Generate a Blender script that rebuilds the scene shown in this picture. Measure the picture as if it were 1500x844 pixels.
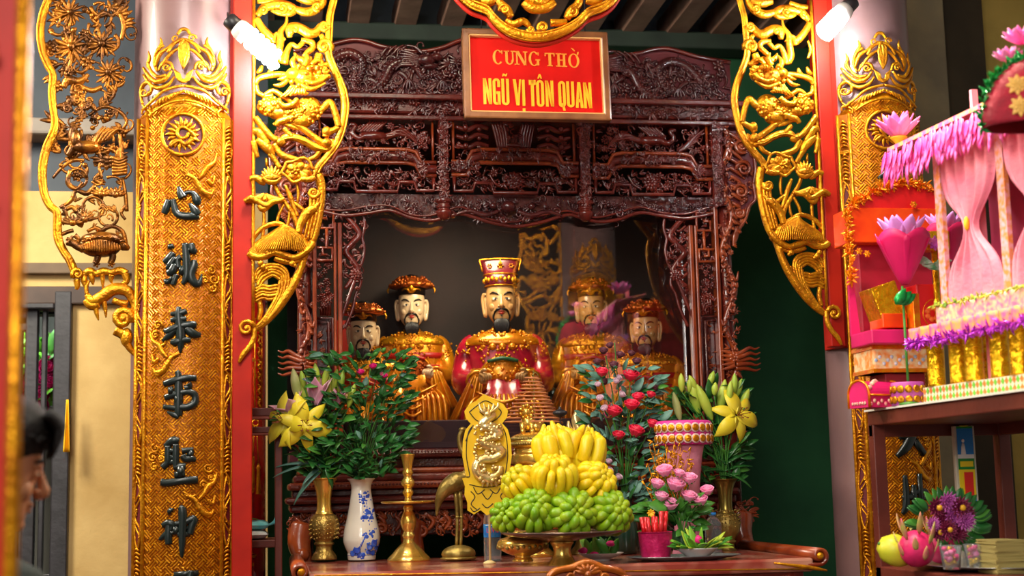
import bpy, math, random
from math import sin, cos, pi, sqrt, radians
from mathutils import Vector, Matrix, noise
for o in list(bpy.data.objects): bpy.data.objects.remove(o)
SC = bpy.context.scene
COL = SC.collection
# ---------------------------------------------------------------- camera
FPX = 2120.0; PITCH = radians(7.8); YAW = radians(9.5); ROLL = radians(1.3)
CAM = Vector((0, 0, 1.4))
_f = Vector((sin(YAW)*cos(PITCH), cos(YAW)*cos(PITCH), sin(PITCH)))
_r0 = Vector((cos(YAW), -sin(YAW), 0)); _u0 = _r0.cross(_f)
_r = _r0*cos(ROLL) - _u0*sin(ROLL); _u = _r0*sin(ROLL) + _u0*cos(ROLL)
cd = bpy.data.cameras.new('camera'); cam = bpy.data.objects.new('camera', cd); COL.objects.link(cam)
cd.sensor_width = 36; cd.lens = FPX/1500*36; cd.clip_start = .05; cd.clip_end = 60
M4 = Matrix((( _r.x, _u.x, -_f.x, CAM.x), (_r.y, _u.y, -_f.y, CAM.y), (_r.z, _u.z, -_f.z, CAM.z), (0,0,0,1)))
cam.matrix_world = M4
cd.dof.use_dof = True; cd.dof.focus_distance = 5.2; cd.dof.aperture_fstop = 2.8
SC.camera = cam
SC.view_settings.view_transform = 'Standard'; SC.view_settings.look = 'None'
SC.view_settings.exposure = 0.12; SC.view_settings.gamma = 1; SC.view_settings.use_curve_mapping = False
# ---------------------------------------------------------------- world and lamps
W = bpy.data.worlds.new('World'); SC.world = W; W.use_nodes = True
W.node_tree.nodes['Background'].inputs[0].default_value = (1.0, .9, .78, 1)
W.node_tree.nodes['Background'].inputs[1].default_value = 0.30
def lamp(name, kind, loc, power, col, size=.3, look=None, size_y=None):
    d = bpy.data.lights.new(name, kind); d.energy = power; d.color = col
    if kind == 'AREA':
        d.size = size
        if size_y: d.shape = 'RECTANGLE'; d.size_y = size_y
    else: d.shadow_soft_size = size
    o = bpy.data.objects.new(name, d); COL.objects.link(o); o.location = loc
    if look is not None:
        o.rotation_euler = (Vector(look)-Vector(loc)).to_track_quat('-Z', 'Y').to_euler()
    return o
lamp('ceiling_lamp_light', 'AREA', (-.6, 2.2, 3.9), 90, (1, .93, .82), .9, (.5, 5.4, 1.6))
lamp('courtyard_light', 'AREA', (-1.0, -1.5, 3.2), 150, (1, .95, .88), 1.8, (.7, 5.4, 1.6))
lamp('altar_lamp_light', 'AREA', (.55, 4.2, 3.6), 22, (1, .85, .62), .5, (.6, 5.6, 1.4))
lamp('shrine_fill_light', 'AREA', (.85, 6.0, 2.55), 9, (1, .85, .6), .3, (.75, 6.25, 1.4))  # added fill inside the shrine to brighten the statues, no visible source
lamp('side_bay_fill_light', 'AREA', (-1.9, 4.6, 3.3), 110, (1, .92, .75), .6, (-1.3, 6.3, 1.6))  # added fill to brighten the plaster wall of the left bay
# ---------------------------------------------------------------- projection helpers
def ray(px, py): return _f*FPX + _r*(px-750) + _u*(422-py)
def P(px, py, Y):
    d = ray(px, py); return CAM + d*(Y/d.y)
def PZ(px, py, Z):
    d = ray(px, py); return CAM + d*((Z-CAM.z)/d.z)
def PX(px, py, X):
    d = ray(px, py); return CAM + d*(X/d.x)
def pxs(Y): return Y/FPX*1.01       # size of one pixel at depth Y
V = Vector
# ---------------------------------------------------------------- materials
def lin(h):
    h = h.lstrip('#'); c = [int(h[i:i+2], 16)/255 for i in (0, 2, 4)]
    return tuple(x/12.92 if x <= .04045 else ((x+.055)/1.055)**2.4 for x in c)
def mat(name, col, rough=.5, metal=0, col2=None, scale=20, bump=0, bscale=60, coat=0, trans=0, ior=1.45, emit=None, es=0, alpha=1, sss=0, spec=.5, detail=3, lo=.35, hi=.65):
    m = bpy.data.materials.new(name); m.use_nodes = True
    nt = m.node_tree; b = nt.nodes['Principled BSDF']; L = nt.links
    c = lin(col) if isinstance(col, str) else col
    b.inputs['Base Color'].default_value = (*c, 1); b.inputs['Roughness'].default_value = rough
    b.inputs['Metallic'].default_value = metal; b.inputs['Coat Weight'].default_value = coat; b.inputs['Coat Roughness'].default_value = .12
    b.inputs['Transmission Weight'].default_value = trans; b.inputs['IOR'].default_value = ior; b.inputs['Alpha'].default_value = alpha
    b.inputs['Specular IOR Level'].default_value = spec
    if sss: b.inputs['Subsurface Weight'].default_value = sss; b.inputs['Subsurface Radius'].default_value = (.02, .008, .004)
    if emit: b.inputs['Emission Color'].default_value = (*lin(emit), 1); b.inputs['Emission Strength'].default_value = es
    tc = nt.nodes.new('ShaderNodeTexCoord')
    if col2:
        n = nt.nodes.new('ShaderNodeTexNoise'); n.inputs['Scale'].default_value = scale; n.inputs['Detail'].default_value = detail
        L.new(tc.outputs['Object'], n.inputs['Vector'])
        r = nt.nodes.new('ShaderNodeValToRGB'); r.color_ramp.elements[0].position = lo; r.color_ramp.elements[1].position = hi
        r.color_ramp.elements[0].color = (*c, 1); r.color_ramp.elements[1].color = (*lin(col2), 1)
        L.new(n.outputs['Fac'], r.inputs['Fac']); L.new(r.outputs['Color'], b.inputs['Base Color'])
    if bump:
        n = nt.nodes.new('ShaderNodeTexNoise'); n.inputs['Scale'].default_value = bscale; n.inputs['Detail'].default_value = 4
        L.new(tc.outputs['Object'], n.inputs['Vector'])
        bp = nt.nodes.new('ShaderNodeBump'); bp.inputs['Strength'].default_value = bump; bp.inputs['Distance'].default_value = .01
        L.new(n.outputs['Fac'], bp.inputs['Height']); L.new(bp.outputs['Normal'], b.inputs['Normal'])
    return m
GOLD = mat('gilded wood', '#e09a16', .30, .72, '#b8700c', 30, .35, 110)
GOLDA = mat('antique shaded gilding', '#a8661a', .30, .7, '#54300f', 18, .3, 90, lo=.4, hi=.6)  # antique gold, darkened in colour because the left bay is less lit
BRASS = mat('polished brass', '#f0cc6a', .26, .8, '#dca83c', 15, .08, 60)
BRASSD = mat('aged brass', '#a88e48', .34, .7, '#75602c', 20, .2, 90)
GOLDP = mat('pale gold metal', '#f0dca0', .28, .75, '#c8a45c', 25, .15, 90)
WOODR = mat('red lacquered carved wood', '#4a1612', .25, 0, '#682218', 14, .15, 110, coat=.6)
WOODD = mat('dark lacquered carved wood', '#3a1416', .25, 0, '#54201c', 16, .2, 120, coat=.6)
WOODO = mat('russet polished wood', '#98421a', .28, 0, '#6a2410', 9, .1, 80, coat=.5)
WOODB = mat('brown shelf wood', '#6e3024', .42, 0, '#5a241c', 6, .1, 40)
REDLAC = mat('red lacquer', '#b4200a', .5, 0, '#9c1606', 6, .05, 40, spec=.25)
REDGRD = mat('dark red ground', '#5a1016', .5, 0)
PURP = mat('plum brown lacquer', '#6a5050', .4, 0, '#765856', 4, .06, 30, coat=.15)
PLASTER = mat('yellowed plaster', '#c2a56c', .9, 0, '#a98a52', 3, .2, 45, detail=8)
PLASTERG = mat('grey stained plaster', '#6c6450', .9, 0, '#857a5c', 4, .2, 40, detail=8)
RAFT = mat('brown rafter wood', '#a8806c', .75, 0, '#8a6656', 8, .2, 30)
DARKW = mat('dark stained wood', '#1c1a1c', .4, 0, '#2c2a2e', 10, .1, 40)
BLUEB = mat('dark blue grey board', '#27303a', .6, 0, '#343e48', 5)
GREYB = mat('grey beam paint', '#827a70', .7, 0, '#6c655e', 4, .1, 30)
BACKG = mat('dark green cloth wall', '#1a5030', .8, 0, '#246038', 3, .15, 60)
BLACKL = mat('black lacquer', '#101c1a', .32, 0, coat=.15)
# ---------------------------------------------------------------- mesh builder
def cr(pts, sub=6):
    """Catmull-Rom through tuples of any length"""
    if len(pts) < 3 or sub < 2: 
        return [tuple(p) for p in pts]
    out = []; n = len(pts); K = len(pts[0])
    for i in range(n-1):
        p0 = pts[max(i-1, 0)]; p1 = pts[i]; p2 = pts[i+1]; p3 = pts[min(i+2, n-1)]
        for s in range(sub):
            t = s/sub; t2 = t*t; t3 = t2*t
            out.append(tuple(.5*((2*p1[k]) + (-p0[k]+p2[k])*t + (2*p0[k]-5*p1[k]+4*p2[k]-p3[k])*t2 + (-p0[k]+3*p1[k]-3*p2[k]+p3[k])*t3) for k in range(K)))
    out.append(tuple(pts[-1])); return out
WL = {}
class MB:
    def __init__(s): s.v = []; s.f = []; s.sm = []; s.xf = None
    def add(s, vs, fs, smooth=True):
        o = len(s.v)
        if s.xf is not None: vs = [s.xf @ V(v) for v in vs]
        s.v += [tuple(v) for v in vs]; s.f += [tuple(i+o for i in f) for f in fs]; s.sm += [smooth]*len(fs)
    def tube(s, pts, rad, n=8, N=None, k=1.0, cap=True, sub=0, closed=False):
        """round tube; with N the cross section is an ellipse flattened by k along N"""
        if isinstance(rad, (int, float)): rad = [rad]*len(pts)
        if sub:
            q = cr([(*p, r) for p, r in zip(pts, rad)], sub); pts = [V(a[:3]) for a in q]; rad = [max(a[3], 1e-5) for a in q]
        pts = [V(p) for p in pts]; m = len(pts)
        if m < 2: return
        vs = []; side = None
        for i in range(m):
            if closed: t = pts[(i+1) % m]-pts[i-1]
            else: t = pts[min(i+1, m-1)]-pts[max(i-1, 0)]
            if t.length < 1e-9: t = V((0, 0, 1))
            t.normalize()
            if N is not None:
                nn = V(N); sd = t.cross(nn)
                if sd.length < 1e-6: sd = side or V((1, 0, 0))
                sd.normalize(); nn = sd.cross(t)
            else:
                if side is None:
                    a = V((0, 0, 1)) if abs(t.z) < .9 else V((1, 0, 0)); sd = t.cross(a)
                else: sd = side - t*side.dot(t)
                if sd.length < 1e-6: sd = V((1, 0, 0)).cross(t)
                sd.normalize(); nn = sd.cross(t)
            side = sd
            for j in range(n):
                a = 2*pi*j/n; vs.append(pts[i] + sd*(cos(a)*rad[i]) + nn*(sin(a)*rad[i]*k))
        fs = []
        for i in range(m if closed else m-1):
            i2 = (i+1) % m
            for j in range(n): fs.append((i*n+j, i*n+(j+1) % n, i2*n+(j+1) % n, i2*n+j))
        if cap and not closed: fs.append(tuple(range(n-1, -1, -1))); fs.append(tuple((m-1)*n+j for j in range(n)))
        s.add(vs, fs)
    def box(s, c, d, R=None, smooth=False):
        c = V(c); h = V(d)/2; vs = []
        for x in (-1, 1):
            for y in (-1, 1):
                for z in (-1, 1):
                    p = V((x*h.x, y*h.y, z*h.z)); vs.append(c + (R @ p if R is not None else p))
        s.add(vs, [(0, 1, 3, 2), (4, 6, 7, 5), (0, 4, 5, 1), (2, 3, 7, 6), (0, 2, 6, 4), (1, 5, 7, 3)], smooth)
    def lathe(s, prof, c=(0, 0, 0), n=24, R=None, sub=0, flute=None, sy=1):
        """profile of (radius, z)"""
        if sub: prof = cr(prof, sub)
        c = V(c); vs = []; m = len(prof)
        for (r, z) in prof:
            for j in range(n):
                a = 2*pi*j/n; rr = max(r, 1e-5)*(1+(flute(a, z) if flute else 0))
                p = V((rr*cos(a), rr*sin(a)*sy, z)); vs.append(c + (R @ p if R is not None else p))
        fs = [(i*n+j, i*n+(j+1) % n, (i+1)*n+(j+1) % n, (i+1)*n+j) for i in range(m-1) for j in range(n)]
        fs.append(tuple(range(n-1, -1, -1))); fs.append(tuple((m-1)*n+j for j in range(n)))
        s.add(vs, fs)
    def loft(s, secs, n=24, cap=True):
        """sections (center, rx, ry[, power[, fn(angle)->scale]]) in the horizontal plane"""
        vs = []; m = len(secs)
        for q in secs:
            c = V(q[0]); rx, ry = q[1], q[2]; pw = q[3] if len(q) > 3 else 2; fn = q[4] if len(q) > 4 else None
            for j in range(n):
                a = 2*pi*j/n; ca, sa = cos(a), sin(a)
                e = 2/pw; x = (abs(ca)**e)*(1 if ca >= 0 else -1); y = (abs(sa)**e)*(1 if sa >= 0 else -1)
                k = fn(a) if fn else 1
                vs.append(c + V((x*rx*k, y*ry*k, 0)))
        fs = [(i*n+j, i*n+(j+1) % n, (i+1)*n+(j+1) % n, (i+1)*n+j) for i in range(m-1) for j in range(n)]
        if cap: fs.append(tuple(range(n-1, -1, -1))); fs.append(tuple((m-1)*n+j for j in range(n)))
        s.add(vs, fs)
    def blob(s, c, r, R=None, n=12, m=8, amp=0, seed=0, fs_=8):
        c = V(c); r = V(r) if not isinstance(r, (int, float)) else V((r, r, r)); vs = []; 
        for i in range(m+1):
            t = pi*i/m
            for j in range(n):
                a = 2*pi*j/n; d = V((sin(t)*cos(a), sin(t)*sin(a), cos(t)))
                k = 1+(amp*noise.noise(d*fs_*.3+V((seed, 0, 0))) if amp else 0)
                p = V((d.x*r.x*k, d.y*r.y*k, d.z*r.z*k)); vs.append(c + (R @ p if R is not None else p))
        s.add(vs, [(i*n+j, (i+1)*n+j, (i+1)*n+(j+1) % n, i*n+(j+1) % n) for i in range(m) for j in range(n)])
    def leaf(s, base, d, length, width, up=(0, 0, 1), bend=0, th=.0012, seg=7, fold=.15, tip=1.0, prof=None):
        """closed thin leaf: d direction, bend rotates towards -up along the length"""
        base = V(base); d = V(d).normalized(); up = V(up); sd = d.cross(up)
        if sd.length < 1e-4: sd = d.cross(V((1, 0, .2)))
        sd.normalize(); up = sd.cross(d).normalized()
        p = base.copy(); top = []; bot = []; L = length/seg
        for i in range(seg+1):
            t = i/seg; w = width/2*(prof(t) if prof else (sin(pi*min(1, t**.75*.97+.03)))**.8 if t < 1 else .02)
            if i == seg: w = width*.02*tip
            for q, arr in ((1, top), (-1, bot)):
                arr.append([p - sd*w + up*(w*fold) + up*(th*q), p + up*(th*q), p + sd*w + up*(w*fold) + up*(th*q)])
            a = -bend/seg; d, up = (d*cos(a) + up*sin(a)), (up*cos(a) - d*sin(a)); p = p + d*L
        vs = [x for row in top for x in row] + [x for row in bot for x in row]; fs = []; sd_ = []; o = 3*(seg+1)
        for i in range(seg):
            for j in range(2):
                a = i*3+j; fs.append((a, a+1, a+4, a+3)); fs.append((o+a, o+a+3, o+a+4, o+a+1))
            sd_.append((i*3, i*3+3, o+i*3+3, o+i*3)); sd_.append((i*3+2, o+i*3+2, o+i*3+5, i*3+5))
        nf = len(fs); fs += sd_; fs.append((0, o, o+1, 1)); fs.append((1, o+1, o+2, 2)); e = seg*3
        fs.append((e, e+1, o+e+1, o+e)); fs.append((e+1, e+2, o+e+2, o+e+1))
        s.add(vs, fs); k0 = len(s.sm)-len(fs)
        for i in range(k0+nf, len(s.sm)): s.sm[i] = False
    def prism(s, poly, d, smooth=False):
        """polygon of 3-D points extruded by vector d"""
        n = len(poly); d = V(d); vs = [V(p) for p in poly] + [V(p)+d for p in poly]
        s.add(vs, [tuple(range(n-1, -1, -1)), tuple(range(n, 2*n))] + [(i, (i+1) % n, n+(i+1) % n, n+i) for i in range(n)], smooth)
    def sheet(s, fn, nu, nv, th=.002, N=(0, -1, 0)):
        """closed thin sheet from fn(u,v)"""
        N = V(N); top = [fn(i/nu, j/nv) for i in range(nu+1) for j in range(nv+1)]
        vs = [V(p) for p in top] + [V(p) - N*th for p in top]; o = len(top); fs = []; w = nv+1
        for i in range(nu):
            for j in range(nv):
                a = i*w+j; fs.append((a, a+1, a+w+1, a+w)); fs.append((o+a, o+a+w, o+a+w+1, o+a+1))
        nf = len(fs)
        for i in range(nu): a = i*w; fs.append((a, a+w, o+a+w, o+a)); a = i*w+nv; fs.append((a, o+a, o+a+w, a+w))
        for j in range(nv): a = j; fs.append((a, o+a, o+a+1, a+1)); a = nu*w+j; fs.append((a, a+1, o+a+1, o+a))
        s.add(vs, fs); k0 = len(s.sm)-len(fs)
        for i in range(k0+nf, len(s.sm)): s.sm[i] = False
    def build(s, name, m, parent=None, bevel=0, kind=None, label=None, org=None, flip=False):
        me = bpy.data.meshes.new(name)
        o0 = WL.get(parent, V((0, 0, 0))) if parent is not None else V(org) if org is not None else V((0, 0, 0))
        fs = [tuple(reversed(f)) for f in s.f] if flip else s.f
        me.from_pydata([tuple(V(v)-o0) for v in s.v], [], fs)
        me.polygons.foreach_set('use_smooth', s.sm); me.update()
        if not isinstance(m, (list, tuple)): me.materials.append(m)
        o = bpy.data.objects.new(name, me); COL.objects.link(o)
        if parent is not None: o.parent = parent
        else: o.location = o0
        WL[o] = o0
        if bevel:
            md = o.modifiers.new('bevel', 'BEVEL'); md.width = bevel; md.segments = 2; md.limit_method = 'ANGLE'
        if kind: o['kind'] = kind
        if label: o['label'] = label
        return o
def fixn(o):
    import bmesh
    bm = bmesh.new(); bm.from_mesh(o.data); bmesh.ops.recalc_face_normals(bm, faces=bm.faces); bm.to_mesh(o.data); bm.free(); return o
def thing(name, label, cat, loc, group=None):
    o = bpy.data.objects.new(name, None); COL.objects.link(o); o.location = loc; o.empty_display_size = .05
    o['label'] = label; o['category'] = cat
    if group: o['group'] = group
    WL[o] = V(loc); return o
def tag(o, label, cat, group=None, kind=None):
    o['label'] = label; o['category'] = cat
    if group: o['group'] = group
    if kind: o['kind'] = kind
    return o
def dup(root, loc, label, rotz=0, scale=1, group=None):
    r = root.copy(); COL.objects.link(r); r.location = loc; r.rotation_euler = (0, 0, rotz); r.scale = (scale,)*3; r['label'] = label
    if group: r['group'] = group
    WL[r] = V(loc)
    for ch in list(root.children):
        c = ch.copy(); COL.objects.link(c); c.parent = r
        for g in ch.children:
            d = g.copy(); COL.objects.link(d); d.parent = c
    return r
# relief pen: strokes traced on a carved panel, laid as round carved rods on its face
class Pen:
    def __init__(s, pt, px, mb=None): s.pt = pt; s.px = px; s.mb = mb or MB()
    def st(s, pts, d=0, k=.8, sub=4, n=7):
        """pts (px,py,r) traced; d lift above the panel"""
        q = cr(pts, sub) if len(pts) > 2 else [tuple(a) for a in pts]
        p3 = [s.pt(a[0], a[1], d) for a in q]; rr = [max(a[2], .15)*s.px for a in q]
        s.mb.tube(p3, rr, n, N=(0, -1, 0.001), k=k)
    def spiral(s, cx, cy, r, turns=1.6, a0=0, dr=1, w=2.0, d=0):
        n = int(turns*10); pts = []
        for i in range(n+1):
            t = i/n; a = a0 + dr*2*pi*turns*t; q = r*(1-t*.9); pts.append((cx+q*cos(a), cy+q*sin(a), w*(1-.45*t)))
        s.st(pts, d, sub=1)
        s.ball(cx, cy, w*.9, d)
    def ball(s, x, y, r, d=0, k=.8, rx=None):
        s.mb.blob(s.pt(x, y, d), ((rx or r)*s.px, r*s.px*k, r*s.px), n=10, m=6)
    def flower(s, x, y, r, n=6, d=0, a0=0, w=.34):
        for i in range(n):
            a = a0+2*pi*i/n; s.st([(x+.15*r*cos(a), y+.15*r*sin(a), r*.1), (x+.6*r*cos(a), y+.6*r*sin(a), r*w), (x+r*cos(a), y+r*sin(a), r*.05)], d, .6, 3, 6)
        s.ball(x, y, r*.28, d+.003)
    def leafs(s, x, y, a, L, w, bend=0, d=0, k=.5):
        pts = []; 
        for i in range(6):
            t = i/5; pts.append((x, y, w*(sin(pi*min(.97, t*.9+.08)))**.8)); x += L/5*cos(a); y += L/5*sin(a); a += bend/5
        s.st(pts, d, k, 2, 6)
    def curl(s, x, y, a, L, w, bend, d=0):
        """scroll of foliage: tapering rod that winds up"""
        pts = []; n = 12
        for i in range(n+1):
            t = i/n; pts.append((x, y, w*(1-.6*t))); x += L/n*cos(a); y += L/n*sin(a); a += bend/n*(.4+1.4*t)
        s.st(pts, d, .8, 1, 6); s.ball(pts[-1][0], pts[-1][1], w*.9, d)
    def fill(s, rnd, x0, y0, x1, y1, n, size=8, d=0, inside=None, dl=.012):
        """dense foliage of a carved panel"""
        for i in range(n):
            x = rnd.uniform(x0, x1); y = rnd.uniform(y0, y1)
            if inside and not inside(x, y): continue
            q = rnd.random(); a = rnd.uniform(0, 2*pi); dd = d+rnd.uniform(0, dl); z = size*rnd.uniform(.7, 1.3)
            if q < .4: s.curl(x, y, a, z*2.2, z*.17, rnd.choice((-1, 1))*rnd.uniform(2.5, 5.5), dd)
            elif q < .75:
                for j in range(3): s.leafs(x, y, a+(j-1)*.5, z*rnd.uniform(1, 1.5), z*.2, rnd.uniform(-1, 1), dd)
            elif q < .88: s.flower(x, y, z*.7, rnd.choice((5, 6, 7)), dd, a)
            else: s.ball(x, y, z*.28, dd)
def inpoly(poly):
    def f(x, y):
        c = False; j = len(poly)-1
        for i in range(len(poly)):
            xi, yi = poly[i][:2]; xj, yj = poly[j][:2]
            if (yi > y) != (yj > y) and x < (xj-xi)*(y-yi)/(yj-yi)+xi: c = not c
            j = i
        return c
    return f
def struct(name, mb, m, bevel=0): return mb.build(name, m, kind='structure', bevel=bevel)
# ================================================================ THE SETTING
rnd = random.Random(7)
YB = 4.9; RB = .205; YAX = YB+RB; YV = 4.95; YC = 5.7; YW = 7.0
def box2(x0, x1, y0, y1, z0, z1):
    m = MB(); m.box(((x0+x1)/2, (y0+y1)/2, (z0+z1)/2), (x1-x0, y1-y0, z1-z0)); return m
XL = P(269, 400, YB).x; XR = P(1311, 400, YB).x
floor_m = mat('dark red floor tile', '#5a2a20', .35, 0, '#4a2018', 3, .05, 10)
struct('floor', box2(-4, 4.2, -3, 8, -.1, 0), floor_m)
zcl = P(770, 50, YW-.1).z+.29
# back wall behind the shrine
struct('wall_back', box2(P(380, 500, YW).x, P(1420, 500, YW).x, YW, YW+.15, 0, P(770, 52, YW).z), BACKG)
struct('wall_back_upper', box2(P(380, 500, YW).x, P(1420, 500, YW).x, YW, YW+.15, P(770, 52, YW).z, 4.2), BLUEB)
# left bay wall: plaster with a door opening
YL = 6.3
xj = P(104, 600, YL).x; xr_ = P(392, 600, YL).x; zt_door = P(70, 428, YL).z; zb = P(150, 281, YL).z
w = MB()
w.box(((xj+xr_)/2, YL+.08, zb/2), (xr_-xj, .16, zb))
x0 = xj-1.1
w.box(((x0+xj)/2, YL+.08, (zt_door+zb)/2), (xj-x0, .16, zb-zt_door)); w.box((x0-.5, YL+.08, zb/2), (1, .16, zb))
struct('wall_left', w, PLASTER)
# ledge, dark board band and beam over it
m = MB(); z1 = P(80, 387, YL).z; z0 = P(80, 403, YL).z
m.box(((x0+xr_)/2-.3, YL-.02, (z0+z1)/2), (xr_-x0+.6, .05, z1-z0)); struct('trim_1', m, mat('weathered ledge', '#6e5a44', .7, 0, '#5a4a3a', 8), .006)
m = MB(); z1 = P(80, 421, YL).z; z0 = P(80, 447, YL).z
m.box(((x0+xr_)/2-.3, YL-.015, (z0+z1)/2), (xr_-x0+.6, .045, z1-z0)); struct('trim_2', m, mat('brown wall band', '#4c3a30', .6, 0, '#3c2e28', 8), .006)  # brown horizontal band across the left wall
m = MB(); z1 = P(150, 197, YL).z
m.box(((x0+xr_)/2-.3, YL+.06, (zb+z1)/2), (xr_-x0+.6, .08, z1-zb)); struct('trim_3', m, BLUEB)
for k in range(3):
    pass
m = MB(); zz1 = P(150, 173, YL-.15).z; zz0 = P(150, 197, YL-.15).z
m.box(((x0+xr_)/2-.3, YL-.05, (zz0+zz1)/2), (xr_-x0+.6, .2, zz1-zz0)); struct('beam', m, GREYB, .012)
m = MB()
m.box(((x0+xr_)/2-.3, YL+.35, 3.3), (xr_-x0+.6, .1, 2.2)); struct('wall_left_upper', m, BLUEB)
# door of dark wood with turned balusters
def make_door():
    d = MB(); Yd = YL+.05
    xr = xj; xl = xj-1.05; z1 = zt_door
    t = thing('door', 'dark wooden door with turned balusters beside the plaster wall', 'door', (xl, Yd, 0)); t['kind'] = 'structure'
    t.name = 'door_1'
    f = MB()
    f.box((xr-.035, Yd-.03, z1/2), (.07, .12, z1)); f.box((xl+.035, Yd-.03, z1/2), (.07, .12, z1)); f.box(((xl+xr)/2, Yd-.03, z1-.03), (xr-xl-.142, .112, .09))
    f.build('door_frame', DARKW, t, .006)
    g = MB(); xs = xr-.17
    for x in (xs, xs-.095): g.box((x, Yd, z1/2), (.05, .05, z1-.1))
    for x in (xs+.05, xs-.05): g.box((x, Yd+.01, z1/2), (.02, .04, z1-.1))
    zr = P(70, 478, Yd).z; zl = P(70, 640, Yd).z
    g.box(((xl+xs)/2, Yd, zr+.03), (xs-xl, .042, .05)); g.box(((xl+xs)/2, Yd, z1-.13), (xs-xl, .042, .06)); g.box(((xl+xs)/2, Yd+.012, zr+.12), (xs-xl, .02, .15))
    g.box(((xl+xs)/2, Yd, zl), (xs-xl, .043, .07)); g.box(((xl+xs)/2, Yd+.012, zl/2), (xs-xl, .025, zl))
    for zz in (.25, .62): g.box((xr-.1, Yd-.04, zz+.45), (.06, .03, .03)); 
    g.build('leaf_panel', DARKW, t, .004)
    for i in range(7):
        bx = xs-.06-i*.075*1.02-.06; bm = MB(); h = zr-zl; prof = []
        for q, r in ((0, .018), (.06, .018), (.09, .026), (.12, .014), (.3, .02), (.42, .012), (.5, .024), (.55, .024), (.62, .012), (.75, .02), (.88, .014), (.91, .026), (.94, .018), (1, .018)):
            prof.append((r, zl+q*h))
        bm.lathe(prof, (bx, Yd, 0), 10, sub=2); bm.build('baluster', DARKW, t)
make_door()
# courtyard beyond the door
struct('wall_courtyard', box2(x0-1.2, xj+.9, 8.4, 8.5, 0, 2.6), mat('pale courtyard wall', '#8a8f86', .9, 0, '#6e746c', 3, .1))
lamp('courtyard_daylight', 'AREA', (xj-.6, 7.3, 2.5), 14, (.95, 1, 1), .6, (xj-.5, 7.6, 1.2))
# right side: yellow wall, grey pilaster
xrw = P(1440, 400, 6.1).x
struct('wall_right', box2(xrw-.1, 4.2, 6.1, 6.25, 0, 4.2), mat('yellow plaster', '#b39a4c', .9, 0, '#94803c', 2.5, .2, 40, detail=8))
m = MB(); xa = P(1345, 400, 5.85).x; xb = P(1408, 400, 5.85).x
m.box(((xa+xb)/2, 6.0, 2.1), (xb-xa, .3, 4.2)); struct('trim_4', m, PLASTERG, .01)
struct('trim_5', box2(xb, xrw+.02, 5.98, 6.2, 0, 4.2), mat('shaded pilaster brown', '#3c3220', .85, 0, '#2e2718', 4, .15, 40))  # shade on this part of the pilaster put into a dark brown colour
struct('trim_6', box2(P(1225, 400, 6.4).x, xa+.05, 6.4, 6.5, 0, 4.2), mat('dark blue grey wall', '#3a4444', .85, 0, '#2c3434', 4, .15, 40))
# ceiling: boards, rafters and a wall beam
zr = P(770, 50, YW-.1).z; zcl = zr+.29
struct('ceiling', box2(-4, 4.2, 3.0, 8, zcl, zcl+.1), mat('dark ceiling boards', '#232a2a', .8, 0, '#1a2020', 5, .1, 30))
zr = P(770, 50, YW-.1).z
m = MB(); m.box((.7, YW-.1, (P(770, 66, YW-.1).z+zr)/2), (3.6, .16, zr-P(770, 66, YW-.1).z+.03)); struct('wall_beam', m, mat('green grey beam', '#2c3a30', .7, 0, '#222e26', 6, .1), .01)
step = (P(592, 50, YW-.1).x-P(524, 50, YW-.1).x)
zrb = zr + .005
for i in range(-14, 17):
    xx = P(524, 50, YW-.1).x+i*step
    if xx < -2.9 or xx > 3.6: continue
    m = MB(); m.box((xx, 5.05, zrb+.06+.03*1.75), (.105, 4.0, .12))
    m.v = [(a, b, c + (-(b-5.05)*.03)) for a, b, c in m.v]
    struct('rafter', m, RAFT, .004)
# columns
def column(x, nm):
    m = MB(); m.lathe([(.24, 0), (.24, .12), (.2, .16), (.187, .2), (.187, 3.4), (.187, zcl)], (x, YAX, 0), 48); return struct(nm, m, PURP)
column(XL, 'column_left'); column(XR, 'column_right')
# jambs that carry the carved valances, painted red
xjl0 = P(350, 200, YV).x; xjl1 = P(370, 200, YV).x
m = MB(); m.box(((xjl0+xjl1)/2-.01, YV+.02, zcl/2), (xjl1-xjl0+.02, .05, zcl)); m.box((xjl0-.05, YV+.1, zcl/2), (.1, .12, zcl)); struct('trim_7', m, REDLAC, .004)
xjr0 = P(1196, 100, YV).x; xjr1 = P(1212, 100, YV).x; zj = P(1220, 508, YV).z
m = MB(); m.box(((xjr0+xjr1)/2+.006, YV+.02, (zj+zcl)/2), (xjr1-xjr0+.012, .05, zcl-zj)); m.box((xjr1+.04, YV+.1, (zj+zcl)/2), (.09, .12, zcl-zj)); struct('trim_8', m, REDLAC, .004)
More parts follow.
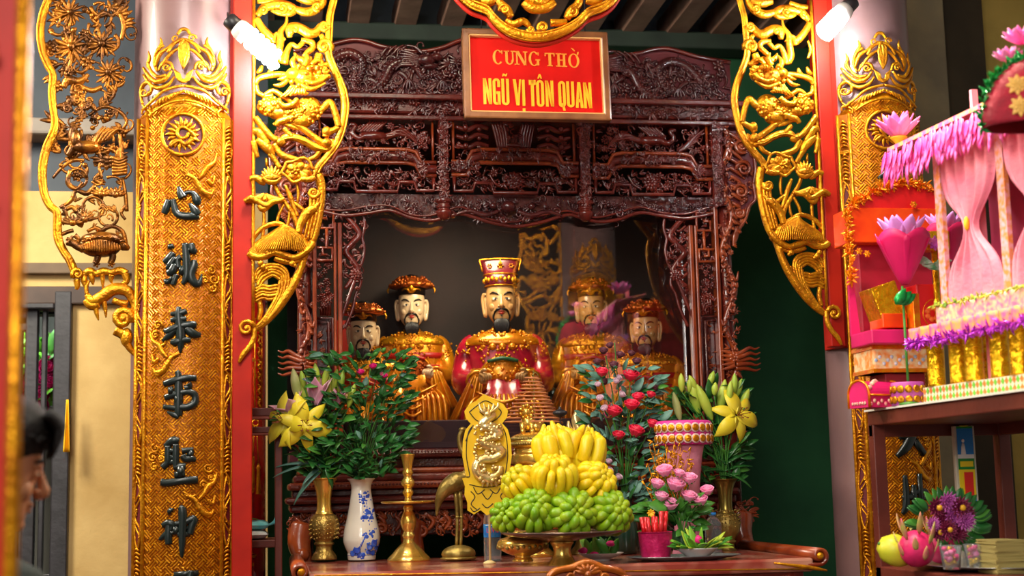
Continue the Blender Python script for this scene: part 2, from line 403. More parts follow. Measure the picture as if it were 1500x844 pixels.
# ================================================================ COUPLET BOARDS ON THE COLUMNS
CHARS = {}
def zc(name, ox, oy, s, strokes): CHARS[name] = [[(x/s+ox, y/s+oy, r/s) for x, y, r in st] for st in strokes]
zc('heart', 225, 245, 8.44, [[(190,400,25),(165,490,38),(135,570,30)],[(245,400,25),(260,480,30),(290,570,35),(360,605,35),(470,610,38),(555,615,25)],[(440,450,10),(500,530,40),(540,590,40)],[(310,245,12),(335,320,35),(365,380,45)],[(365,330,18),(450,310,18),(500,340,30),(530,410,45),(540,470,25)]])
zc('sincere', 225, 345, 9.38, [[(235,120,28),(245,180,38)],[(280,240,35),(215,320,45),(145,360,28)],[(300,310,36),(220,420,36),(180,430,26)],[(300,400,36),(260,490,46),(190,520,30)],[(190,600,40),(200,670,30)],[(320,540,30),(290,620,30),(270,680,26)],[(230,590,30),(260,600,30)],[(430,110,30),(450,300,42),(455,500,42),(440,600,36),(400,670,18)],[(380,300,30),(330,340,30),(345,450,32)],[(385,420,30),(400,540,40)],[(510,110,30),(530,200,45),(585,230,25)],[(550,340,25),(550,420,45),(510,520,45),(530,620,45),(600,670,40),(640,600,18),(650,530,8)],[(480,170,36),(490,230,36)]])
zc('offer', 225, 440, 9.38, [[(350,90,20),(345,200,42),(370,400,50),(375,550,48),(370,680,22),(358,730,8)],[(240,190,20),(330,185,30),(430,160,32),(455,150,20)],[(240,280,22),(330,260,34),(450,260,28)],[(150,395,15),(210,420,40),(350,360,36),(500,340,42),(580,340,35)],[(300,400,40),(210,490,35),(125,560,12)],[(450,380,38),(540,460,48),(640,480,25)],[(240,570,25),(300,575,40),(400,550,38),(510,550,25)]])
zc('service', 225, 535, 9.38, [[(320,80,22),(345,150,35),(345,400,46),(345,600,46),(350,700,35)],[(350,710,30),(280,680,30),(190,640,8)],[(145,260,30),(300,210,38),(450,180,36),(580,180,30)],[(240,300,28),(250,400,32)],[(470,260,40),(490,300,32),(420,320,32)],[(160,450,30),(300,400,36),(450,370,30),(540,390,36),(570,450,38),(550,530,42),(450,580,38),(350,580,42)],[(140,570,25),(300,590,30),(400,590,30)],[(300,470,45),(400,480,30)]])
zc('sage', 225, 635, 9.38, [[(160,180,25),(270,100,45),(350,110,32)],[(205,170,34),(205,330,36),(200,400,32),(130,470,36)],[(310,150,32),(310,300,36),(310,480,28)],[(220,240,28),(300,240,24)],[(220,330,28),(300,330,24)],[(220,400,24),(330,390,30)],[(390,240,32),(480,230,28),(540,230,30)],[(400,300,32),(440,350,34),(530,350,32),(570,380,15)],[(510,240,36),(490,330,32)],[(280,470,32),(370,450,36),(440,450,32)],[(380,450,42),(370,600,40)],[(290,570,32),(430,560,32)],[(110,670,40),(200,680,38),(400,650,40),(600,640,42)]])
zc('spirit', 225, 730, 7.4, [[(165,120,20),(200,150,35)],[(100,300,22),(170,270,32),(210,310,25),(120,410,25),(65,450,10)],[(170,240,20),(165,400,32),(170,500,28)],[(200,360,18),(205,395,14)],[(235,310,26),(250,390,24)],[(235,280,20),(330,260,24),(430,230,36),(410,310,32),(390,390,28)],[(260,395,22),(390,390,20)],[(280,95,20),(315,150,36),(312,400,30),(308,560,22),(308,640,8)],[(250,335,14),(380,320,14)]])
CHARS['seventh'] = [[(280,836,3),(276,850,4),(262,866,3)],[(255,842,3),(290,840,3.5)],[(282,856,4),(295,872,3)]]
rc = {}
CHR = {'one': [[(1287,262,2),(1300,252,4),(1318,247,5),(1327,250,3)],[(1318,238,2),(1322,252,4)],[(1296,246,2),(1300,262,3)]],
 'great': [[(x/4.22+1220, y/4.22+472, r/4.22) for x, y, r in st] for st in ([(475,635,20),(482,700,28),(450,770,26),(395,832,12)],[(405,712,14),(480,695,24),(556,668,20)],[(500,730,18),(562,815,20)])],
 'earth': [[(x/4.136+1220, y/4.136+648, r/4.136) for x, y, r in st] for st in ([(432,200,12),(440,300,18),(440,390,20),(420,435,10)],[(420,340,15),(490,325,16)],[(485,260,15),(490,390,15)],[(520,190,14),(532,400,14)],[(470,310,14),(565,295,12),(560,350,14)])]}
def bpt(XA, Y=YB):
    def f(px, py, d=0):
        p = P(px, py, Y); x = max(-RB*.985, min(RB*.985, p.x-XA)); a = math.asin(x/RB); return V((XA+(RB+d)*sin(a), YAX-(RB+d)*cos(a), p.z))
    return f
AH = radians(50)
def board_field(z0, z1, XA):
    """curved back plate of the board"""
    m = MB(); n = 30; vs = []; fs = []
    for i, (z, r) in enumerate(((z0, RB-.02), (z0, RB), (z1, RB), (z1, RB-.02))):
        for j in range(n+1):
            a = -AH+2*AH*j/n; vs.append((XA+r*sin(a), YAX-r*cos(a), z))
    w = n+1
    for i in range(4):
        i2 = (i+1) % 4
        for j in range(n): fs.append((i*w+j, i*w+j+1, i2*w+j+1, i2*w+j))
    fs.append((0, w, 2*w, 3*w)); fs.append((n, 3*w+n, 2*w+n, w+n))
    m.add(vs, fs); return m
def weave(z0, z1, XA, amax, skip):
    """raised basket weave of diagonal bars"""
    m = MB(); c = .0275; h = .003; L = c*.86
    def pt(s, z, d): a = s/RB; return V((XA+(RB+d)*sin(a), YAX-(RB+d)*cos(a), z))
    smax = amax*RB; n1 = int(smax/c*1.5)+2; n2 = int((z1-z0)/c*1.5)+2
    for i in range(-n1*3, n1*3+n2*2):
        for j in range(-n2*2-n1*3, n2*2+n1*3):
            u = (i+.5)*c; v = (j+.5)*c; s_ = (u-v)*.7071; z = z0+(u+v)*.7071
            if abs(s_) > smax or not z0 < z < z1 or skip(s_, z): continue
            if (i+j) % 2: dx, dz = .7071, .7071
            else: dx, dz = -.7071, .7071
            for k in (-1, 0, 1):
                off = k*c*.31; cs = s_-dz*off; cz = z+dx*off; hl = L*(.5 if k else .78); hw = c*.075
                b = []; 
                for (e, q) in ((-1, -1), (1, -1), (1, 1), (-1, 1)):
                    b.append((cs+dx*hl*e-dz*hw*q*1.5, cz+dz*hl*e+dx*hw*q*1.5, cs+dx*hl*e-dz*hw*q*.6, cz+dz*hl*e+dx*hw*q*.6))
                if any(abs(q[0]) > smax for q in b): continue
                vs = [pt(q[0], q[1], 0) for q in b] + [pt(q[2], q[3], h) for q in b]
                m.add(vs, [(4, 5, 6, 7), (0, 1, 5, 4), (1, 2, 6, 5), (2, 3, 7, 6), (3, 0, 4, 7)], False)
    return m
def couplet(XA, side, label, chars):
    f0 = bpt(XL); dx = XA-XL; dz = .062 if side > 0 else 0
    f = lambda px, py, d=0: f0(px, py, d)+V((dx, 0, dz))
    fr = bpt(XA)
    s = pxs(YB); zb = .55; zt = f(269, 168).z; ztop = f(269, 152).z
    t = thing('couplet_board', label, 'couplet board', (XA, YB, zb), 'couplet boards on the columns')
    board_field(zb, zt, XA).build('back_plate', mat('deep gilded ground', '#8a4a10', .4, .5, '#a8600f', 30, .2, 90), t)
    # arched head of the field
    m = MB(); n = 20; vs = []; 
    for j in range(n+1):
        a = -AH+2*AH*j/n; zz = zt+(ztop-zt+.035)*max(0, (1-(a/AH)**2))
        for r, z in ((RB-.02, zt-.001), (RB, zt-.001), (RB, zz), (RB-.02, zz)): vs.append((XA+r*sin(a), YAX-r*cos(a), z))
    fs = [(j*4+k, j*4+4+k, j*4+4+(k+1) % 4, j*4+(k+1) % 4) for j in range(n) for k in range(4)]
    m.add(vs, fs); m.build('arched_head', GOLD, t)
    ai = radians(37.5); zmed = f(268, 197).z; rm = 33*s
    def skip(s_, z): return s_**2+(z-zmed)**2 < rm**2
    wv = weave(zb, zt+.03, XA, ai, skip); wv.build('woven_field', GOLD, t)
    # rails
    def rail(a, r, z0=zb, z1=zt, w=.007):
        m = MB(); m.tube([(XA+(RB+.002)*sin(a), YAX-(RB+.002)*cos(a), z) for z in (z0, (z0+z1)/2, z1)], w, 8); return m
    for a in (-AH, -ai, ai, AH): rail(a, 0).build('rail', GOLD, t)
    # carved side strips: cartouches with red ground and vine
    for sg in (-1, 1):
        pen = Pen(None, s); am = sg*(AH+ai)/2
        def sp(px, py, d=0): a = am+px*s/RB; return V((XA+(RB+d)*sin(a), YAX-(RB+d)*cos(a), py))
        z = zb
        while z < zt-.02:
            zz = min(z+.34, zt-.02)
            vs = []; g = MB()
            for q in range(14):
                a = 2*pi*q/14; vs.append(sp(6.2*cos(a), (z+zz-.12)/2+(zz-.12-z)/2*sin(a)*1.0, .003))
            g.add(vs, [tuple(range(14))]); fixn(g.build('cartouche_ground', REDGRD, t))
            pts = [sp(7*cos(2*pi*q/20), (z+zz-.12)/2+(zz-.12-z)/2*1.05*sin(2*pi*q/20), .004) for q in range(20)]
            pen.mb.tube(pts, 1.7*s, 6, closed=True)
            y = z+.01; k = 0
            while y < zz-.12:
                pts = [sp(4.5*sin(k*1.7+q*.9), y+q*.012, .005) for q in range(6)]; pen.mb.tube(pts, [.6*s, 1.5*s, 1.8*s, 1.6*s, 1.2*s, .5*s], 6, sub=3)
                pen.mb.blob(sp(4*cos(k*2.1), y+.02, .005), 2.1*s, n=7, m=5); y += .045; k += 1
            # boss between the cartouches
            y = zz-.105
            for q in range(8):
                pts = [sp(-6+(q % 2)*2, y+q*.013, .003), sp(0, y+q*.013+.008, .007), sp(6-(q % 2)*2, y+q*.013, .003)]; pen.mb.tube(pts, [.8*s, 2*s, .8*s], 6, sub=3)
            z += .34
        pen.mb.build('side_vine', GOLD, t)
    # sun medallion
    m = MB(); n = 40
    pen = Pen(f, s)
    m.tube([f(268+30*cos(2*pi*q/n), 197+30*sin(2*pi*q/n), .004) for q in range(n)], 2.6*s, 8, closed=True)
    med = m.build('medallion', GOLD, t)
    g = MB(); vs = [f(268+29*cos(2*pi*q/n), 197+29*sin(2*pi*q/n), .002) for q in range(n)]+[f(268, 197, .002)]; g.add(vs, [(q, (q+1) % n, n) for q in range(n)]); fixn(g.build('medallion_ground', REDGRD, med))
    for q in range(18):
        a = 2*pi*q/18; L = 24+3*(q % 2)
        pen.st([(268+11*cos(a), 197+11*sin(a), 1.5), (268+18*cos(a+.08), 197+18*sin(a+.08), 3), (268+L*cos(a), 197+L*sin(a), .4)], .004)
    pen.st([(268+8*cos(.6*q), 195+8*sin(.6*q), 2.6) for q in range(10)], .006, sub=2)
    pen.st([(250,215,2),(262,207,3),(272,212,3.2),(284,204,3),(290,208,1.5)], .008); pen.st([(272,188,1.5),(282,196,2.5),(288,206,1)], .007)
    pen.mb.build('sun_relief', GOLD, med)
    # crown of cloud scrolls
    pen = Pen(lambda a, b, d=0: f(190+a/5.275, 40+b/5.275, d), s)
    K = 5.275
    def cst(pts, d=.0): pen.st([(a, b, r/K) for a, b, r in pts], d); 
    def both(pts, d=0): cst(pts, d); cst([(838-a, b, r) for a, b, r in pts], d)
    both([(95,560,12),(80,480,14),(95,420,18),(140,400,18),(170,440,16),(160,490,12),(120,500,10),(110,470,8)], .004)
    both([(110,280,10),(150,350,18),(210,410,20),(280,400,18),(330,340,10)], .01); both([(150,250,8),(180,330,14),(230,380,16),(290,370,12)], .012)
    both([(100,330,10),(150,410,16),(220,460,18),(300,440,14),(350,380,10)], .004); both([(200,300,10),(240,200,18),(300,160,12),(340,120,8)], .008)
    both([(240,70,4),(250,120,14),(215,180,16),(195,260,16),(215,330,10)], .006); both([(145,160,4),(155,215,14),(140,270,14),(170,320,8)], .005)
    both([(230,330,8),(260,270,14),(320,280,14),(340,330,10)], .008); both([(200,220,6),(225,170,12),(275,140,10)], .012)
    both([(300,200,10),(340,140,14),(390,110,14),(420,100,12)], .012); both([(250,300,8),(300,230,14),(360,180,12),(400,170,8)], .01)
    both([(370,60,12),(395,25,14),(420,18,16)], .006)
    for (a, b, r, dr) in ((360,92,32,1),(480,92,32,-1),(122,480,36,1),(716,480,36,-1),(290,310,30,1),(548,310,30,-1)):
        n = 16; pen.st([(a+r*(1-.055*q)*cos(dr*q*.55), b+r*(1-.055*q)*sin(dr*q*.55), 10/K*(1-.03*q)) for q in range(n)], .012, sub=1)
    for q in range(16):
        pen.st([(415, 330-q*2, 8/K), (415+30*sin(q*1.1)+6, 250-q*7, 15/K), (420+20*sin(q*1.7), 205-q*7, 5/K)], .016)
    for q in range(5): pen.st([(350+q*10,330+q*8,7/K),(380+q*6,410+q*3,10/K),(418,430+q*4-18,10/K),(456-q*6,410+q*3,10/K),(486-q*10,330+q*8,7/K)], .01)
    both([(110,620,10),(190,560,12),(280,490,12),(420,460,12)], .014); both([(180,660,8),(260,610,11),(340,580,11),(420,570,11)], .012)
    for q in range(9): both([(210+q*24,600-q*11,6),(225+q*24,560-q*8,13),(250+q*22,545-q*7,6)], .006+.001*(q % 3))
    both([(160,680,8),(165,640,10),(120,600,10),(95,560,8)], .006)
    both([(90,640,8),(100,600,12),(150,620,12),(140,570,10)], .004)
    pen.mb.build('crown_carving', GOLD, t)
    # low dragons and clouds on the field
    for yo in (0, 262, 470):
        pen = Pen(f, s)
        fl = 1 if yo != 262 else -1; cx = 268
        def L(pts): pen.st([(cx+fl*(a-cx), b+yo, r) for a, b, r in pts], .005)
        L([(272,256,2),(285,262,3),(292,275,4),(300,283,4.5),(310,283,3)]); L([(290,262,2),(297,254,3.5),(303,243,4.2),(312,236,3),(316,222,1)])
        L([(268,250,1),(280,258,2.4),(286,255,2)]); L([(292,268,2.5),(297,280,3),(305,287,3),(312,276,2)]); L([(303,262,2),(310,268,3),(313,256,2)])
        for (x, y, r) in ((308,395,7),(312,408,8),(300,410,6),(310,422,6),(296,402,5)): pen.spiral(cx+fl*(x-cx), y+yo, r, 1.5, .3*x, fl, 2, .004)
        for (x, y, r) in ((232,476,7),(228,490,6),(238,500,6)): pen.spiral(cx+fl*(x-cx), y+yo*.8, r, 1.5, .3*x, -fl, 2, .004)
        pen.mb.build('cloud_relief', GOLD, t)
    for nm, strokes in chars.items():
        pen = Pen(fr, s)
        for i, st in enumerate(strokes): pen.st([(x, y, r*1.22+.25) for x, y, r in st], .006+.0006*(i % 4), .6, 5, 10)
        pen.mb.build('character', BLACKL, t)
    return t
couplet(XL, -1, 'gilded couplet board on the left column, seven black characters running down it', CHARS)
couplet(XR, 1, 'gilded couplet board on the right column, half hidden behind the offering rack', CHR)
# ================================================================ CARVED GOLD VALANCES
XM = (XL+XR)/2
def vpt(px, py, d=0): return P(px, py, YV)+V((0, -d, 0))
def valance():
    A = {}; s = pxs(YV)
    def pen(nm): 
        if nm not in A: A[nm] = Pen(vpt, s)
        return A[nm]
    p = pen('border_rail')
    rail = [(492,-14,5),(486,10,5),(482,28,5),(481,52,5),(480,80,5),(488,102,5.5),(497,122,6),(503,140,6),(505,157,6),(503,176,6),(498,198,6),(490,216,6),(478,232,6),(466,246,6),(461,256,5)]
    p.st(rail, .012, .9); p.st([(x+5, y, 1.6) for x, y, r in rail], .02)
    p.st([(466,256,7),(470,270,7),(471,290,6),(467,320,6),(460,348,6),(448,370,6),(440,395,6),(428,420,7),(408,450,7),(388,472,6),(374,482,5)], .006, .9)
    p.st([(372,-10,2.6),(372,160,2.6),(371,320,2.6),(371,475,2.6)], .012, .9, 2)
    p.spiral(361, 482, 12, 1.5, -.2, -1, 3.6, .02)
    p.st([(373,478,3.4),(372,495,4.2),(366,508,4),(356,520,4),(350,532,2)], .015); p.st([(366,262,2),(371,270,3),(372,300,3)], .01)
    p = pen('cloud')
    for st in ([(376,24,5),(388,12,7),(404,8,7),(420,9,7),(431,15,6),(425,21,5),(408,20,4),(398,16,3)],[(432,14,5),(448,19,7),(462,15,7),(472,6,6),(474,-6,5)],[(375,28,6),(384,42,6),(396,55,6.5),(403,60,4)],[(436,-4,7),(452,1,8),(470,-2,7)],[(377,3,4),(392,3,5),(407,-2,4)],[(403,17,4),(414,20,5),(428,18,4)],
        [(420,24,2),(419,36,3),(411,48,5),(411,60,6),(409,80,6),(414,92,5)],[(424,56,4),(425,44,8),(434,41,8),(444,45,8),(453,50,8),(463,48,7),(470,38,5)],[(445,62,4),(436,70,4),(427,66,4),(420,78,5),(417,95,6)],[(441,60,4),(455,62,5),(459,70,5),(450,78,4.5),(444,84,2.5)],[(468,80,6),(466,90,7),(474,97,6),(480,94,4)],[(431,78,1.5),(437,87,5),(447,91,6),(452,100,5)],[(455,84,3),(452,94,6),(444,104,7),(440,112,5)],
        [(376,108,2),(381,104,4),(384,97,2)],[(392,108,2),(397,105,4),(398,99,1.5)],[(374,124,4),(379,116,5),(392,112,5),(410,110,5),(424,112,5)],[(375,126,4),(378,137,4),(390,142,4),(400,140,3)]): p.st(st, .008)
    p.spiral(475, 40, 8, 1.5, 0, 1, 4, .016); p.spiral(475, 71, 11, 1.5, .5, -1, 5, .018); p.spiral(432, 46, 7, 1.3, 2, 1, 3, .02); p.spiral(464, 12, 7, 1.4, 1, 1, 3, .018); p.spiral(414, 14, 7, 1.3, 2, -1, 3, .018); p.spiral(386, 16, 6, 1.3, 2, -1, 3, .018)
    for st in ([(400,64,5),(405,50,3),(418,60,2)],[(470,52,4),(474,60,4)],[(380,56,2),(376,70,3),(382,84,2)],[(386,142,3),(400,134,4),(415,143,4.5),(430,151,3)]): p.st(st, .01)
    p = pen('lion')
    mb = p.mb; 
    for (x, y, rx, ry) in ((397,159,21,14),(452,162,20,20),(425,168,22,13),(442,178,17,12),(410,168,18,10)): mb.blob(vpt(x, y, .014), (rx*s, 11*s, ry*s), n=14, m=10)
    r2 = random.Random(3)
    for i in range(150):
        a = r2.uniform(0, 2*pi); q = sqrt(r2.random())*.92; cx, cy, rx, ry = r2.choice(((397,159,21,14),(452,165,20,20),(430,170,18,12)))
        x = cx+rx*q*cos(a); y = cy+ry*q*sin(a); p.ball(x, y, r2.uniform(2.4, 3.6), .014+.0245*sqrt(max(0, 1-q*q)), .9)
    p.st([(436,150,4),(428,158,5),(416,160,4),(408,153,3)], .045); p.st([(430,172,4),(420,178,5),(408,182,5),(405,188,3)], .03)
    # limbs
    for st in ([(466,166,6),(474,160,6),(482,152,5.5),(488,160,5),(493,176,5),(496,188,5)],[(496,188,4),(488,193,5),(480,196,6),(476,203,5)],[(428,181,5),(440,188,5),(452,197,5),(466,207,5),(474,212,5)],[(374,174,5),(384,187,5),(396,201,5),(406,208,4)],[(416,190,4),(422,197,4),(428,202,4)],[(400,184,2),(414,183,3),(428,188,3.5),(438,192,2)]): p.st(st, .02)
    p.mb.blob(vpt(478, 212, .03), (8*s, 6*s, 7*s)); p.mb.blob(vpt(478, 195, .02), (7*s, 6*s, 8*s))
    # head with eyes, snout, mane
    for (x, y, rx, ry) in ((446,117,18,14),(468,117,12,8),(430,112,12,10),(458,106,10,8)): mb.blob(vpt(x, y, .025), (rx*s, 12*s, ry*s), n=12, m=8)
    for i in range(46):
        x = r2.uniform(424, 482); y = r2.uniform(100, 136)
        if (x-452)**2/900+(y-118)**2/330 < 1: p.ball(x, y, r2.uniform(2.2, 4.4), .042+.02*r2.random()-.0006*abs(x-452), .9)
    for x, y in ((452,108),(464,107)): p.ball(x, y, 4.6, .062); p.ball(x, y, 2, .076)
    p.spiral(476, 108, 5.5, 1.4, 0, 1, 3, .05); p.st([(446,124,3),(458,128,4),(470,124,4),(480,117,3)], .055); p.st([(440,130,3),(454,136,4),(466,133,3),(476,127,2)], .05)
    for k in range(7): p.st([(428+3*k,128+k,2.5),(422+4*k,138+k*.6,3.6),(410+7*k,146-k*.6,1)], .03+.003*k)
    for st in ([(444,100,4),(450,90,5),(446,80,1)],[(432,104,4),(428,94,4.5),(434,84,1)],[(456,98,3),(464,92,4),(470,94,1)],[(424,112,3),(415,118,4),(406,120,1)],[(422,120,3),(412,128,4),(400,128,1)]): p.st(st, .03)
    p = pen('ribbon')
    for st in ([(408,213,4),(418,203,6),(432,203,6),(448,209,6),(462,217,6.5),(478,220,6),(488,214,5),(485,206,4)],[(402,212,5),(410,226,5),(424,233,5.5),(442,236,3)],[(370,194,5),(379,195,7),(385,203,7),(392,214,6)],[(376,206,5),(386,213,7.5),(395,222,7),(400,230,4)],[(396,226,5),(404,238,4),(410,248,4)],[(372,208,5),(374,222,4.5),(378,232,3)],[(450,236,3),(462,231,4),(470,221,4)],[(402,204,5),(410,210,7),(417,208,5)]): p.st(st, .014)
    for st in ([(411,210,1),(420,206,1.2),(434,206,1.3),(450,212,1.3),(464,220,1.3),(480,223,1)],): p.st(st, .034)
    p = pen('lotus_flower')
    for k in range(9):
        a = pi+pi*k/8; p.st([(398,262,3),(398+9*cos(a),261+6*sin(a),4.2),(398+16*cos(a),257+13*sin(a),.6)], .014+.004*sin(pi*k/8), .8)
    for k in range(7):
        a = pi*1.08+pi*.84*k/6; p.st([(398,264,3),(398+7*cos(a),263+3*sin(a),4),(398+13*cos(a),262+5*sin(a),1)], .024)
    p.ball(398, 262, 7, .02, .8); p.st([(385,262,3),(394,268,4.5),(404,268,4),(412,262,2)], .022)
    p = pen('lotus_leaf')
    for k in range(9):
        a = 2*pi*k/9+.2; rr = 19+3*sin(k*2.4); p.st([(437,253,3),(437+.6*rr*cos(a)*1.1,252+.5*rr*sin(a),7.5),(437+rr*cos(a)*1.12,252+.82*rr*sin(a),2.5)], .012+.004*(k % 2), .55)
    p.flower(432, 252, 8, 5, .026); n = 26
    p.st([(437+(23+2.5*sin(5*q*2*pi/n))*cos(2*pi*q/n), 251+(16+3*sin(4*q*2*pi/n))*sin(2*pi*q/n), 2.4) for q in range(n+1)], .02, sub=1)
    p.st([(440,264,4),(452,265,5),(462,262,4)], .022)
    p.st([(366,263,4),(376,262,5.5),(384,268,5),(388,272,2)], .012)
    for k in range(5): p.st([(388,286,3),(388+(k-2)*7,293,5),(388+(k-2)*13,296+3*(abs(k-2) % 2),4)], .014, .7)
    p.st([(358,297,3.5),(368,292,5),(378,297,4.5),(390,303,5),(400,297,5),(412,295,4),(416,291,2)], .02); p.st([(380,302,4),(385,308,5),(394,303,4)], .018)
    # big drooping leaf
    for k in range(13):
        t = k/12; x = 366+t*92; yb = 374+4*sin(t*9)-(8*t if t > .6 else 0)
        p.st([(417+(t-.5)*10,332+4*abs(t-.5),3),(395+t*46,345+6*abs(t-.5),6),(379+t*68,360,7),(x,yb-2,4.5)], .008+.022*sin(pi*t), .7)
    for k in range(24):
        t = k/23; x = 372+t*80; p.st([(417+(t-.5)*10,333,.6),(396+t*44,347,1.1),(381+t*66,360,1.2),(x,370,.8)], .026+.026*sin(pi*t), .8, 3, 5)
    p.st([(364,372,5),(374,378,5.5),(388,377,5.5),(402,371,5.5),(416,375,5.5),(430,379,5),(444,373,5),(456,362,5.5),(459,356,4)], .024)
    p.st([(402,379,4),(415,383,5),(430,385,4),(444,378,4)], .014)
    p = pen('lotus_stem')
    for st in ([(401,264,3),(406,280,3.4),(418,298,3.6),(430,316,4),(436,332,4)],[(418,272,2.5),(425,288,4),(430,302,3.6),(436,318,3.4)],[(429,297,3),(440,305,3.6),(450,314,3.6)],[(434,266,2),(437,282,2.6),(436,298,2)],[(386,306,2.6),(387,322,2.8),(385,345,2.6),(382,368,2.4)],[(369,352,3.6),(380,338,4),(394,330,4),(408,328,4),(417,332,4)],[(416,300,2.4),(408,316,2.6),(406,328,2.2)],[(424,308,2),(423,322,2.4),(420,333,2.2)],[(404,238,2.6),(408,250,2.6),(412,258,2)],[(390,232,2),(391,245,2.4)]): p.st(st, .006, .9)
    p = pen('crane_neck')
    p.st([(437,344,5),(440,330,6),(447,317,7),(456,309,7),(464,307,5)], .02); p.ball(452, 315, 2, .036); p.st([(456,310,4),(464,303,3.4),(468,298,1.5)], .022)
    p.spiral(459, 284, 8, 1.6, 0, 1, 3.4, .02)
    for k in range(3): p.st([(466-k*5,280,2.6),(464-k*5,310,2.8),(459-k*5,335,2.8),(455-k*5,352,2)], .016-.002*k)
    p = pen('wave_base')
    for k in range(5):
        q = k*4.4
        p.st([(373+q*.3,407+q,2.4),(377+q*.5,396+q*.9,2.6),(386+q*.5,390+q*.9,2.6),(400,388+q*.9,2.6),(413-q*.4,391+q*.9,2.6),(421-q*.6,400+q*.6,2.6),(423-q*.8,415+q*.2,2.4)], .010+.002*(k % 2))
    for k in range(5):
        q = k*4.6
        p.st([(374,424+q,2.4),(384,419+q,2.8),(395,421+q,2.8),(406,419+q,2.6),(414-q*.3,426+q,2.4)], .01+.002*(k % 2))
        p.st([(428-q,408+q*.3,2.4),(424-q*.9,425+q*.3,2.6),(414-q*.9,445+q*.3,2.8),(400-q*.7,462+q*.3,2.8),(384-q*.5,476+q*.2,2.4)], .013)
    p.st([(378,424,5),(380,440,4),(382,456,4),(378,470,3)], .006)
    for x, y in ((386,393),(428,388),(382,388)): p.ball(x, y, 4.6, .03); p.ball(x+4, y+3, 3, .03)
    return A
VA = valance()
def mk_val(label, mir):
    base = V((P(371, 480, YV).x, YV, P(371, 520, YV).z))
    if mir: base.x = 2*XMJ-base.x
    t = thing('carved_valance', label, 'carving', base, 'gilded valances flanking the shrine')
    for nm, p in VA.items():
        mb = MB(); mb.f = p.mb.f; mb.sm = p.mb.sm
        mb.v = [(2*XMJ-x, y, z+DZR) for x, y, z in p.mb.v] if mir else p.mb.v
        mb.build(nm, GOLD, t, flip=mir)
    return t
# mirror line midway between the jambs
XMJ = (P(371, 300, YV).x+P(1205, 300, YV).x)/2-.004; DZR = P(1207, 458, YV).z-P(360, 480, YV).z
mk_val('gilded carved hanging valance with a lion and drooping lotus leaf, beside the left column', False)
mk_val('gilded carved hanging valance with a lion and drooping lotus leaf, beside the right column', True)
# ---- dark gilded valance of the left bay
YV2 = 5.0
def v2(px, py, d=0): return P(px, py, YV2)+V((0, -d, 0))
t = thing('carved_valance', 'dark gilded openwork valance with a turtle, hanging left of the left column', 'carving', v2(182, 515), 'gilded valances flanking the shrine')
s = pxs(YV2); p = Pen(v2, s)
R1 = [(78,-12,6),(66,15,6),(60,45,6),(63,75,6),(72,98,6),(79,112,5),(77,138,6),(80,165,5),(82,178,5),(79,195,6),(70,215,6.5),(64,240,6.5),(63,262,6.5),(66,285,6),(74,302,6),(84,312,6),(85,330,6.5),(86,350,6.5),(94,368,6),(103,382,6),(109,396,6),(113,408,5)]
p.st(R1, .01); p.st([(x-4, y, 1.6) for x, y, r in R1], .02); p.spiral(115, 403, 9, 1.5, 2.5, 1, 3, .02); p.st([(113,410,5),(114,420,4),(112,425,2)], .01)
p.mb.build('border_rail', GOLD, t)
p = Pen(v2, s)
for st in ([(128,432,4),(136,442,8),(150,436,9),(164,426,9),(178,424,9),(190,430,8),(197,446,6),(198,462,5)],[(126,440,5),(134,448,7),(146,446,7)],[(150,428,3),(166,420,4),(182,420,4),(194,426,3)],[(141,446,4),(142,458,3.6),(145,470,1)],[(153,442,4),(155,455,3),(156,466,1)],[(166,440,5),(176,444,5),(188,446,6)],[(170,484,8),(182,492,7),(186,502,6),(192,512,5),(198,520,3)],[(128,432,3),(127,422,3),(131,412,2)]): p.st(st, .012)
p.spiral(181, 468, 15, 1.8, .4, -1, 6, .02); p.mb.blob(v2(186, 495, .01), (9*s, 8*s, 14*s))
for st in ([(122,404,4),(132,398,6),(142,402,5),(152,398,6),(164,400,5),(176,397,6),(186,402,6)],[(124,404,4),(124,412,5),(127,424,2)],[(134,402,5),(136,412,3.5),(137,418,1)],[(150,402,4),(151,412,3),(151,424,1)],[(164,404,5),(163,411,3),(165,416,1)],[(184,402,6),(186,412,5),(180,418,4)]): p.st(st, .01)
p.mb.build('wave_base', GOLD, t)
# turtle
p = Pen(v2, s)
p.mb.blob(v2(150, 352, .01), (30*s, 20*s, 11*s), n=18, m=10); p.mb.blob(v2(148, 364, .015), (28*s, 18*s, 14*s), n=18, m=10)
for k in range(16): p.st([(124+k*3.5,362-6*sin(pi*k/15),1.5),(124+k*3.5+1,368,2.2),(126+k*3.3,374-4*abs(k-8)/8,1)], .05+.02*sin(pi*k/15))
for k in range(9): p.st([(122+k*7,357-4*sin(pi*k/8),1.2),(126+k*7,355-4*sin(pi*k/8),1.6),(129+k*7,357-4*sin(pi*k/8),1)], .04+.03*sin(pi*k/8))
p.st([(124,366,7),(114,362,6),(108,358,6),(98,357,4)], .02); p.ball(104, 356, 2, .035); p.st([(176,360,5),(183,362,7),(190,366,3)], .016)
for x in (144, 166): p.st([(x,372,5),(x,380,5),(x-4,388,4)], .02); p.flower(x-2, 388, 6, 5, .02)
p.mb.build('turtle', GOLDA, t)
p = Pen(v2, s); r3 = random.Random(11)
for k in range(12): # chrysanthemum heads
    pass
for (x, y, r) in ((104,20,20),(105,70,24),(150,66,22),(160,108,20)):
    for j in range(15):
        a = 2*pi*j/15+r; p.leafs(x+3*cos(a), y+3*sin(a), a, r*(.8+.25*(j % 2)), r*.13, .3, .008+.004*(j % 3))
    p.ball(x, y, r*.24, .02)
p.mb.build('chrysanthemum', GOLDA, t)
p = Pen(v2, s)
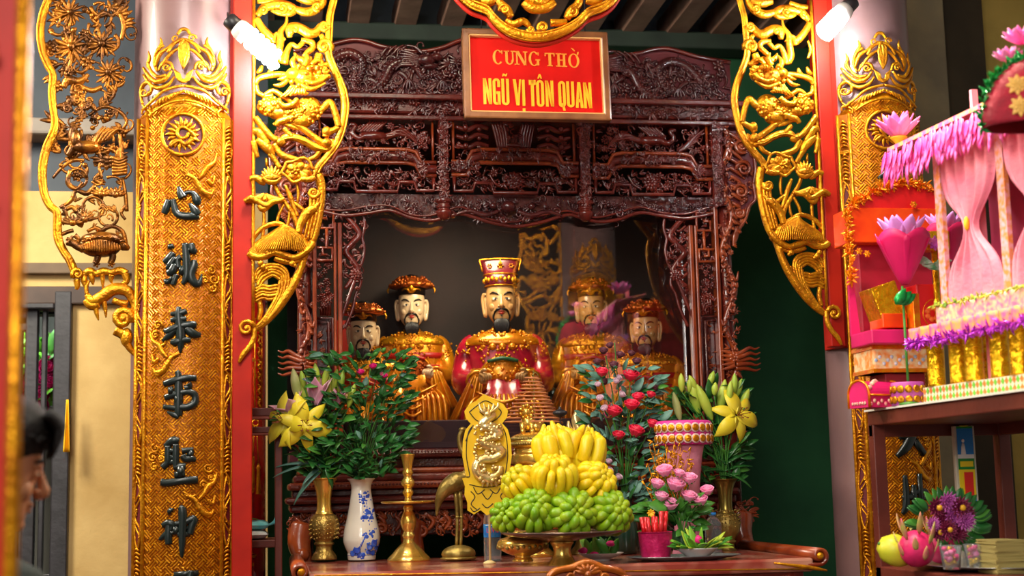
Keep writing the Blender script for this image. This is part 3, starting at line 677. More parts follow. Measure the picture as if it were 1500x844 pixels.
for (x, y, w) in ((150,283,16),(170,284,14),(108,325,18),(126,320,14)):
    for j in range(7):
        a = pi+pi*j/6; p.st([(x,y+4,2),(x+w*.6*cos(a),y+5*sin(a)+2,3.4),(x+w*cos(a),y+9*sin(a),1)], .014)
    p.ball(x, y+3, 5, .02)
for (x, y, r) in ((159,318,14),(137,305,16),(114,262,14)): p.st([(x+r*cos(2*pi*q/16), y+r*sin(2*pi*q/16), 2.2) for q in range(17)], .008, sub=1)
for st in ([(88,305,2.4),(104,295,3),(112,280,3),(128,284,4),(140,272,3)],[(92,310,3),(106,304,3.4),(112,312,3)],[(124,300,2.4),(120,318,2.4)],[(88,345,3),(100,340,3),(108,338,3)],[(110,345,4),(116,352,3),(112,362,3)],[(128,340,2.5),(140,334,3),(150,338,3.6),(160,330,2.5)],[(150,338,3),(165,332,3),(180,340,3.4),(185,358,3)],[(186,300,3),(178,312,2.6),(184,322,2)],[(180,262,2),(184,285,3),(186,310,3)],[(92,300,3),(98,318,3),(92,330,2)],[(142,284,2),(146,300,2),(158,304,2)],[(98,350,3),(104,352,3),(106,346,2)]): p.st(st, .006)
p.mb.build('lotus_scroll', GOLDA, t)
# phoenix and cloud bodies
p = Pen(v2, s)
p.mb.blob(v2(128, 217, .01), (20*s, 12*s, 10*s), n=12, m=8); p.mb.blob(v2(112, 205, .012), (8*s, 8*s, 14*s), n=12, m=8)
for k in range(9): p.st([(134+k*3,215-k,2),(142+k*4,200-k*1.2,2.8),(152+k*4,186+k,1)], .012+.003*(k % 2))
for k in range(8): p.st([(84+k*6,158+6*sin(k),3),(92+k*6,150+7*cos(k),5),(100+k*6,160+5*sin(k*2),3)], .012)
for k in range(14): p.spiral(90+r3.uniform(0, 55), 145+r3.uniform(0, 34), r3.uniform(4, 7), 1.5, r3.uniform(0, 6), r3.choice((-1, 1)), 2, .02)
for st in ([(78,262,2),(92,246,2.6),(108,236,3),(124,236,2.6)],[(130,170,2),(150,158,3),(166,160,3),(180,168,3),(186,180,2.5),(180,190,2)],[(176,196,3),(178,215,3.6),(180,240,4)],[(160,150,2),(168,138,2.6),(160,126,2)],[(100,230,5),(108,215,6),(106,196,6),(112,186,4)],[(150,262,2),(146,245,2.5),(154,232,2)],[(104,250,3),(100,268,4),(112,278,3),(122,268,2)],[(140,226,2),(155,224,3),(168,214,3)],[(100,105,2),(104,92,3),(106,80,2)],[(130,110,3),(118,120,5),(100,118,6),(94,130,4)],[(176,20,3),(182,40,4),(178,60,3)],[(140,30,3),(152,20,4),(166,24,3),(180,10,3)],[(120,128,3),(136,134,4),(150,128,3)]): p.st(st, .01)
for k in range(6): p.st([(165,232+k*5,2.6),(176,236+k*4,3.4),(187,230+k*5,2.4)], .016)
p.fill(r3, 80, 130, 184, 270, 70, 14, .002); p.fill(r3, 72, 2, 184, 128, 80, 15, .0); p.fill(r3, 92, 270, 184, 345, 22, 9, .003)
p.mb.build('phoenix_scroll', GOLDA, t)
# ---- cusped pendant in the middle of the lintel
def pend():
    s = pxs(YV); t = thing('carved_pendant', 'gilded cusped openwork pendant hanging over the red sign', 'carving', vpt(788, 60))
    p = Pen(vpt, s)
    out = [(655,-30,6),(672,-8,6.5),(690,8,6.5),(708,15,6),(716,20,6),(724,30,7),(740,44,7.5),(762,53,8),(786,56,8),(806,53,8),(826,46,7.5),(846,34,7),(858,22,7),(866,18,6),(882,12,6.5),(898,0,6.5),(912,-22,6)]
    p.st(out, .01); p.st([(x, y-5.5, 1.8) for x, y, r in out], .02); p.st([(x, y+5.5, 1.8) for x, y, r in out], .016)
    p.mb.build('border_rail', GOLD, t)
    g = MB(); g.tube([vpt(x, y+9, -.012) for x, y, r in out], 4*s, 8, sub=4); g.build('red_back_edge', REDLAC, t)
    p = Pen(vpt, s)
    for st in ([(726,-6,5),(732,6,7),(742,16,8),(748,26,6)],[(850,-6,5),(846,8,7),(836,18,8),(830,28,6)],[(700,-4,6),(712,4,8),(724,0,7)],[(884,-8,6),(872,2,8),(858,0,7)],[(766,4,6),(776,12,8),(788,14,8),(800,12,8),(812,4,6)],[(770,-6,7),(788,4,9),(806,-6,7)],[(740,30,4),(752,36,6),(766,32,6),(776,40,4)],[(830,32,4),(818,34,6),(806,34,6)]): p.st(st, .006)
    for a in ((738,16,8,1),(838,18,8,-1),(794,42,8,1),(776,45,5,-1),(700,-2,7,1),(880,-4,7,-1),(788,2,8,1)): p.spiral(a[0], a[1], a[2], 1.6, a[0], a[3], 3, .018)
    p.mb.build('scroll_relief', GOLD, t)
    g = MB(); g.box(vpt(785, -47, -.03), (1.90, .05, .11)); g.build('lintel_rail', REDLAC, t)
pend()
# ---- framed red sign
YS = 5.2
def sign():
    c = P(785, 112, YS); s = pxs(YS); w = 226*s; h = 143*s; tl = radians(-4); R = Matrix.Rotation(radians(.0), 3, 'Y') @ Matrix.Rotation(tl, 3, 'X')
    t = thing('framed_sign', 'red signboard with yellow lettering in a brown wooden frame under the pendant', 'sign', c)
    def Q(x, z, d=0): return c + R @ V((x, -d, z))
    b = MB(); b.box(c, (w-.02, .012, h-.02), R); b.build('red_board', mat('red sign paint', '#c81006', .6, 0, '#b00a04', 5, 0, spec=.15), t)
    f = MB(); fw = .030
    for (x, z, dx, dz) in ((0, h/2-fw/2, w, fw), (0, -h/2+fw/2, w, fw), (-w/2+fw/2, 0, fw, h), (w/2-fw/2, 0, fw, h)): f.box(Q(x, z, .008), (dx, .04, dz), R)
    f.build('frame', mat('brown wood frame', '#84542e', .35, 0, '#683c20', 12, .08, 50, coat=.3), t, .007)
    g = MB(); q = fw-.004; 
    for (x, z, dx, dz) in ((0, h/2-q, w-2*q, .009), (0, -h/2+q, w-2*q, .009), (-w/2+q, 0, .009, h-2*q), (w/2-q, 0, .009, h-2*q)): g.box(Q(x, z, .012), (dx, .03, dz), R)
    g.build('inner_moulding', mat('pale wood moulding', '#d0a060', .35, 0, coat=.3), t, .004)
    YEL = mat('yellow lettering paint', '#f2a816', .45)
    YEO = mat('orange lettering paint', '#f0902a', .45)
    # line 1 : serif capitals drawn as thick and thin strokes, unit height 1
    def pl(px, py): return ((px/7.033+700-785)*s, (112-(py/7.033+50))*s)
    def plate(nm, polys, m):
        mb = MB()
        for poly in polys:
            mb.prism([Q(*pl(*a), .0066) for a in poly], R @ V((0, -.003, 0)))
        o = mb.build(nm, m, t); fixn(o)
    def ring(cx, cy, rx, ry, tx, ty, a0=0, a1=2*pi, n=28):
        out = []
        for i in range(n):
            a = a0+(a1-a0)*i/n; b = a0+(a1-a0)*(i+1)/n
            out.append([(cx+rx*cos(a), cy+ry*sin(a)), (cx+rx*cos(b), cy+ry*sin(b)), (cx+(rx-tx)*cos(b), cy+(ry-ty)*sin(b)), (cx+(rx-tx)*cos(a), cy+(ry-ty)*sin(a))])
        return out
    def rect(x0, y0, x1, y1): return [(x0, y0), (x1, y0), (x1, y1), (x0, y1)]
    def bar(x0, y0, x1, y1, w): 
        return [(x0-w/2, y0), (x0+w/2, y0), (x1+w/2, y1), (x1-w/2, y1)]
    G = []
    G += ring(190, 238, 56, 82, 26, 10, .75, 2*pi-.75) + [rect(228, 160, 240, 200)]  # C
    G += [rect(252, 164, 312, 174), rect(270, 164, 296, 270), rect(330, 164, 372, 174), rect(344, 164, 358, 270)] + ring(314, 266, 44, 54, 22, 12, 0, pi, 16)  # U
    G += [rect(368, 166, 420, 176), rect(388, 170, 402, 318), rect(370, 308, 420, 318), bar(402, 168, 484, 322, 30), rect(480, 170, 494, 322), rect(462, 168, 510, 178)]  # N
    G += ring(580, 246, 58, 82, 26, 10, .9, 2*pi-.75) + [rect(608, 255, 634, 320), rect(596, 252, 646, 264), rect(622, 172, 632, 206)]  # G
    plate('lettering', G, YEO); G = []
    G += [rect(698, 176, 806, 188), rect(698, 176, 708, 212), rect(796, 176, 806, 212), rect(738, 180, 766, 324), rect(724, 314, 780, 326)]  # T
    G += [rect(836, 180, 860, 326), rect(896, 182, 920, 328), rect(818, 178, 876, 190), rect(818, 316, 876, 328), rect(880, 180, 938, 192), rect(880, 318, 938, 330), rect(858, 248, 898, 260)]  # H
    G += ring(1014, 256, 60, 80, 24, 10) + [[(988, 112), (1010, 118), (1032, 146), (1020, 148)], [(1052, 168), (1066, 152), (1072, 160), (1066, 186), (1050, 196), (1046, 188), (1056, 180)]]  # O with horn and grave
    plate('lettering', G, YEO)
    G = []
    # line 2 : condensed heavy sans
    def N_(x0, x1, y0, y1, w=30): return [rect(x0, y0, x0+w, y1), rect(x1-w, y0, x1, y1), [(x0, y0), (x0+w, y0), (x1, y1), (x1-w, y1)]]
    def U_(x0, x1, y0, y1, w=30): return [rect(x0, y0, x0+w, y1-40), rect(x1-w, y0, x1, y1-40)] + ring((x0+x1)/2, y1-42, (x1-x0)/2, 42, w, 26, 0, pi, 14)
    def O_(x0, x1, y0, y1, w=30):
        c_ = (x0+x1)/2; r_ = (x1-x0)/2; return ring(c_, y0+42, r_, 42, w, 26, pi, 2*pi, 14)+ring(c_, y1-42, r_, 42, w, 26, 0, pi, 14)+[rect(x0, y0+41, x0+w, y1-41), rect(x1-w, y0+41, x1, y1-41)]
    G += N_(20, 110, 478, 768)
    c_ = 163; G += ring(c_, 520, 40, 42, 30, 26, pi, 2*pi, 14)+ring(c_, 730, 40, 42, 30, 26, 0, pi, 14)+[rect(123, 519, 153, 731), rect(173, 519, 203, 575), rect(173, 625, 203, 770), rect(160, 622, 203, 652)]
    G += U_(217, 298, 480, 775) + [[(228, 452), (236, 424), (252, 424), (268, 434), (280, 416), (284, 424), (274, 452), (258, 452), (246, 442), (238, 456)]]
    plate('lettering', G, YEL); G = []
    G += [[(342, 484), (374, 484), (392, 660), (412, 484), (428, 484), (404, 774), (372, 774)], rect(438, 486, 468, 776), rect(438, 806, 466, 842)]
    plate('lettering', G, YEL); G = []
    G += [rect(514, 486, 588, 542), rect(534, 486, 566, 780)]
    G += O_(592, 674, 486, 784) + [[(608, 470), (624, 420), (642, 420), (658, 470), (644, 470), (633, 446), (622, 470)]]
    G += N_(690, 778, 488, 780)
    plate('lettering', G, YEL); G = []
    G += O_(830, 908, 492, 784) + [[(862, 740), (884, 740), (902, 820), (878, 824)]]
    G += U_(920, 1002, 494, 784)
    G += [[(1014, 786), (1042, 498), (1072, 498), (1098, 788), (1068, 788), (1057, 580), (1044, 786)], rect(1036, 690, 1078, 724)]
    G += N_(1104, 1192, 500, 790)
    plate('lettering', G, YEL)
    # hanging wires
    for sx in (-.2, .2):
        m = MB(); m.tube([Q(sx, h/2-.01, -.012), V((c.x+sx, YS+.02, zcl+.02))], .0025, 6); m.build('hanging_wire', DARKW, t)
sign()
# ================================================================ THE CARVED SHRINE CABINET
def C_(px, py, d=0): return P(px, py, YC)+V((0, -d, 0))
sC = pxs(YC)
SH = thing('shrine_cabinet', 'large dark red carved wooden shrine with a glass front housing the statues', 'shrine', (C_(752, 700).x, YC, 0))
XC = C_(748, 400).x
def mir(x): return 2*XC-x
def cbox(nm, x0, y0, x1, y1, d0, d1, m, par=SH, bev=.004):
    """box on the shrine front: pixel corners, depth d0 (towards camera) .. d1"""
    a = C_(x0, y0); b = C_(x1, y1); mb = MB()
    mb.box(((a.x+b.x)/2, YC-(d0+d1)/2, (a.z+b.z)/2), (abs(b.x-a.x), abs(d0-d1), abs(a.z-b.z))); return mb.build(nm, m, par, bev)
def chz(y): return C_(752, y).z
def hrail(nm, x0, x1, y0, y1, d0, d1, m=WOODR, bev=.005):
    mb = MB(); dm = max(d0, d1); xa = P(x0, (y0+y1)/2, YC-dm).x; xb = P(x1, (y0+y1)/2, YC-dm).x; za = P(752, y0, YC-dm).z; zb = P(752, y1, YC-dm).z
    mb.box(((xa+xb)/2, YC-(d0+d1)/2, (za+zb)/2), (xb-xa, abs(d0-d1), abs(za-zb))); return mb.build(nm, m, SH, bev)
# in this group x is measured in pixels of the level row through the middle, so that mouldings stay level
def L_(px, py, d=0):
    a = C_(px, 300); return V((a.x, YC-d, chz(py+(px-752)*0)))
r5 = random.Random(5)
# --- crest with two dragons
def crest():
    top = [(430,84),(470,78),(500,70),(520,66),(540,68),(560,74),(590,78),(620,80),(650,74),(680,62),(720,54),(752,48),(784,54),(824,62),(854,74),(884,80),(914,78),(944,74),(964,68),(984,66),(1004,70),(1034,78),(1078,84)]
    pts = cr(top, 4); poly = [L_(x, y, 0) for x, y in pts]+[L_(1078, 146, 0), L_(430, 146, 0)]
    m = MB(); m.prism(poly, (0, .05, 0)); o = m.build('crest_board', REDGRD, SH); fixn(o)
    p = Pen(L_, sC); p.st([(x, y, 3.4) for x, y in top], .01, .9, 4); p.mb.build('crest_edge', WOODR, SH)
    for sg in (1, -1):
        p = Pen(lambda x, y, d=0: L_(752+sg*(x-752), y, d), sC)
        body = [(470,118),(488,96),(512,86),(532,96),(530,118),(520,134),(540,140),(562,126),(574,104),(594,96),(612,104),(622,118),(640,112)]
        q = cr([(x, y, 6.5+2*sin(i)) for i, (x, y) in enumerate(body)], 8)
        p.st([(x, y, r) for x, y, r in body and q], .016, .8, 1, 9)
        for i, (x, y, r) in enumerate(q):
            if i % 2 == 0:
                for o in (-.5, 0, .5): p.ball(x+r*o*.8, y+r*o, 2.2, .03-.006*abs(o))
        # head towards the middle with mane, horn, jaw
        for (x, y, rx, ry) in ((626,94,14,9),(642,90,10,6),(632,104,11,5)): p.mb.blob(p.pt(x, y, .03), (rx*sC, 9*sC, ry*sC), n=12, m=8)
        for k in range(7): p.st([(618,90+k*2,2.4),(602-k*2,84+k*3,3.2),(586-k,80+k*5,1)], .025)
        p.st([(622,86,2.4),(610,76,2.4),(596,74,1)], .03); p.ball(628, 88, 3, .05); p.st([(644,92,2.6),(654,88,2),(660,80,1)], .03)
        for k in range(4): p.st([(560+k*9,90-k*2,2),(566+k*9,80-k,2.6),(574+k*10,74-k,1)], .018)
        for (x, y) in ((505,132),(556,138),(600,128),(650,128)):
            for k in range(4): p.st([(x,y-6,3),(x-6+k*4,y+1,2.2),(x-8+k*5,y+8,.8)], .024)
            p.st([(x-14,y-16,4),(x-4,y-10,4),(x,y-4,3.4)], .02)
        for (x, y, r) in ((545,112,7),(580,130,7),(500,112,6),(612,132,6),(660,106,6),(678,92,6),(690,112,6),(720,90,7),(735,115,7)): p.spiral(x, y, r, 1.5, x, 1, 2.4, .012)
        p.fill(r5, 436, 80, 752, 142, 330, 11, .004, lambda x, y: y > 88-20*((x-480)/272 if x > 620 else 0), .018)
        for k in range(26): p.spiral(440+k*12, 100+30*abs(sin(k*1.9)), 6.5, 1.5, k, (-1)**k, 2.4, .014)
        p.mb.build('dragon_relief', WOODD, SH)
crest()
# --- top beam with carved face
hrail('top_beam', 420, 1090, 140, 148, -.02, .09, WOODR); hrail('top_beam', 425, 1085, 149, 170, -.02, .045, WOODR, .012); hrail('top_beam', 425, 1085, 171, 178, -.02, .06, WOODR)
p = Pen(L_, sC); p.fill(r5, 430, 151, 1080, 169, 320, 9, .047, dl=.012)
for k in range(60): p.ball(436+k*10.9, 144, 1.6, .092)
p.mb.build('beam_carving', WOODR, SH)
# --- posts with fine carved faces
def post(x0, x1, y0, y1, carve=True, m=WOODR, d=.05):
    xa = L_(x0, 300).x; xb = L_(x1, 300).x; mb = MB()
    mb.box(((xa+xb)/2, YC-d/2+.02, (chz(y0)+chz(y1))/2), (xb-xa, d+.04, abs(chz(y0)-chz(y1)))); o = mb.build('post', m, SH, .006)
    if carve:
        p = Pen(L_, sC); p.fill(r5, x0+2, y0, x1-2, y1, int((y1-y0)*1.0), 6.5, d, dl=.012)
        for q in (x0+1.2, x1-1.2): p.st([(q, y0, 1.2), (q, y1, 1.2)], d)
        p.mb.build('post_carving', WOODR, o)
post(642, 656, 170, 302); post(848, 862, 170, 302)
post(1040, 1056, 178, 302); post(752*2-1056, 752*2-1040, 178, 302)
for x in (649, 855):
    m = MB(); a = L_(x, 310, .03); m.lathe([(.004, -.045), (.018, -.04), (.032, -.022), (.034, -.008), (.024, 0), (.03, .008), (.026, .02), (.034, .03), (.034, .04)], a, 14, sub=3, flute=lambda a, z: .06*cos(8*a)); m.build('pendant_bud', WOODR, SH)
# --- stepped mouldings and openwork panels
def panel(x0, x1, y0, yl, ym, step, nm, seed):
    """upper openwork panel bounded below by a cloud-stepped beam"""
    r = random.Random(seed); p = Pen(L_, sC)
    # frame
    for st in ([(x0, y0, 2), (x1, y0, 2)], [(x0, y0, 2), (x0, ym, 2)], [(x1, y0, 2), (x1, ym, 2)]): p.st(st, .03, 1, 1)
    p.mb.build('panel_frame', WOODO, SH)
    p = Pen(L_, sC)
    # phoenix or basket among clouds
    cx = (x0+x1)/2; w = x1-x0
    if nm == 'basket':
        for k in range(5): p.st([(cx-30+k*4,y0+4,2.6),(cx-26+k*4,y0+20,3),(cx-22+k*3,yl-4,2.6)], .03); p.st([(cx+30-k*4,y0+4,2.6),(cx+26-k*4,y0+20,3),(cx+22-k*3,yl-4,2.6)], .03)
        p.fill(r, cx-24, y0+2, cx+24, yl-8, 40, 6, .025); p.mb.blob(L_(cx, yl-8, .02), (14*sC, 10*sC, 5*sC))
        for s_ in (-1, 1):
            for k in range(3):
                y = y0+10+k*13; p.st([(cx+s_*36,y,3.6),(cx+s_*52,y-4,4),(cx+s_*66,y+2,4),(cx+s_*84,y-2,3)], .02); p.ball(cx+s_*70, y, 4.4, .03); p.ball(cx+s_*50, y+2, 4, .03)
    else:
        s_ = 1 if nm == 'right' else -1
        def X(t): return cx+s_*t*w/2
        p.mb.blob(L_(X(.05), y0+24, .02), (.14*w*sC, 9*sC, 8*sC), n=12, m=8)
        p.st([(X(.15),y0+22,5),(X(.3),y0+28,4.4),(X(.42),y0+20,4),(X(.36),y0+10,4),(X(.46),y0+8,3)], .03)
        for k in range(7): p.st([(X(-.02-k*.03),y0+24,2.6),(X(-.2-k*.05),y0+18-k*2+8,3.4),(X(-.5-k*.05),y0+10+k*5,1.2)], .022+.003*(k % 2))
        for k in range(6): p.st([(X(.02+k*.05),y0+18,2.4),(X(-.1+k*.05),y0+9,3),(X(-.2+k*.06),y0+3,1)], .026)
        for k in range(6): p.st([(X(.5),y0+40,2.4),(X(.62+k*.03),y0+34-k*3,3),(X(.78+k*.04),y0+30-k*5,1.1)], .026)
        p.fill(r, x0+4, yl-18, x1-4, yl, 70, 7, .004, dl=.03); p.fill(r, x0+4, y0+4, x1-4, yl-16, 80, 7.5, .0, dl=.03)
    for s_ in (-1, 1): p.fill(r, cx+s_*(w/2-14)-10, y0+6, cx+s_*(w/2-14)+10, ym-8, 9, 7, .012)
    p.mb.build('openwork_panel', WOODR if nm != 'x' else WOODD, SH)
    # stepped beam
    p = Pen(L_, sC)
    path = [(x0-4, ym), (x0+step*.7, ym), (x0+step, yl+3), (x0+step*1.5, yl), (x1-step*1.5, yl), (x1-step, yl+3), (x1-step*.7, ym), (x1+4, ym)]
    for off, rr, dd, mm in ((0, 3, .052, WOODO), (9, 7.5, .04, WOODR), (19, 3, .05, WOODO)):
        q = Pen(L_, sC); q.st([(x, y+off, rr) for x, y in path], dd, .8, 1, 8); q.mb.build('stepped_beam', mm, SH)
    g = Pen(L_, sC)
    for sgn, xa in ((1, x0), (-1, x1)): g.fill(r, xa+sgn*step*.2-8, ym+4, xa+sgn*step*1.0+8, ym+14, 30, 6, .064, dl=.01)
    g.fill(r, x0+step*1.5, yl+6, x1-step*1.5, yl+13, int(w*.25), 6.5, .064, dl=.008)
    g.mb.build('beam_carving', WOODR, SH)
panel(664, 841, 181, 224, 242, 26, 'basket', 1)
panel(870, 1036, 181, 226, 244, 26, 'right', 2)
panel(752*2-1036, 752*2-870, 181, 226, 244, 26, 'left', 3)
def lowpanel(x0, x1, y0, y1, step, seed):
    r = random.Random(seed); p = Pen(L_, sC); w = x1-x0
    path = [(x0, y0+14), (x0, y1), (x0+w*.15, y1), (x0+w*.17, y1-12), (x0+w*.3, y1-12), (x0+w*.32, y1+2), (x1-w*.32, y1+2), (x1-w*.3, y1-12), (x1-w*.17, y1-12), (x1-w*.15, y1), (x1, y1), (x1, y0+14)]
    p.st([(x, y, 3) for x, y in path], .045, .9, 1, 8); p.mb.build('panel_frame', WOODR, SH)
    p = Pen(L_, sC); cx = (x0+x1)/2
    p.flower(cx, (y0+y1)/2, 14, 12, .03); p.flower(cx, (y0+y1)/2, 9, 8, .04)
    p.fill(r, x0+5, y0+4, x1-5, y1-4, 130, 7.5, .004, dl=.035)
    for k in range(8): p.st([(x0+8+k*w/8, y0+6+8*(k % 2),1.6),(x0+16+k*w/8, y0+20,2.2),(x0+26+k*w/8, y1-8,1.4)], .02)
    p.mb.build('openwork_panel', WOODR, SH)
lowpanel(664, 841, 250, 284, 20, 11); lowpanel(870, 1036, 250, 284, 20, 12); lowpanel(468, 634, 250, 284, 20, 13)
# --- scalloped apron under the panels
def apron():
    low = [(462,312),(480,316),(505,320),(540,316),(570,312),(600,322),(628,326),(649,322),(672,316),(690,320),(712,327),(735,332),(752,334),(769,332),(792,327),(814,320),(832,316),(855,322),(876,326),(904,322),(934,312),(964,316),(999,320),(1024,316),(1042,312)]
    p = Pen(L_, sC); p.st([(x, y, 2.8) for x, y in low], .03); p.st([(x, y-7-3*sin(x*.05), 1.6) for x, y in low], .034)
    p.mb.build('apron_edge', WOODR, SH)
    p = Pen(L_, sC); ins = inpoly([(440, 294)]+[(x, y) for x, y in low]+[(1060, 294)])
    p.fill(r5, 466, 294, 1040, 334, 420, 7.5, .006, ins, .028)
    p.mb.blob(L_(742, 306, .04), (12*sC, 12*sC, 9*sC)); 
    for s_ in (-1, 1): p.mb.blob(L_(742+s_*28+6, 305, .04), (6*sC, 6*sC, 5*sC)); p.st([(742+s_*14,312,3),(742+s_*34,318,4),(742+s_*56,312,3.4),(742+s_*78,318,2)], .036)
    for x, y in low[1:-1:2]: p.spiral(x, y-8, 6, 1.4, x, 1, 2.2, .034)
    p.mb.build('apron_carving', WOODD, SH)
    m = MB(); poly = [L_(x, y-8, -.004) for x, y in low]+[L_(1042, 286, -.004), L_(462, 286, -.004)]; m.prism(poly, (0, .015, 0)); fixn(m.build('apron_board', WOODD, SH))
apron()
# --- side jambs: outer round post with a dragon, key fret, inner strip, openwork dragon
def side(sg):
    X = lambda x: 752+sg*(x-752)
    pt = lambda x, y, d=0: L_(X(x), y, d)
    def pn(): return Pen(pt, sC)
    zt_, zb_ = chz(150), chz(830)
    a = pt(1059, 300); m = MB(); m.lathe([(.026, zb_), (.026, zt_)], (a.x, YC-.0, 0), 20); rp = m.build('round_post', WOODR, SH)
    p = pn(); 
    q = [(1059+8*sin(k*.55), 180+k*9.5, 4.4) for k in range(50)]
    p.st(q, .036, .8, 2); 
    for k, (x, y, r) in enumerate(q):
        p.st([(x,y,2.4),(x+5*cos(k*1.3),y+5,2.6),(x+8*cos(k*1.3),y+9*sin(k),1)], .048); p.ball(x-3*cos(k), y+4, 2.2, .05)
    p.fill(r5, 1052, 180, 1067, 640, 130, 6, .03)
    for k in range(5): p.st([(1062,524+k*5,4),(1072,520+k*6,3.4),(1082,514+k*8,2.8),(1090,516+k*8,1.8),(1097,513+k*8,.8)], .05+.008*(k % 2))
    for k in range(5): p.st([(1060,524+k*4,4),(1050,520+k*6,3),(1042,518+k*7,1)], .055)
    p.flower(1060, 528, 9, 7, .06)
    p.mb.build('coiled_dragon', WOODO, rp)
    # strips
    for (x0, x1, y0, y1) in ((1041, 1047, 300, 640), (1004, 1010, 330, 640), (1012, 1016, 330, 640)):
        m = MB(); b = pt(x0, 300); c = pt(x1, 300); m.box(((b.x+c.x)/2, YC-.012, (chz(y0)+chz(y1))/2), (abs(c.x-b.x), .05, abs(chz(y0)-chz(y1)))); m.build('strip', WOODO, SH, .004)
    p = pn()
    for st in ([(1040,312),(1016,312),(1016,338),(1036,338),(1036,324),(1026,324)],[(1026,338),(1026,366),(1040,366)],[(1040,384),(1018,384),(1018,366),(1032,366),(1032,376),(1025,376)]): p.st([(x, y, 2.4) for x, y in st], .03, .9, 1)
    p.mb.build('key_fret', WOODO, SH)
    p = pn(); p.fill(r5, 1018, 300, 1040, 460, 70, 6, .006, dl=.02)
    for k in range(4): p.st([(1022+k*4,430,2),(1022+k*4,462,2.4)], .01)
    for k in range(9): p.flower(1022+(k*7) % 16, 392+k*7, 5, 5, .02)
    p.mb.build('openwork_panel', WOODR, SH)
    p = pn()
    for st in ([(1042,466),(1018,466),(1018,640)],[(1040,472),(1024,472),(1024,640)]): p.st([(x, y, 2.4) for x, y in st], .02, .9, 1)
    p.mb.build('panel_frame', WOODD, SH); m = MB(); b = pt(1016, 552); c = pt(1042, 552); m.box(((b.x+c.x)/2, YC+.03, (chz(464)+chz(640))/2), (abs(c.x-b.x), .02, chz(464)-chz(640))); m.build('panel_board', WOODD, SH)
    p = pn(); p.fill(r5, 1026, 478, 1038, 630, 26, 6, -.01); p.mb.build('panel_relief', WOODO, SH)
    # openwork dragon inside the opening
    p = pn(); edge = [(972,318),(970,334),(974,350),(971,366),(974,384),(980,400),(977,416),(984,432),(988,450),(994,466),(1000,480)]
    p.st([(x, y, 2.4) for x, y in edge], .01)
    ins = inpoly([(1006, 312)]+edge+[(1006, 484)])
    p.st([(1000,318,4),(988,330,4.4),(978,346,4.4),(988,358,4.4),(998,370,4.4),(988,384,4.4),(980,398,4),(990,412,4),(1000,424,3)], .016)
    p.flower(984, 404, 10, 9, .026); p.flower(982, 404, 6, 6, .034)
    for k in range(7): p.st([(984,408,2.4),(990+k*1.5,424+k*4,2.6),(994+k*2,440+k*5,1)], .022)
    for k in range(6): p.st([(1002,330+k*14,2.4),(992,338+k*14,2.4),(984,332+k*14,1.4)], .012)
    p.fill(r5, 970, 318, 1004, 480, 75, 7, .006, ins, .02)
    p.mb.build('openwork_dragon', WOODR, SH)
    # carved ear outside
    p = pn(); ear = [(1070,172),(1084,184),(1098,200),(1106,222),(1108,246),(1104,268),(1106,288),(1096,300),(1090,318),(1080,334),(1074,350),(1070,358)]
    p.st([(x, y, 2.6) for x, y in ear], .012); ins = inpoly([(1068, 170)]+ear)
    for (x, y, r) in ((1088,210,11),(1090,244,12),(1084,278,11),(1080,310,8)): p.spiral(x, y, r, 1.8, x, 1, 3, .02)
    for k in range(12): p.st([(1070,190+k*13,2.4),(1080,196+k*13,3.4),(1092-k,208+k*12,1)], .012+.004*(k % 2))
    p.fill(r5, 1070, 176, 1106, 350, 60, 8, .006, ins)
    p.st([(1078,330,3),(1072,345,4),(1070,360,2)], .016)
    p.mb.build('carved_ear', WOODO, SH)
    m = MB(); m.prism([L_(X(x), y, 0) for x, y in [(1066, 172)]+ear], (0, .02, 0)); fixn(m.build('ear_board', REDGRD, SH))
    # side wall of the cabinet
    m = MB(); b = pt(1052, 300); m.box((b.x, YC+.48, (chz(150)+chz(830))/2), (.03, .9, chz(150)-chz(830))); m.build('side_wall', WOODD, SH)
side(1); side(-1)
# --- interior
z0i, z1i = chz(655), chz(150); xa = L_(1052, 300).x; xb = mir(xa)
m = MB(); m.box((XC, YC+.93, (z0i+z1i)/2), (xa-xb, .03, z1i-z0i)); m.build('back_wall', mat('dim brown back panel', '#2c1a14', .7, 0, '#20140f', 4, .1, 30), SH)
m = MB(); m.box((XC, YC+.47, z1i-.02), (xa-xb, .9, .04)); m.build('roof_panel', WOODD, SH)
m = MB(); m.box((XC, YC+.5, chz(655)-.02), (xa-xb, .88, .04)); m.build('inner_floor', mat('plum red altar floor', '#5a2630', .4, 0, '#48202a', 6, .05), SH)
# red side cloth with gilt letter inside left
m = MB(); a_ = P(452, 470, 6.24); b_ = P(516, 645, 6.24); m.box(((a_.x+b_.x)/2, 6.24, (a_.z+chz(655))/2), (b_.x-a_.x, .015, a_.z-chz(655))); rip = m.build('red_inner_panel', mat('red inner panel', '#c03020', .5), SH)
m = MB()
for k in range(3): m.tube([P(476+k*6, 487+2*k, 6.23), P(480+k*5, 494, 6.228), P(477+k*6, 502, 6.23)], .006, 7, sub=3)
m.build('gilt_mark', GOLD, rip)
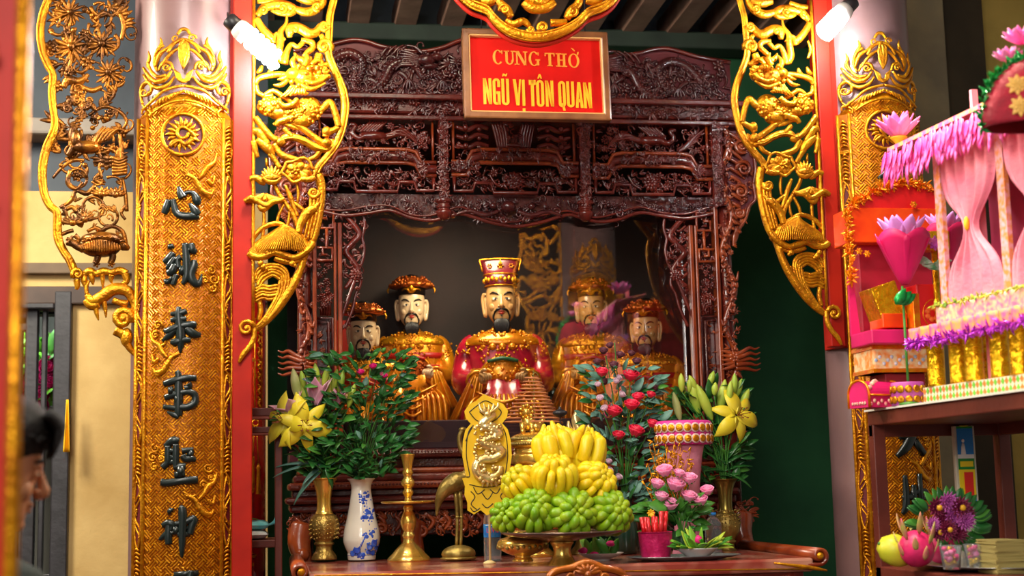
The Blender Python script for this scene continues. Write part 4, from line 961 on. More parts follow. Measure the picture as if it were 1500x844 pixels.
# glass front
m = MB(); ga, gb = L_(1000, 300).x, L_(504, 300).x; m.box(((ga+gb)/2, YC+.035, (chz(300)+chz(645))/2), (ga-gb, .006, chz(300)-chz(645)))
GL = mat('cabinet glass', '#ffffff', .0, 0, trans=1, ior=1.6); gl = m.build('glass_pane', GL, SH); gl['label'] = 'clear glass pane'
nt = GL.node_tree; b_ = nt.nodes['Principled BSDF']; out = nt.nodes['Material Output']
tr = nt.nodes.new('ShaderNodeBsdfTransparent'); gg = nt.nodes.new('ShaderNodeBsdfGlossy'); gg.inputs['Roughness'].default_value = .005
fz = nt.nodes.new('ShaderNodeFresnel'); fz.inputs['IOR'].default_value = 1.75; mx = nt.nodes.new('ShaderNodeMixShader')
nt.links.new(fz.outputs[0], mx.inputs[0]); nt.links.new(tr.outputs[0], mx.inputs[1]); nt.links.new(gg.outputs[0], mx.inputs[2]); nt.links.new(mx.outputs[0], out.inputs[0])
# --- stepped base
def tier(nm, x0, x1, y0, y1, d0, m, bev=.006, d1=-.3): return hrail(nm, x0, x1, y0, y1, d1, d0, m, bev)
tier('base_tier', 440, 1064, 655, 668, .10, WOODR, .02); tier('base_tier', 446, 1058, 668, 682, .06, WOODD); 
tier('base_tier', 436, 1068, 682, 690, .12, WOODO, .01); tier('base_tier', 430, 1074, 690, 701, .15, WOODR, .01); tier('base_tier', 422, 1082, 701, 712, .19, WOODO, .01)
tier('base_tier', 428, 1076, 712, 722, .16, WOODD); tier('base_tier', 418, 1086, 722, 732, .2, WOODR, .012); tier('base_tier', 424, 1080, 732, 744, .17, WOODR, .01)
tier('base_core', 430, 1074, 744, 780, .12, WOODD)
p = Pen(lambda x, y, d=0: L_(x, y, d), sC)
for k in range(128): p.ball(452+k*4.62, 660, 1.7, .108); p.ball(436+k*4.8, 706, 1.7, .2)
p.mb.build('bead_row', WOODR, SH)
p = Pen(L_, sC); ins = lambda x, y: y < 768+10*sin(x*.05)+6*abs(sin(x*.021))
p.fill(r5, 424, 742, 1070, 780, 520, 8.5, .12, ins, .03)
for k in range(12): p.spiral(440+k*55, 768+4*(k % 2), 9, 1.6, k, (-1)**k, 3.4, .16)
for k in range(28): p.st([(432+k*22.8,750,2.4),(440+k*22.8,760,3.4),(432+k*22.8,772,2)], .15)
p.mb.build('base_carving', WOODO, SH)
for x in (440, 596, 746, 896, 1052):
    m = MB(); a = L_(x, 780, .12); zz = a.z
    m.tube([(a.x, a.y, zz+.05), (a.x-.01, a.y-.02, zz-.01), (a.x, a.y-.035, zz-.06), (a.x+.01, a.y-.02, zz-.1), (a.x, a.y-.03, zz-.14)], [.05, .045, .036, .03, .034], 10, sub=4); m.blob((a.x, a.y-.05, zz-.055), .03); m.build('foot', WOODO, SH)
m = MB(); m.box((XC, YC+.42, (chz(845))/2), (xa-xb-.02, .94, chz(845))); m.build('plinth', WOODD, SH)
# ================================================================ LACQUERED STATUES BEHIND THE GLASS
SKIN1 = mat('cream lacquer face', '#e2c496', .3, 0, coat=.4)
SKIN2 = mat('tan lacquer face', '#c8985c', .3, 0, coat=.4)
INK = mat('black brush paint', '#120c0a', .4)
LIPS = mat('red lip paint', '#a81c18', .4)
EYEW = mat('eye white paint', '#f0e6d0', .3)
ROBER = mat('crimson lacquer robe', '#b01830', .25, 0, '#8a1024', 12, .05, 40, coat=.5)
ROBEG = mat('gilded lacquer robe', '#e8940c', .28, .55, '#c8700a', 14, .15, 60, coat=.4)
GREENP = mat('green belt paint', '#1f5a34', .4)
HATR = mat('maroon hat lacquer', '#5a141c', .3, 0, coat=.4)
COPG = mat('copper gilding', '#c86a20', .3, .7, '#8a3a10', 30, .2, 90)
def statue(px, py, Y, sc, yaw, robe, skin, hat, label, beard=1, hand=True):
    c = P(px, py, Y); u = pxs(Y)*sc; zb = (chz(655)-c.z)/u
    base = V((c.x, c.y, chz(655)))
    t = thing('seated_statue', label, 'statue', base, 'mandarin statues in the shrine')
    X = Matrix.Translation(c) @ Matrix.Rotation(yaw, 4, 'Z') @ Matrix.Scale(u, 4)
    def mb():
        m = MB(); m.xf = X; return m
    # head with face, ears and neck
    m = mb()
    secs = [((0,-9,-31),5,6),((0,-8,-29),10,11),((0,-6,-24),15,17),((0,-4,-17),19,20),((0,-2,-8),21.5,22.5),((0,-1,1),22.5,24),((0,0,10),22.3,24.5),((0,1,20),22,24.5),((0,2,30),20,23),((0,3,38),15,18),((0,3,43),6,8)]
    q = cr([(a[0][0], a[0][1], a[0][2], a[1], a[2]) for a in secs], 3)
    m.loft([((a[0], a[1], a[2]), a[3], a[4], 2.25) for a in q], 32)
    m.tube([(0,-22.5,13),(0,-25,6),(0,-27.5,-1),(0,-28.5,-5),(0,-25,-8)], [1.6,2.2,2.9,3.6,2], 10, sub=3); 
    for sg in (-1, 1):
        m.blob((sg*3.4,-25,-5.5), (2.2,2.4,1.9), n=8, m=6); m.blob((sg*11,-18,-6), (7,5,7), n=10, m=8)
        m.blob((sg*9,-22.4,5.2), (5.6,2,3.6), n=12, m=8)
        m.tube([(sg*21,2,14),(sg*25,4,16),(sg*27,5,8),(sg*26,4,-4),(sg*24,1,-15),(sg*22.5,-1,-16),(sg*22.5,-1,-4),(sg*22,0,8)], [2,2.4,2.6,2.6,3,2.6,2,1.6], 8, sub=3)
        m.blob((sg*23.5,2,0), (2,4,12), n=8, m=8)
    m.blob((0,-23,-14.5), (6.5,3,3.4), n=12, m=8); m.blob((0,-17,-25), (6,6,5))
    m.tube([(0,0,-18),(0,0,-30),(0,1,-44)], [13,12.5,15], 16); h = m.build('head', skin, t)
    for sg in (-1, 1):
        m = mb(); m.blob((sg*9,-23.3,5), (4.2,1.5,1.7), n=12, m=8); e = m.build('eye', EYEW, h)
        m = mb(); m.blob((sg*8.6,-24.6,5), (1.6,.6,1.6), n=8, m=6); m.tube([(sg*4.4,-23.4,4.6),(sg*8,-24.5,7),(sg*13.6,-22,6)], [.4,.7,.4], 6, sub=4); m.build('pupil', INK, h)
        m = mb(); m.tube([(sg*3.6,-24,10.5),(sg*8,-23.8,14),(sg*13,-21.6,15),(sg*17,-18.4,13)], [.7,1.5,1.3,.4], 6, sub=4); m.build('eyebrow', INK, h)
    m = mb(); m.tube([(-5,-24.4,-14),(-1.6,-26,-13),(0,-25.8,-13.6),(1.6,-26,-13),(5,-24.4,-14)], [.5,1.2,1,1.2,.5], 6, sub=3); m.tube([(-4,-24.8,-15.2),(0,-26,-16.2),(4,-24.8,-15.2)], [.4,1.5,.4], 6, sub=4); m.build('lips', LIPS, h)
    if beard:
        m = mb()
        for sg in (-1, 1): m.tube([(sg*1,-26.6,-9.6),(sg*6,-25,-10.4),(sg*10,-21.6,-15),(sg*11.5,-19.5,-24)], [.8,1.9,1.6,.5], 7, sub=4); m.tube([(sg*11.5,-19.8,-14),(sg*12,-18.8,-22),(sg*8,-18,-30)], [.6,1.5,1.5], 7, sub=4)
        m.tube([(0,-24.5,-18.4),(0,-24.6,-20.5)], [1.6,1], 7)
        for k in range(9):
            a = (k-4)/4; m.tube([(a*5,-22+abs(a)*2,-23),(a*10,-23,-32),(a*7,-22,-44),(a*2.5,-20,-54-4*(1-abs(a)))], [1.6,3,2.6,.4], 7, sub=4)
        m.build('beard', INK, h)
    # robe : one continuous draped body
    def fold(a): return 1+.035*sin(a*14)
    def fold2(a): return 1+.06*sin(a*17)
    secs = [((0,1,-34),13,13,2),((0,1,-40),20,16,2),((0,1,-45),38,22,2.2),((0,1,-52),52,27,2.4),((0,0,-64),57,31,2.4),((0,-2,-85),53,33,2.3),((0,-4,-108),50,36,2.3,fold),((0,-10,-130),56,46,2.3,fold),((0,-20,-146),64,58,2.4,fold),((0,-26,-158),70,64,2.5,fold2),((0,-28,-172),71,64,2.5,fold2),((0,-26,zb*.93),66,58,2.5,fold2),((0,-26,zb),68,60,2.5,fold2)]
    m = mb(); m.loft(secs, 72); m.build('robe', robe, t)
    for sg in (-1, 1):
        m = mb(); pts = [(sg*40,0,-52),(sg*50,-1,-64),(sg*56,-6,-92),(sg*57,-24,-116),(sg*46,-48,-122),(sg*36,-62,-118)]
        m.tube(pts, [11,15,17,18,18,16], 18, sub=4); sl = m.build('sleeve', robe, t)
        m = mb()
        def drape(a, b, sg=sg): 
            w = 16+26*b; x = sg*(38+20*b)+(a-.5)*w*1.1; return (x, -64-10*b*(1-b)+5*sin(a*17)*b-6, -112-66*b+6*sin(a*3.1))
        m.sheet(drape, 24, 10, 3, (0, -1, 0)); m.tube([(sg*38+14*cos(k*.63),-66-8*sin(k*.63)*.4,-118+14*sin(k*.63)) for k in range(10)], 3, 6, closed=True)
        m.build('sleeve_drape', ROBEG, sl)
        m = mb(); hx = sg*28; m.blob((hx,-72,-114), (8,7,9), n=12, m=8)
        for k in range(4): m.tube([(hx-sg*(k*3.6-5),-77,-109),(hx-sg*(k*3.6-5)-sg*4,-82,-112),(hx-sg*(k*3.6-5)-sg*4,-80,-119+k*.6)], [2.4,2.2,1.5], 7, sub=3)
        m.tube([(hx+sg*5,-74,-108),(hx+sg*1,-80,-103),(hx-sg*4,-82,-104)], [2.6,2.4,1.6], 7, sub=3); m.build('hand', skin, t)
    # cloud collar
    m = mb(); rr = random.Random(px)
    m.loft([((0,1,-37),18,17,2),((0,0,-41),27,20,2),((0,0,-46),42,25,2.2),((0,0,-53),55,29.5,2.4),((0,0,-61),58.6,32.5,2.4),((0,0,-63),57,31,2.4)], 48)
    for k in range(110):
        a = rr.uniform(0, 2*pi); f = rr.random(); z = -40-20*f; rx = 24+33*f**.6; ry = 20+12*f**.7
        e = 2/2.4; x = (abs(cos(a))**e)*math.copysign(1, cos(a))*rx; y = (abs(sin(a))**e)*math.copysign(1, sin(a))*ry
        m.blob((x, y, z), rr.uniform(1.6, 3.2), n=7, m=5)
    for k in range(9):
        a = pi*1.1+pi*.8*k/8; m.blob((46*cos(a), 33.4*sin(a), -66), (6,3,5), n=8, m=6)
    m.build('cloud_collar', ROBEG if robe is not ROBEG else GOLD, t)
    m = mb()
    m.tube([(-10,-15,-34),(-6,-22,-42),(0,-28,-52)], [1.6,1.8,1.6], 7, sub=3); m.tube([(10,-15,-34),(6,-22,-42),(0,-28,-52)], [1.6,1.8,1.6], 7, sub=3); m.tube([(13*cos(k*.4),1+13*sin(k*.4),-35) for k in range(16)], 2, 7, closed=True); m.build('neck_band', GOLD, t)
    # belt and round belly plate
    m = mb(); m.tube([(52.5*cos(2*pi*k/40), -4+37.5*sin(2*pi*k/40), -100) for k in range(40)], 3.4, 8, closed=True); m.build('belt', ROBER if robe is ROBEG else GOLD, t)
    m = mb(); m.blob((0,-34,-106), (30,12,25), n=24, m=12); 
    for k in range(50):
        a = rr.uniform(0, 2*pi); f = sqrt(rr.random())*.85; m.blob((30*f*cos(a), -34-12*sqrt(1-f*f), -106+25*f*sin(a)), rr.uniform(1.5, 3), n=7, m=5)
    bp = m.build('belly_plate', ROBEG if robe is ROBER else COPG, t)
    m = mb(); m.tube([(30*cos(2*pi*k/30), -36, -106+25*sin(2*pi*k/30)) for k in range(30)], 2.4, 7, closed=True); m.build('plate_rim', GOLD, bp)
    m = mb(); m.tube([(-22,-42,-88),(0,-45,-84),(22,-42,-88)], [2.6,3,2.6], 8, sub=4); m.build('green_band', GREENP if robe is ROBER else LIPS, bp)
    # raised embroidery and breast band
    m = mb()
    for k in range(150):
        a = pi+pi*rr.random(); z = rr.uniform(-122, -64); q = 47+4*sin(z*.1); e = 2/2.35; m.blob((q*(abs(cos(a))**e)*math.copysign(1, cos(a)), -3-35*(abs(sin(a))**e), z), rr.uniform(1.2, 2.6), n=6, m=4)
    for sg in (-1, 1):
        for k in range(40): a = rr.uniform(pi, 2*pi); z = rr.uniform(-104, -60); m.blob((sg*54+13*cos(a), -7+14*sin(a), z), rr.uniform(1.2, 2.4), n=6, m=4)
    m.build('embroidery', GOLD, t)
    if robe is ROBEG:
        m = mb(); m.loft([((0,-1,-86),54,34.5,2.3),((0,-1,-76),57,34,2.35)], 40); m.build('breast_band', LIPS, t)
    # skirt folds
    m = mb()
    for k in range(13):
        a = (k-6)/6; m.tube([(a*34,-66-8*(1-abs(a)),-138),(a*48,-86,-152),(a*54,-92,-175),(a*56,-90,zb+4)], [2,3.4,4,3], 8, sub=4)
    for k in range(4): m.tube([(-40+k*4,-80,-134-k*10),(0,-92-k*2,-150-k*12),(40-k*4,-80,-134-k*10)], [1.6,2.8,1.6], 8, sub=5)
    m.build('robe_folds', ROBEG, t)
    if hat == 'tall':
        m = mb(); m.loft([((0,1,25),23,25,2.2),((0,1,28),24,26,2.2),((0,1,42),25,26,2.2),((0,2,46),25,22,2.4),((0,4,52),27.5,16,2.8),((0,4,64),31,14,3),((0,4,66),30,13,3)], 36); ht = m.build('hat', HATR, t)
        m = mb(); 
        for (z, rx, ry, cy, r) in ((26,23.8,25.8,1,1.2),(43,25.3,26,1,1.2)): m.tube([(rx*cos(2*pi*k/40), cy+ry*sin(2*pi*k/40), z) for k in range(40)], r, 6, closed=True)
        m.tube([(-27,-11,48),(-29,-10.5,58),(-30.5,-9,64),(-27,-9.4,66),(0,-10,67),(27,-9.4,66),(30.5,-9,64),(29,-10.5,58),(27,-11,48)], 1.3, 6, sub=3)
        for k in range(11):
            a = pi*1.1+pi*.8*k/10; m.blob((25.4*cos(a), 1+26*sin(a), 34+2*(k % 2)), (3,2,4), n=8, m=6)
        for k in range(6): m.tube([(0,-12,56),(5*cos(k*1.05),-12.6,56+6*sin(k*1.05))], [1.6,.8], 6)
        m.tube([(0,-12,56),(0,-12,66)], [3,.6], 6)
        for x in (-16, 16): 
            for k in range(6): m.blob((x+2.6*cos(k*1.05),-11.4,56+2.6*sin(k*1.05)), 1.2, n=6, m=5)
        m.build('hat_ornament', GOLD, ht)
    else:
        m = mb(); m.loft([((0,1,24),23.4,25.4,2.2),((0,1,36),24,26,2.2),((0,2,44),22,24,2),((0,2,58),12,14,2),((0,2,61),4,4,2)], 36); ht = m.build('hat', INK, t)
        m = mb(); m.loft([((0,1,35),25,27,2),((0,0,37),34,33,2,lambda a: 1+.08*sin(9*a)),((0,-1,40),38,35,2,lambda a: 1+.08*sin(9*a)),((0,0,46),32,30,2,lambda a: 1+.07*sin(11*a)),((0,1,54),20,20,2),((0,2,58),6,6,2)], 60)
        for k in range(120):
            a = rr.uniform(0, 2*pi); f = rr.random(); m.blob(((22+16*f)*cos(a), (20+15*f)*sin(a), 55-15*f), rr.uniform(1.6, 3.2), n=7, m=5)
        m.build('cloud_brim', COPG, ht)
        m = mb(); m.blob((0,-27,31), (8,3,6)); m.blob((0,-29,34), (4,3,6)); 
        for sg in (-1, 1): m.tube([(sg*4,-28,30),(sg*11,-25,33),(sg*16,-20,30)], [2.2,2,.6], 6, sub=3); m.tube([(sg*37,-4,38),(sg*40,-4,33),(sg*39,-6,28)], [1.6,2,.8], 6, sub=3)
        m.build('hat_ornament', GOLD, ht)
    return t
statue(734, 446, 6.22, 1.0, radians(-8), ROBER, SKIN2, 'tall', 'seated statue in crimson robe and tall maroon hat, in the middle behind the glass')
statue(532, 492, 6.08, .84, radians(-4), ROBEG, SKIN1, 'cloud', 'pale faced gilded statue behind the lily buds, lowest at the left of the glass')
statue(603, 454, 6.48, .86, radians(-6), ROBEG, SKIN1, 'cloud', 'gilded bearded statue between the pale faced one and the crimson one')
statue(866, 456, 6.48, .86, radians(-14), ROBEG, SKIN2, 'cloud', 'gilded statue just right of the crimson one, behind the coil incense')
statue(946, 486, 6.08, .84, radians(-22), ROBEG, SKIN2, 'cloud', 'gilded statue farthest right behind the glass, above the rose bouquet')
def plinth(x0, x1, y0, y1, Y, lab):
    a = P(x0, y0, Y); b = P(x1, y1, Y); m = MB(); m.box(((a.x+b.x)/2, Y+.07, (a.z+chz(655))/2), (b.x-a.x, .12, a.z-chz(655))); return m
plinth(470, 1000, 618, 655, 5.76, '').build('inner_step', mat('plum step cloth', '#4a222a', .5, 0, '#3a1a22', 8, .1, 30), SH, .006)
# ================================================================ OFFERING TABLE
YT = 4.6; ZT = P(640, 835, YT).z; YTB = 5.40
TW = mat('worn red table top', '#8a3a30', .22, 0, '#c89a80', 5, .04, 20, coat=.4, lo=.45, hi=.75)
x0 = P(452, 838, YT).x; x1 = P(1192, 826, YT).x; xc_ = (x0+x1)/2
TB = thing('altar_table', 'long red lacquered altar table with scrolled ends holding the offerings', 'table', (xc_, (YT+YTB)/2, 0))
m = MB(); m.box((xc_, (YT+YTB)/2, ZT-.022), (x1-x0, YTB-YT, .044)); m.build('table_top', TW, TB, .008)
m = MB(); m.box((xc_, YT+.03, ZT-.1), (x1-x0-.06, .03, .12)); m.box((xc_, YTB-.03, ZT-.1), (x1-x0-.06, .03, .12)); m.build('apron', WOODR, TB, .004)
s = pxs(YT); p = Pen(lambda px, py, d=0: P(px, py, YT)+V((0, -d, 0)), s)
p.st([(460,843,1.2),(800,838,1.2),(1200,833,1.2)], .012, 1, 1); p.mb.build('gilded_line', GOLD, TB)
for sg, xe in ((-1, x0), (1, x1)):
    m = MB(); prof = [(xe-sg*.02, ZT-.03)]
    for k in range(26):
        a = -pi/2+sg*0+k*.33; r = .034*(1-k*.026); cx = xe+sg*.022; cz = ZT+.006
        prof.append((cx+sg*r*cos(a), cz+r*sin(a)))
    th = .011; n = len(prof); vs = []; fs = []
    for (x, z) in prof:
        for y in (YT-.005, YTB): vs.append((x, y, z))
    c = len(vs); 
    for i, (x, z) in enumerate(prof):
        a = prof[max(i-1, 0)]; b = prof[min(i+1, n-1)]; t = V((b[0]-a[0], 0, b[1]-a[1])).normalized(); nn = V((-t.z, 0, t.x))
        for y in (YT-.005, YTB): vs.append((x+nn.x*th*sg, y, z+nn.z*th*sg))
    for i in range(n-1):
        fs += [(2*i, 2*i+1, 2*i+3, 2*i+2), (c+2*i, c+2*i+2, c+2*i+3, c+2*i+1), (2*i, 2*i+2, c+2*i+2, c+2*i), (2*i+1, c+2*i+1, c+2*i+3, 2*i+3)]
    m.add(vs, fs); fixn(m.build('scroll_end', WOODO, TB))
    m = MB(); m.blob((xe+sg*.022, YT-.004, ZT+.006), (.012, .008, .012)); m.build('scroll_boss', GOLD, TB)
    m = MB(); m.tube([(xe-sg*.14, YT-.012, ZT-.012), (xe-sg*.02, YT-.014, ZT-.03), (xe+sg*.04, YT-.012, ZT-.042)], [.003, .007, .003], 8, sub=4); m.build('gilded_edge', GOLD, TB)
    for yy in (YT+.06, YTB-.06):
        m = MB(); X_ = xe-sg*.08; m.tube([(X_, yy, ZT-.044), (X_+sg*.02, yy, ZT-.25), (X_, yy, .3), (X_-sg*.02, yy, .08), (X_+sg*.03, yy, 0)], [.05, .045, .035, .032, .045], 10, sub=4); m.build('leg', WOODR, TB)
# ---------------------------------------------------------------- helpers for things set out on the table
class On:
    """frame of a thing standing at pixel (cx, by) on a level z"""
    def __init__(s, cx, by, z=None, Y=None):
        z = ZT if z is None else z
        p = PZ(cx, by, z) if Y is None else P(cx, by, Y)
        if Y is None and not (YT+.02 < p.y < YTB-.02): p = P(cx, by, min(max(p.y, YT+.05), YTB-.07))
        s.Y = p.y; s.u = pxs(s.Y); s.cx = cx; s.by = by; s.c = V((p.x, p.y, z)); s.z = z; s.zref = p.z-by*0
    def pt(s, px, py, d=0): return V((s.c.x+(px-s.cx)*s.u, s.Y-d, s.zref+(s.by-py)*s.u))
    def prof(s, pr): return [(r*s.u, max(0, (s.by-y)*s.u+s.zref-s.z)) for r, y in pr]
    def lathe(s, pr, n=28, sub=3, flute=None, m=None, dx=0):
        m = m or MB(); m.lathe(s.prof(pr), s.c+V((dx*s.u, 0, 0)), n, sub=sub, flute=flute); return m
def vase_brass(o, name, label, mt, mt2):
    t = thing(name, label, 'vase', o.c)
    o.lathe([(17,820),(17.5,818),(15,812),(11.5,807),(11.5,800),(13.5,799),(13.5,796),(11.5,795),(15,790),(19,783),(21,774),(20,765),(16,758),(12,756)], 32, 3, lambda a, z: .03*cos(8*a)).build('body', mt2, t)
    m = o.lathe([(12,757),(13,755.5),(12,754),(10.6,750),(10,742),(10.6,730),(13,718),(16.5,710),(19.5,706.5),(19.8,705.5),(18,706),(14,712),(10,725)], 32); m.build('neck', mt, t)
    p = MB()
    for k in range(8):
        a = 2*pi*k/8+.2
        for j in range(5):
            r = (19.5+1.6*sin(j*.8))*o.u; z = o.z+(o.by-(786-j*6))*o.u
            for q in (-.22, 0, .22): p.blob((o.c.x+r*cos(a+q), o.c.y+r*sin(a+q), z+q*o.u*4), 1.5*o.u, n=6, m=5)
    p.build('hammered_relief', mt2, t)
    return t
V1 = On(475, 820); vase_brass(V1, 'brass_vase', 'brass flower vase with embossed belly holding the yellow lilies at the left', BRASS, mat('embossed brass', '#b89a50', .32, .85, '#94763a', 60, .3, 150))
# blue and white porcelain vase
V2 = On(530, 820); t = thing('porcelain_vase', 'white porcelain vase painted with blue flowers, beside the brass vase', 'vase', V2.c)
V2.lathe([(19.5,820),(20,818),(20.5,812),(20,810),(23,804),(26,795),(26.2,788),(24.5,776),(21.5,764),(18.5,750),(16.4,738),(14.6,726),(14.2,718),(16,711),(19.6,706.6),(20,705.5),(18.6,706.5),(14,713),(12.5,722)], 40).build('body', mat('white porcelain', '#ded8c8', .12, 0, '#cfcabc', 6, coat=.6), t)
BLUEP = mat('cobalt blue glaze', '#1c3aa8', .15, 0, '#3a62c8', 40, coat=.6)
m = MB()
def vr(y):
    pr = [(20,812),(23,804),(26,795),(26.2,788),(24.5,776),(21.5,764),(18.5,750),(16.4,738),(14.6,726),(14.2,718)]
    for (r0, ya), (r1, yb) in zip(pr, pr[1:]):
        if yb <= y <= ya: return r0+(r1-r0)*(ya-y)/(ya-yb)
    return 20
def von(px, py, r, ry=None):
    R = vr(py); s_ = max(-.96, min(.96, (px-530)/R)); a = math.asin(s_)
    c = V2.c+V((R*sin(a)*V2.u, -R*cos(a)*V2.u, (820-py)*V2.u))
    m.blob(c, (r*V2.u, .5*V2.u, (ry or r)*V2.u), Matrix.Rotation(a, 3, 'Z'), n=10, m=6)
rv = random.Random(2)
for (x, y, r) in ((545,390,3),(570,372,3),(530,372,2.4),(575,470,4.4),(548,498,4.6),(605,458,3.6),(592,500,4.2),(565,455,3),(600,580,3.4),(560,604,3),(585,590,3),(606,640,5),(580,660,4.4),(622,668,4),(505,676,4.6),(480,696,4),(540,706,3),(520,704,3.4),(600,696,3.6),(570,690,3),(560,350,2),(545,410,2.2)):
    von(400+x/4.137, 640+y/4.137, r*1.15)
    for k in range(4): von(400+x/4.137+rv.uniform(-5, 5), 640+y/4.137+rv.uniform(-5, 5), rv.uniform(1, 2.2))
for k in range(7): von(526+k*1.6, 800-k*3, 1.1, 2.4); von(540-k*.6, 770-k*5, .7, 3)
m.build('painted_flowers', BLUEP, t)
m = MB(); m.tube([(V2.c.x+20.2*V2.u*cos(2*pi*k/32), V2.c.y+20.2*V2.u*sin(2*pi*k/32), V2.z+8.6*V2.u) for k in range(32)], .5*V2.u, 6, closed=True); m.build('blue_ring', BLUEP, t)
# brass candlestick
o = On(599, 822); t = thing('candlestick', 'tall brass candlestick with a wide drip pan on the altar table', 'candlestick', o.c)
o.lathe([(30,822),(30.5,820),(29,817),(24,812),(18,805),(12,799),(9,796)], 36, 3, lambda a, z: .02*cos(24*a)).build('foot', BRASS, t)
o.lathe([(9,797),(7.5,791),(9.5,786),(7,781),(9,777),(11.4,770),(11.6,764),(9,756),(6.6,751),(7.6,747),(6,743)], 28).build('lower_stem', BRASS, t)
o.lathe([(6,741.5),(30,741),(38,740),(39.5,738),(38,737),(30,738.5),(6,738)], 40, 1).build('drip_pan', BRASS, t)
o.lathe([(6,738),(5,731),(8,725),(5.4,719),(9.4,714),(9.4,709),(6,703),(8,697),(6.4,692),(7.4,684),(9.6,674),(10.6,671),(10,670),(7,673)], 28).build('upper_stem', BRASS, t)
# crane on a turtle
o = On(672, 822); t = thing('crane_figurine', 'bronze crane standing on a turtle, beside the yellow plaque', 'figurine', o.c)
m = MB(); m.blob(o.pt(672, 812), (25*o.u, 18*o.u, 13*o.u), n=18, m=10); m.blob(o.pt(672, 818), (28*o.u, 21*o.u, 4*o.u), n=18, m=6)
for k in range(14): m.blob(o.pt(655+k*2.6, 802+4*abs(sin(k)), 12*sqrt(max(.05, 1-((k-6.5)/9)**2))), 3*o.u, n=7, m=5)
m.tube([o.pt(694, 814, 6), o.pt(702, 808, 8), o.pt(706, 808, 8)], [5*o.u, 4*o.u, 4.4*o.u], 8)
for x in (655, 690): m.blob(o.pt(x, 819, 14), (6*o.u, 8*o.u, 3*o.u))
m.build('turtle', BRASSD, t)
m = MB(); m.tube([o.pt(641, 757), o.pt(645, 735), o.pt(654, 720), o.pt(668, 710), o.pt(682, 704), o.pt(690, 692), o.pt(687, 676), o.pt(678, 660), o.pt(676, 646), o.pt(680, 636)], [1.5*o.u, 6*o.u, 11*o.u, 14*o.u, 11*o.u, 6.5*o.u, 5*o.u, 4*o.u, 3.6*o.u, 4*o.u], 14, sub=5); m.blob(o.pt(681, 634), (6*o.u, 4*o.u, 4*o.u)); m.tube([o.pt(684, 634), o.pt(696, 640), o.pt(704, 646)], [2.4*o.u, 1.6*o.u, .4*o.u], 8); m.build('body', BRASSD, t)
m = MB()
for k in range(7): m.leaf(o.pt(672-k*2, 706+k, 13), V((-.75, -.1, -.35-.13*k)), (30+k*3)*o.u, 9*o.u, (0, -1, .2), .2, .0016)
m.build('wing_feathers', BRASSD, t)
for x in (669, 675):
    m = MB(); m.tube([o.pt(x, 722), o.pt(x+2, 760), o.pt(x, 802)], [4*o.u, 2.4*o.u, 2.6*o.u], 9, sub=3); m.blob(o.pt(x+2, 760), 3.2*o.u, n=8, m=6); m.build('leg', BRASSD, t)
# yellow dragon plaque on a stick
o = On(716, 826); o.Y -= .0; t = thing('dragon_plaque', 'yellow cut paper plaque with a pale gold dragon, raised on a stick', 'plaque', o.c)
PAPY = mat('yellow votive paper', '#e8c010', .55, 0, '#d8ac0c', 10)
lf = [(712,582),(702,591),(690,597),(683,607),(685,617),(692,625),(684,634),(680,650),(679,672),(682,690),(684,702),(678,703),(682,715),(681,727),(685,738),(685,749),(694,755),(704,749),(713,757)]
rt = [(2*713-x+4, y) for x, y in lf[1:-1]][::-1]
oy = o.pt(0, 0).y-.03
poly = [V((o.pt(x, y).x, oy, o.pt(x, y).z)) for x, y in lf+rt]
m = MB(); m.prism(poly, (0, .006, 0)); fixn(m.build('paper_board', PAPY, t))
p = Pen(lambda x, y, d=0: V((o.pt(x, y).x, oy-d, o.pt(x, y).z)), o.u)
ins_ = [(714+(x-714)*.86, 668+(y-668)*.955) for x, y in lf[6:11]]; 
for pts in ([(714+(x-714)*.84, 668+(y-668)*.95) for x, y in lf[5:12]], [(714-(x-714)*.8+3, 668+(y-668)*.95) for x, y in lf[5:12]], [(690,608),(700,600),(714,592),(728,600),(737,609),(728,620),(714,624),(700,620),(690,608)], [(688,712),(704,716),(722,716),(740,711)], [(690,722),(696,730),(690,740),(698,748)], [(706,724),(714,734),(722,724)], [(740,722),(733,730),(740,740)], [(706,740),(713,746),(722,740)], [(694,716),(700,726),(710,720)], [(734,716),(727,726),(718,720)], [(689,745),(694,751),(703,746)], [(684,650),(688,640),(694,630)], [(705,608),(714,602),(724,608),(714,614),(705,608)]): p.st([(x, y, .7) for x, y in pts], .001, .6)
p.mb.build('ink_outline', INK, t)
p = Pen(p.pt, o.u)
p.st([(718,604,3),(724,613,5.5),(714,620,7),(708,628,7),(722,632,7),(732,640,7.5),(718,647,7),(706,652,7),(720,658,7.5),(736,666,7.5),(724,675,7.5),(706,677,7),(698,687,7),(703,699,7.5),(718,704,7.5),(730,697,6.5),(733,687,5)], .012, .9)
rp_ = random.Random(9)
for k in range(80):
    x = 696+rp_.random()*42; y = 625+rp_.random()*84; p.ball(x, y, rp_.uniform(1.6, 3.6), .018+.008*rp_.random())
for k in range(16): a = rp_.uniform(0, 6.28); x = 716+rp_.uniform(-10, 10); y = 625+k*5; p.st([(x,y,2.2),(x+7*cos(a),y+5*sin(a),2.4),(x+14*cos(a+.5),y+9*sin(a+.5),.6)], .014)
for k in range(5): p.st([(716,612,2.4),(706+k*6,606-k,2.6),(703+k*7,598-abs(k-2)*1.5,.6)], .02)
p.ball(716, 612, 5, .02); p.ball(713, 612, 1.6, .034)
for k in range(4): p.st([(710+k*4,702,3),(708+k*6,712,2.4),(706+k*7,716,.6)], .014)
p.mb.build('dragon_relief', GOLDP, t)
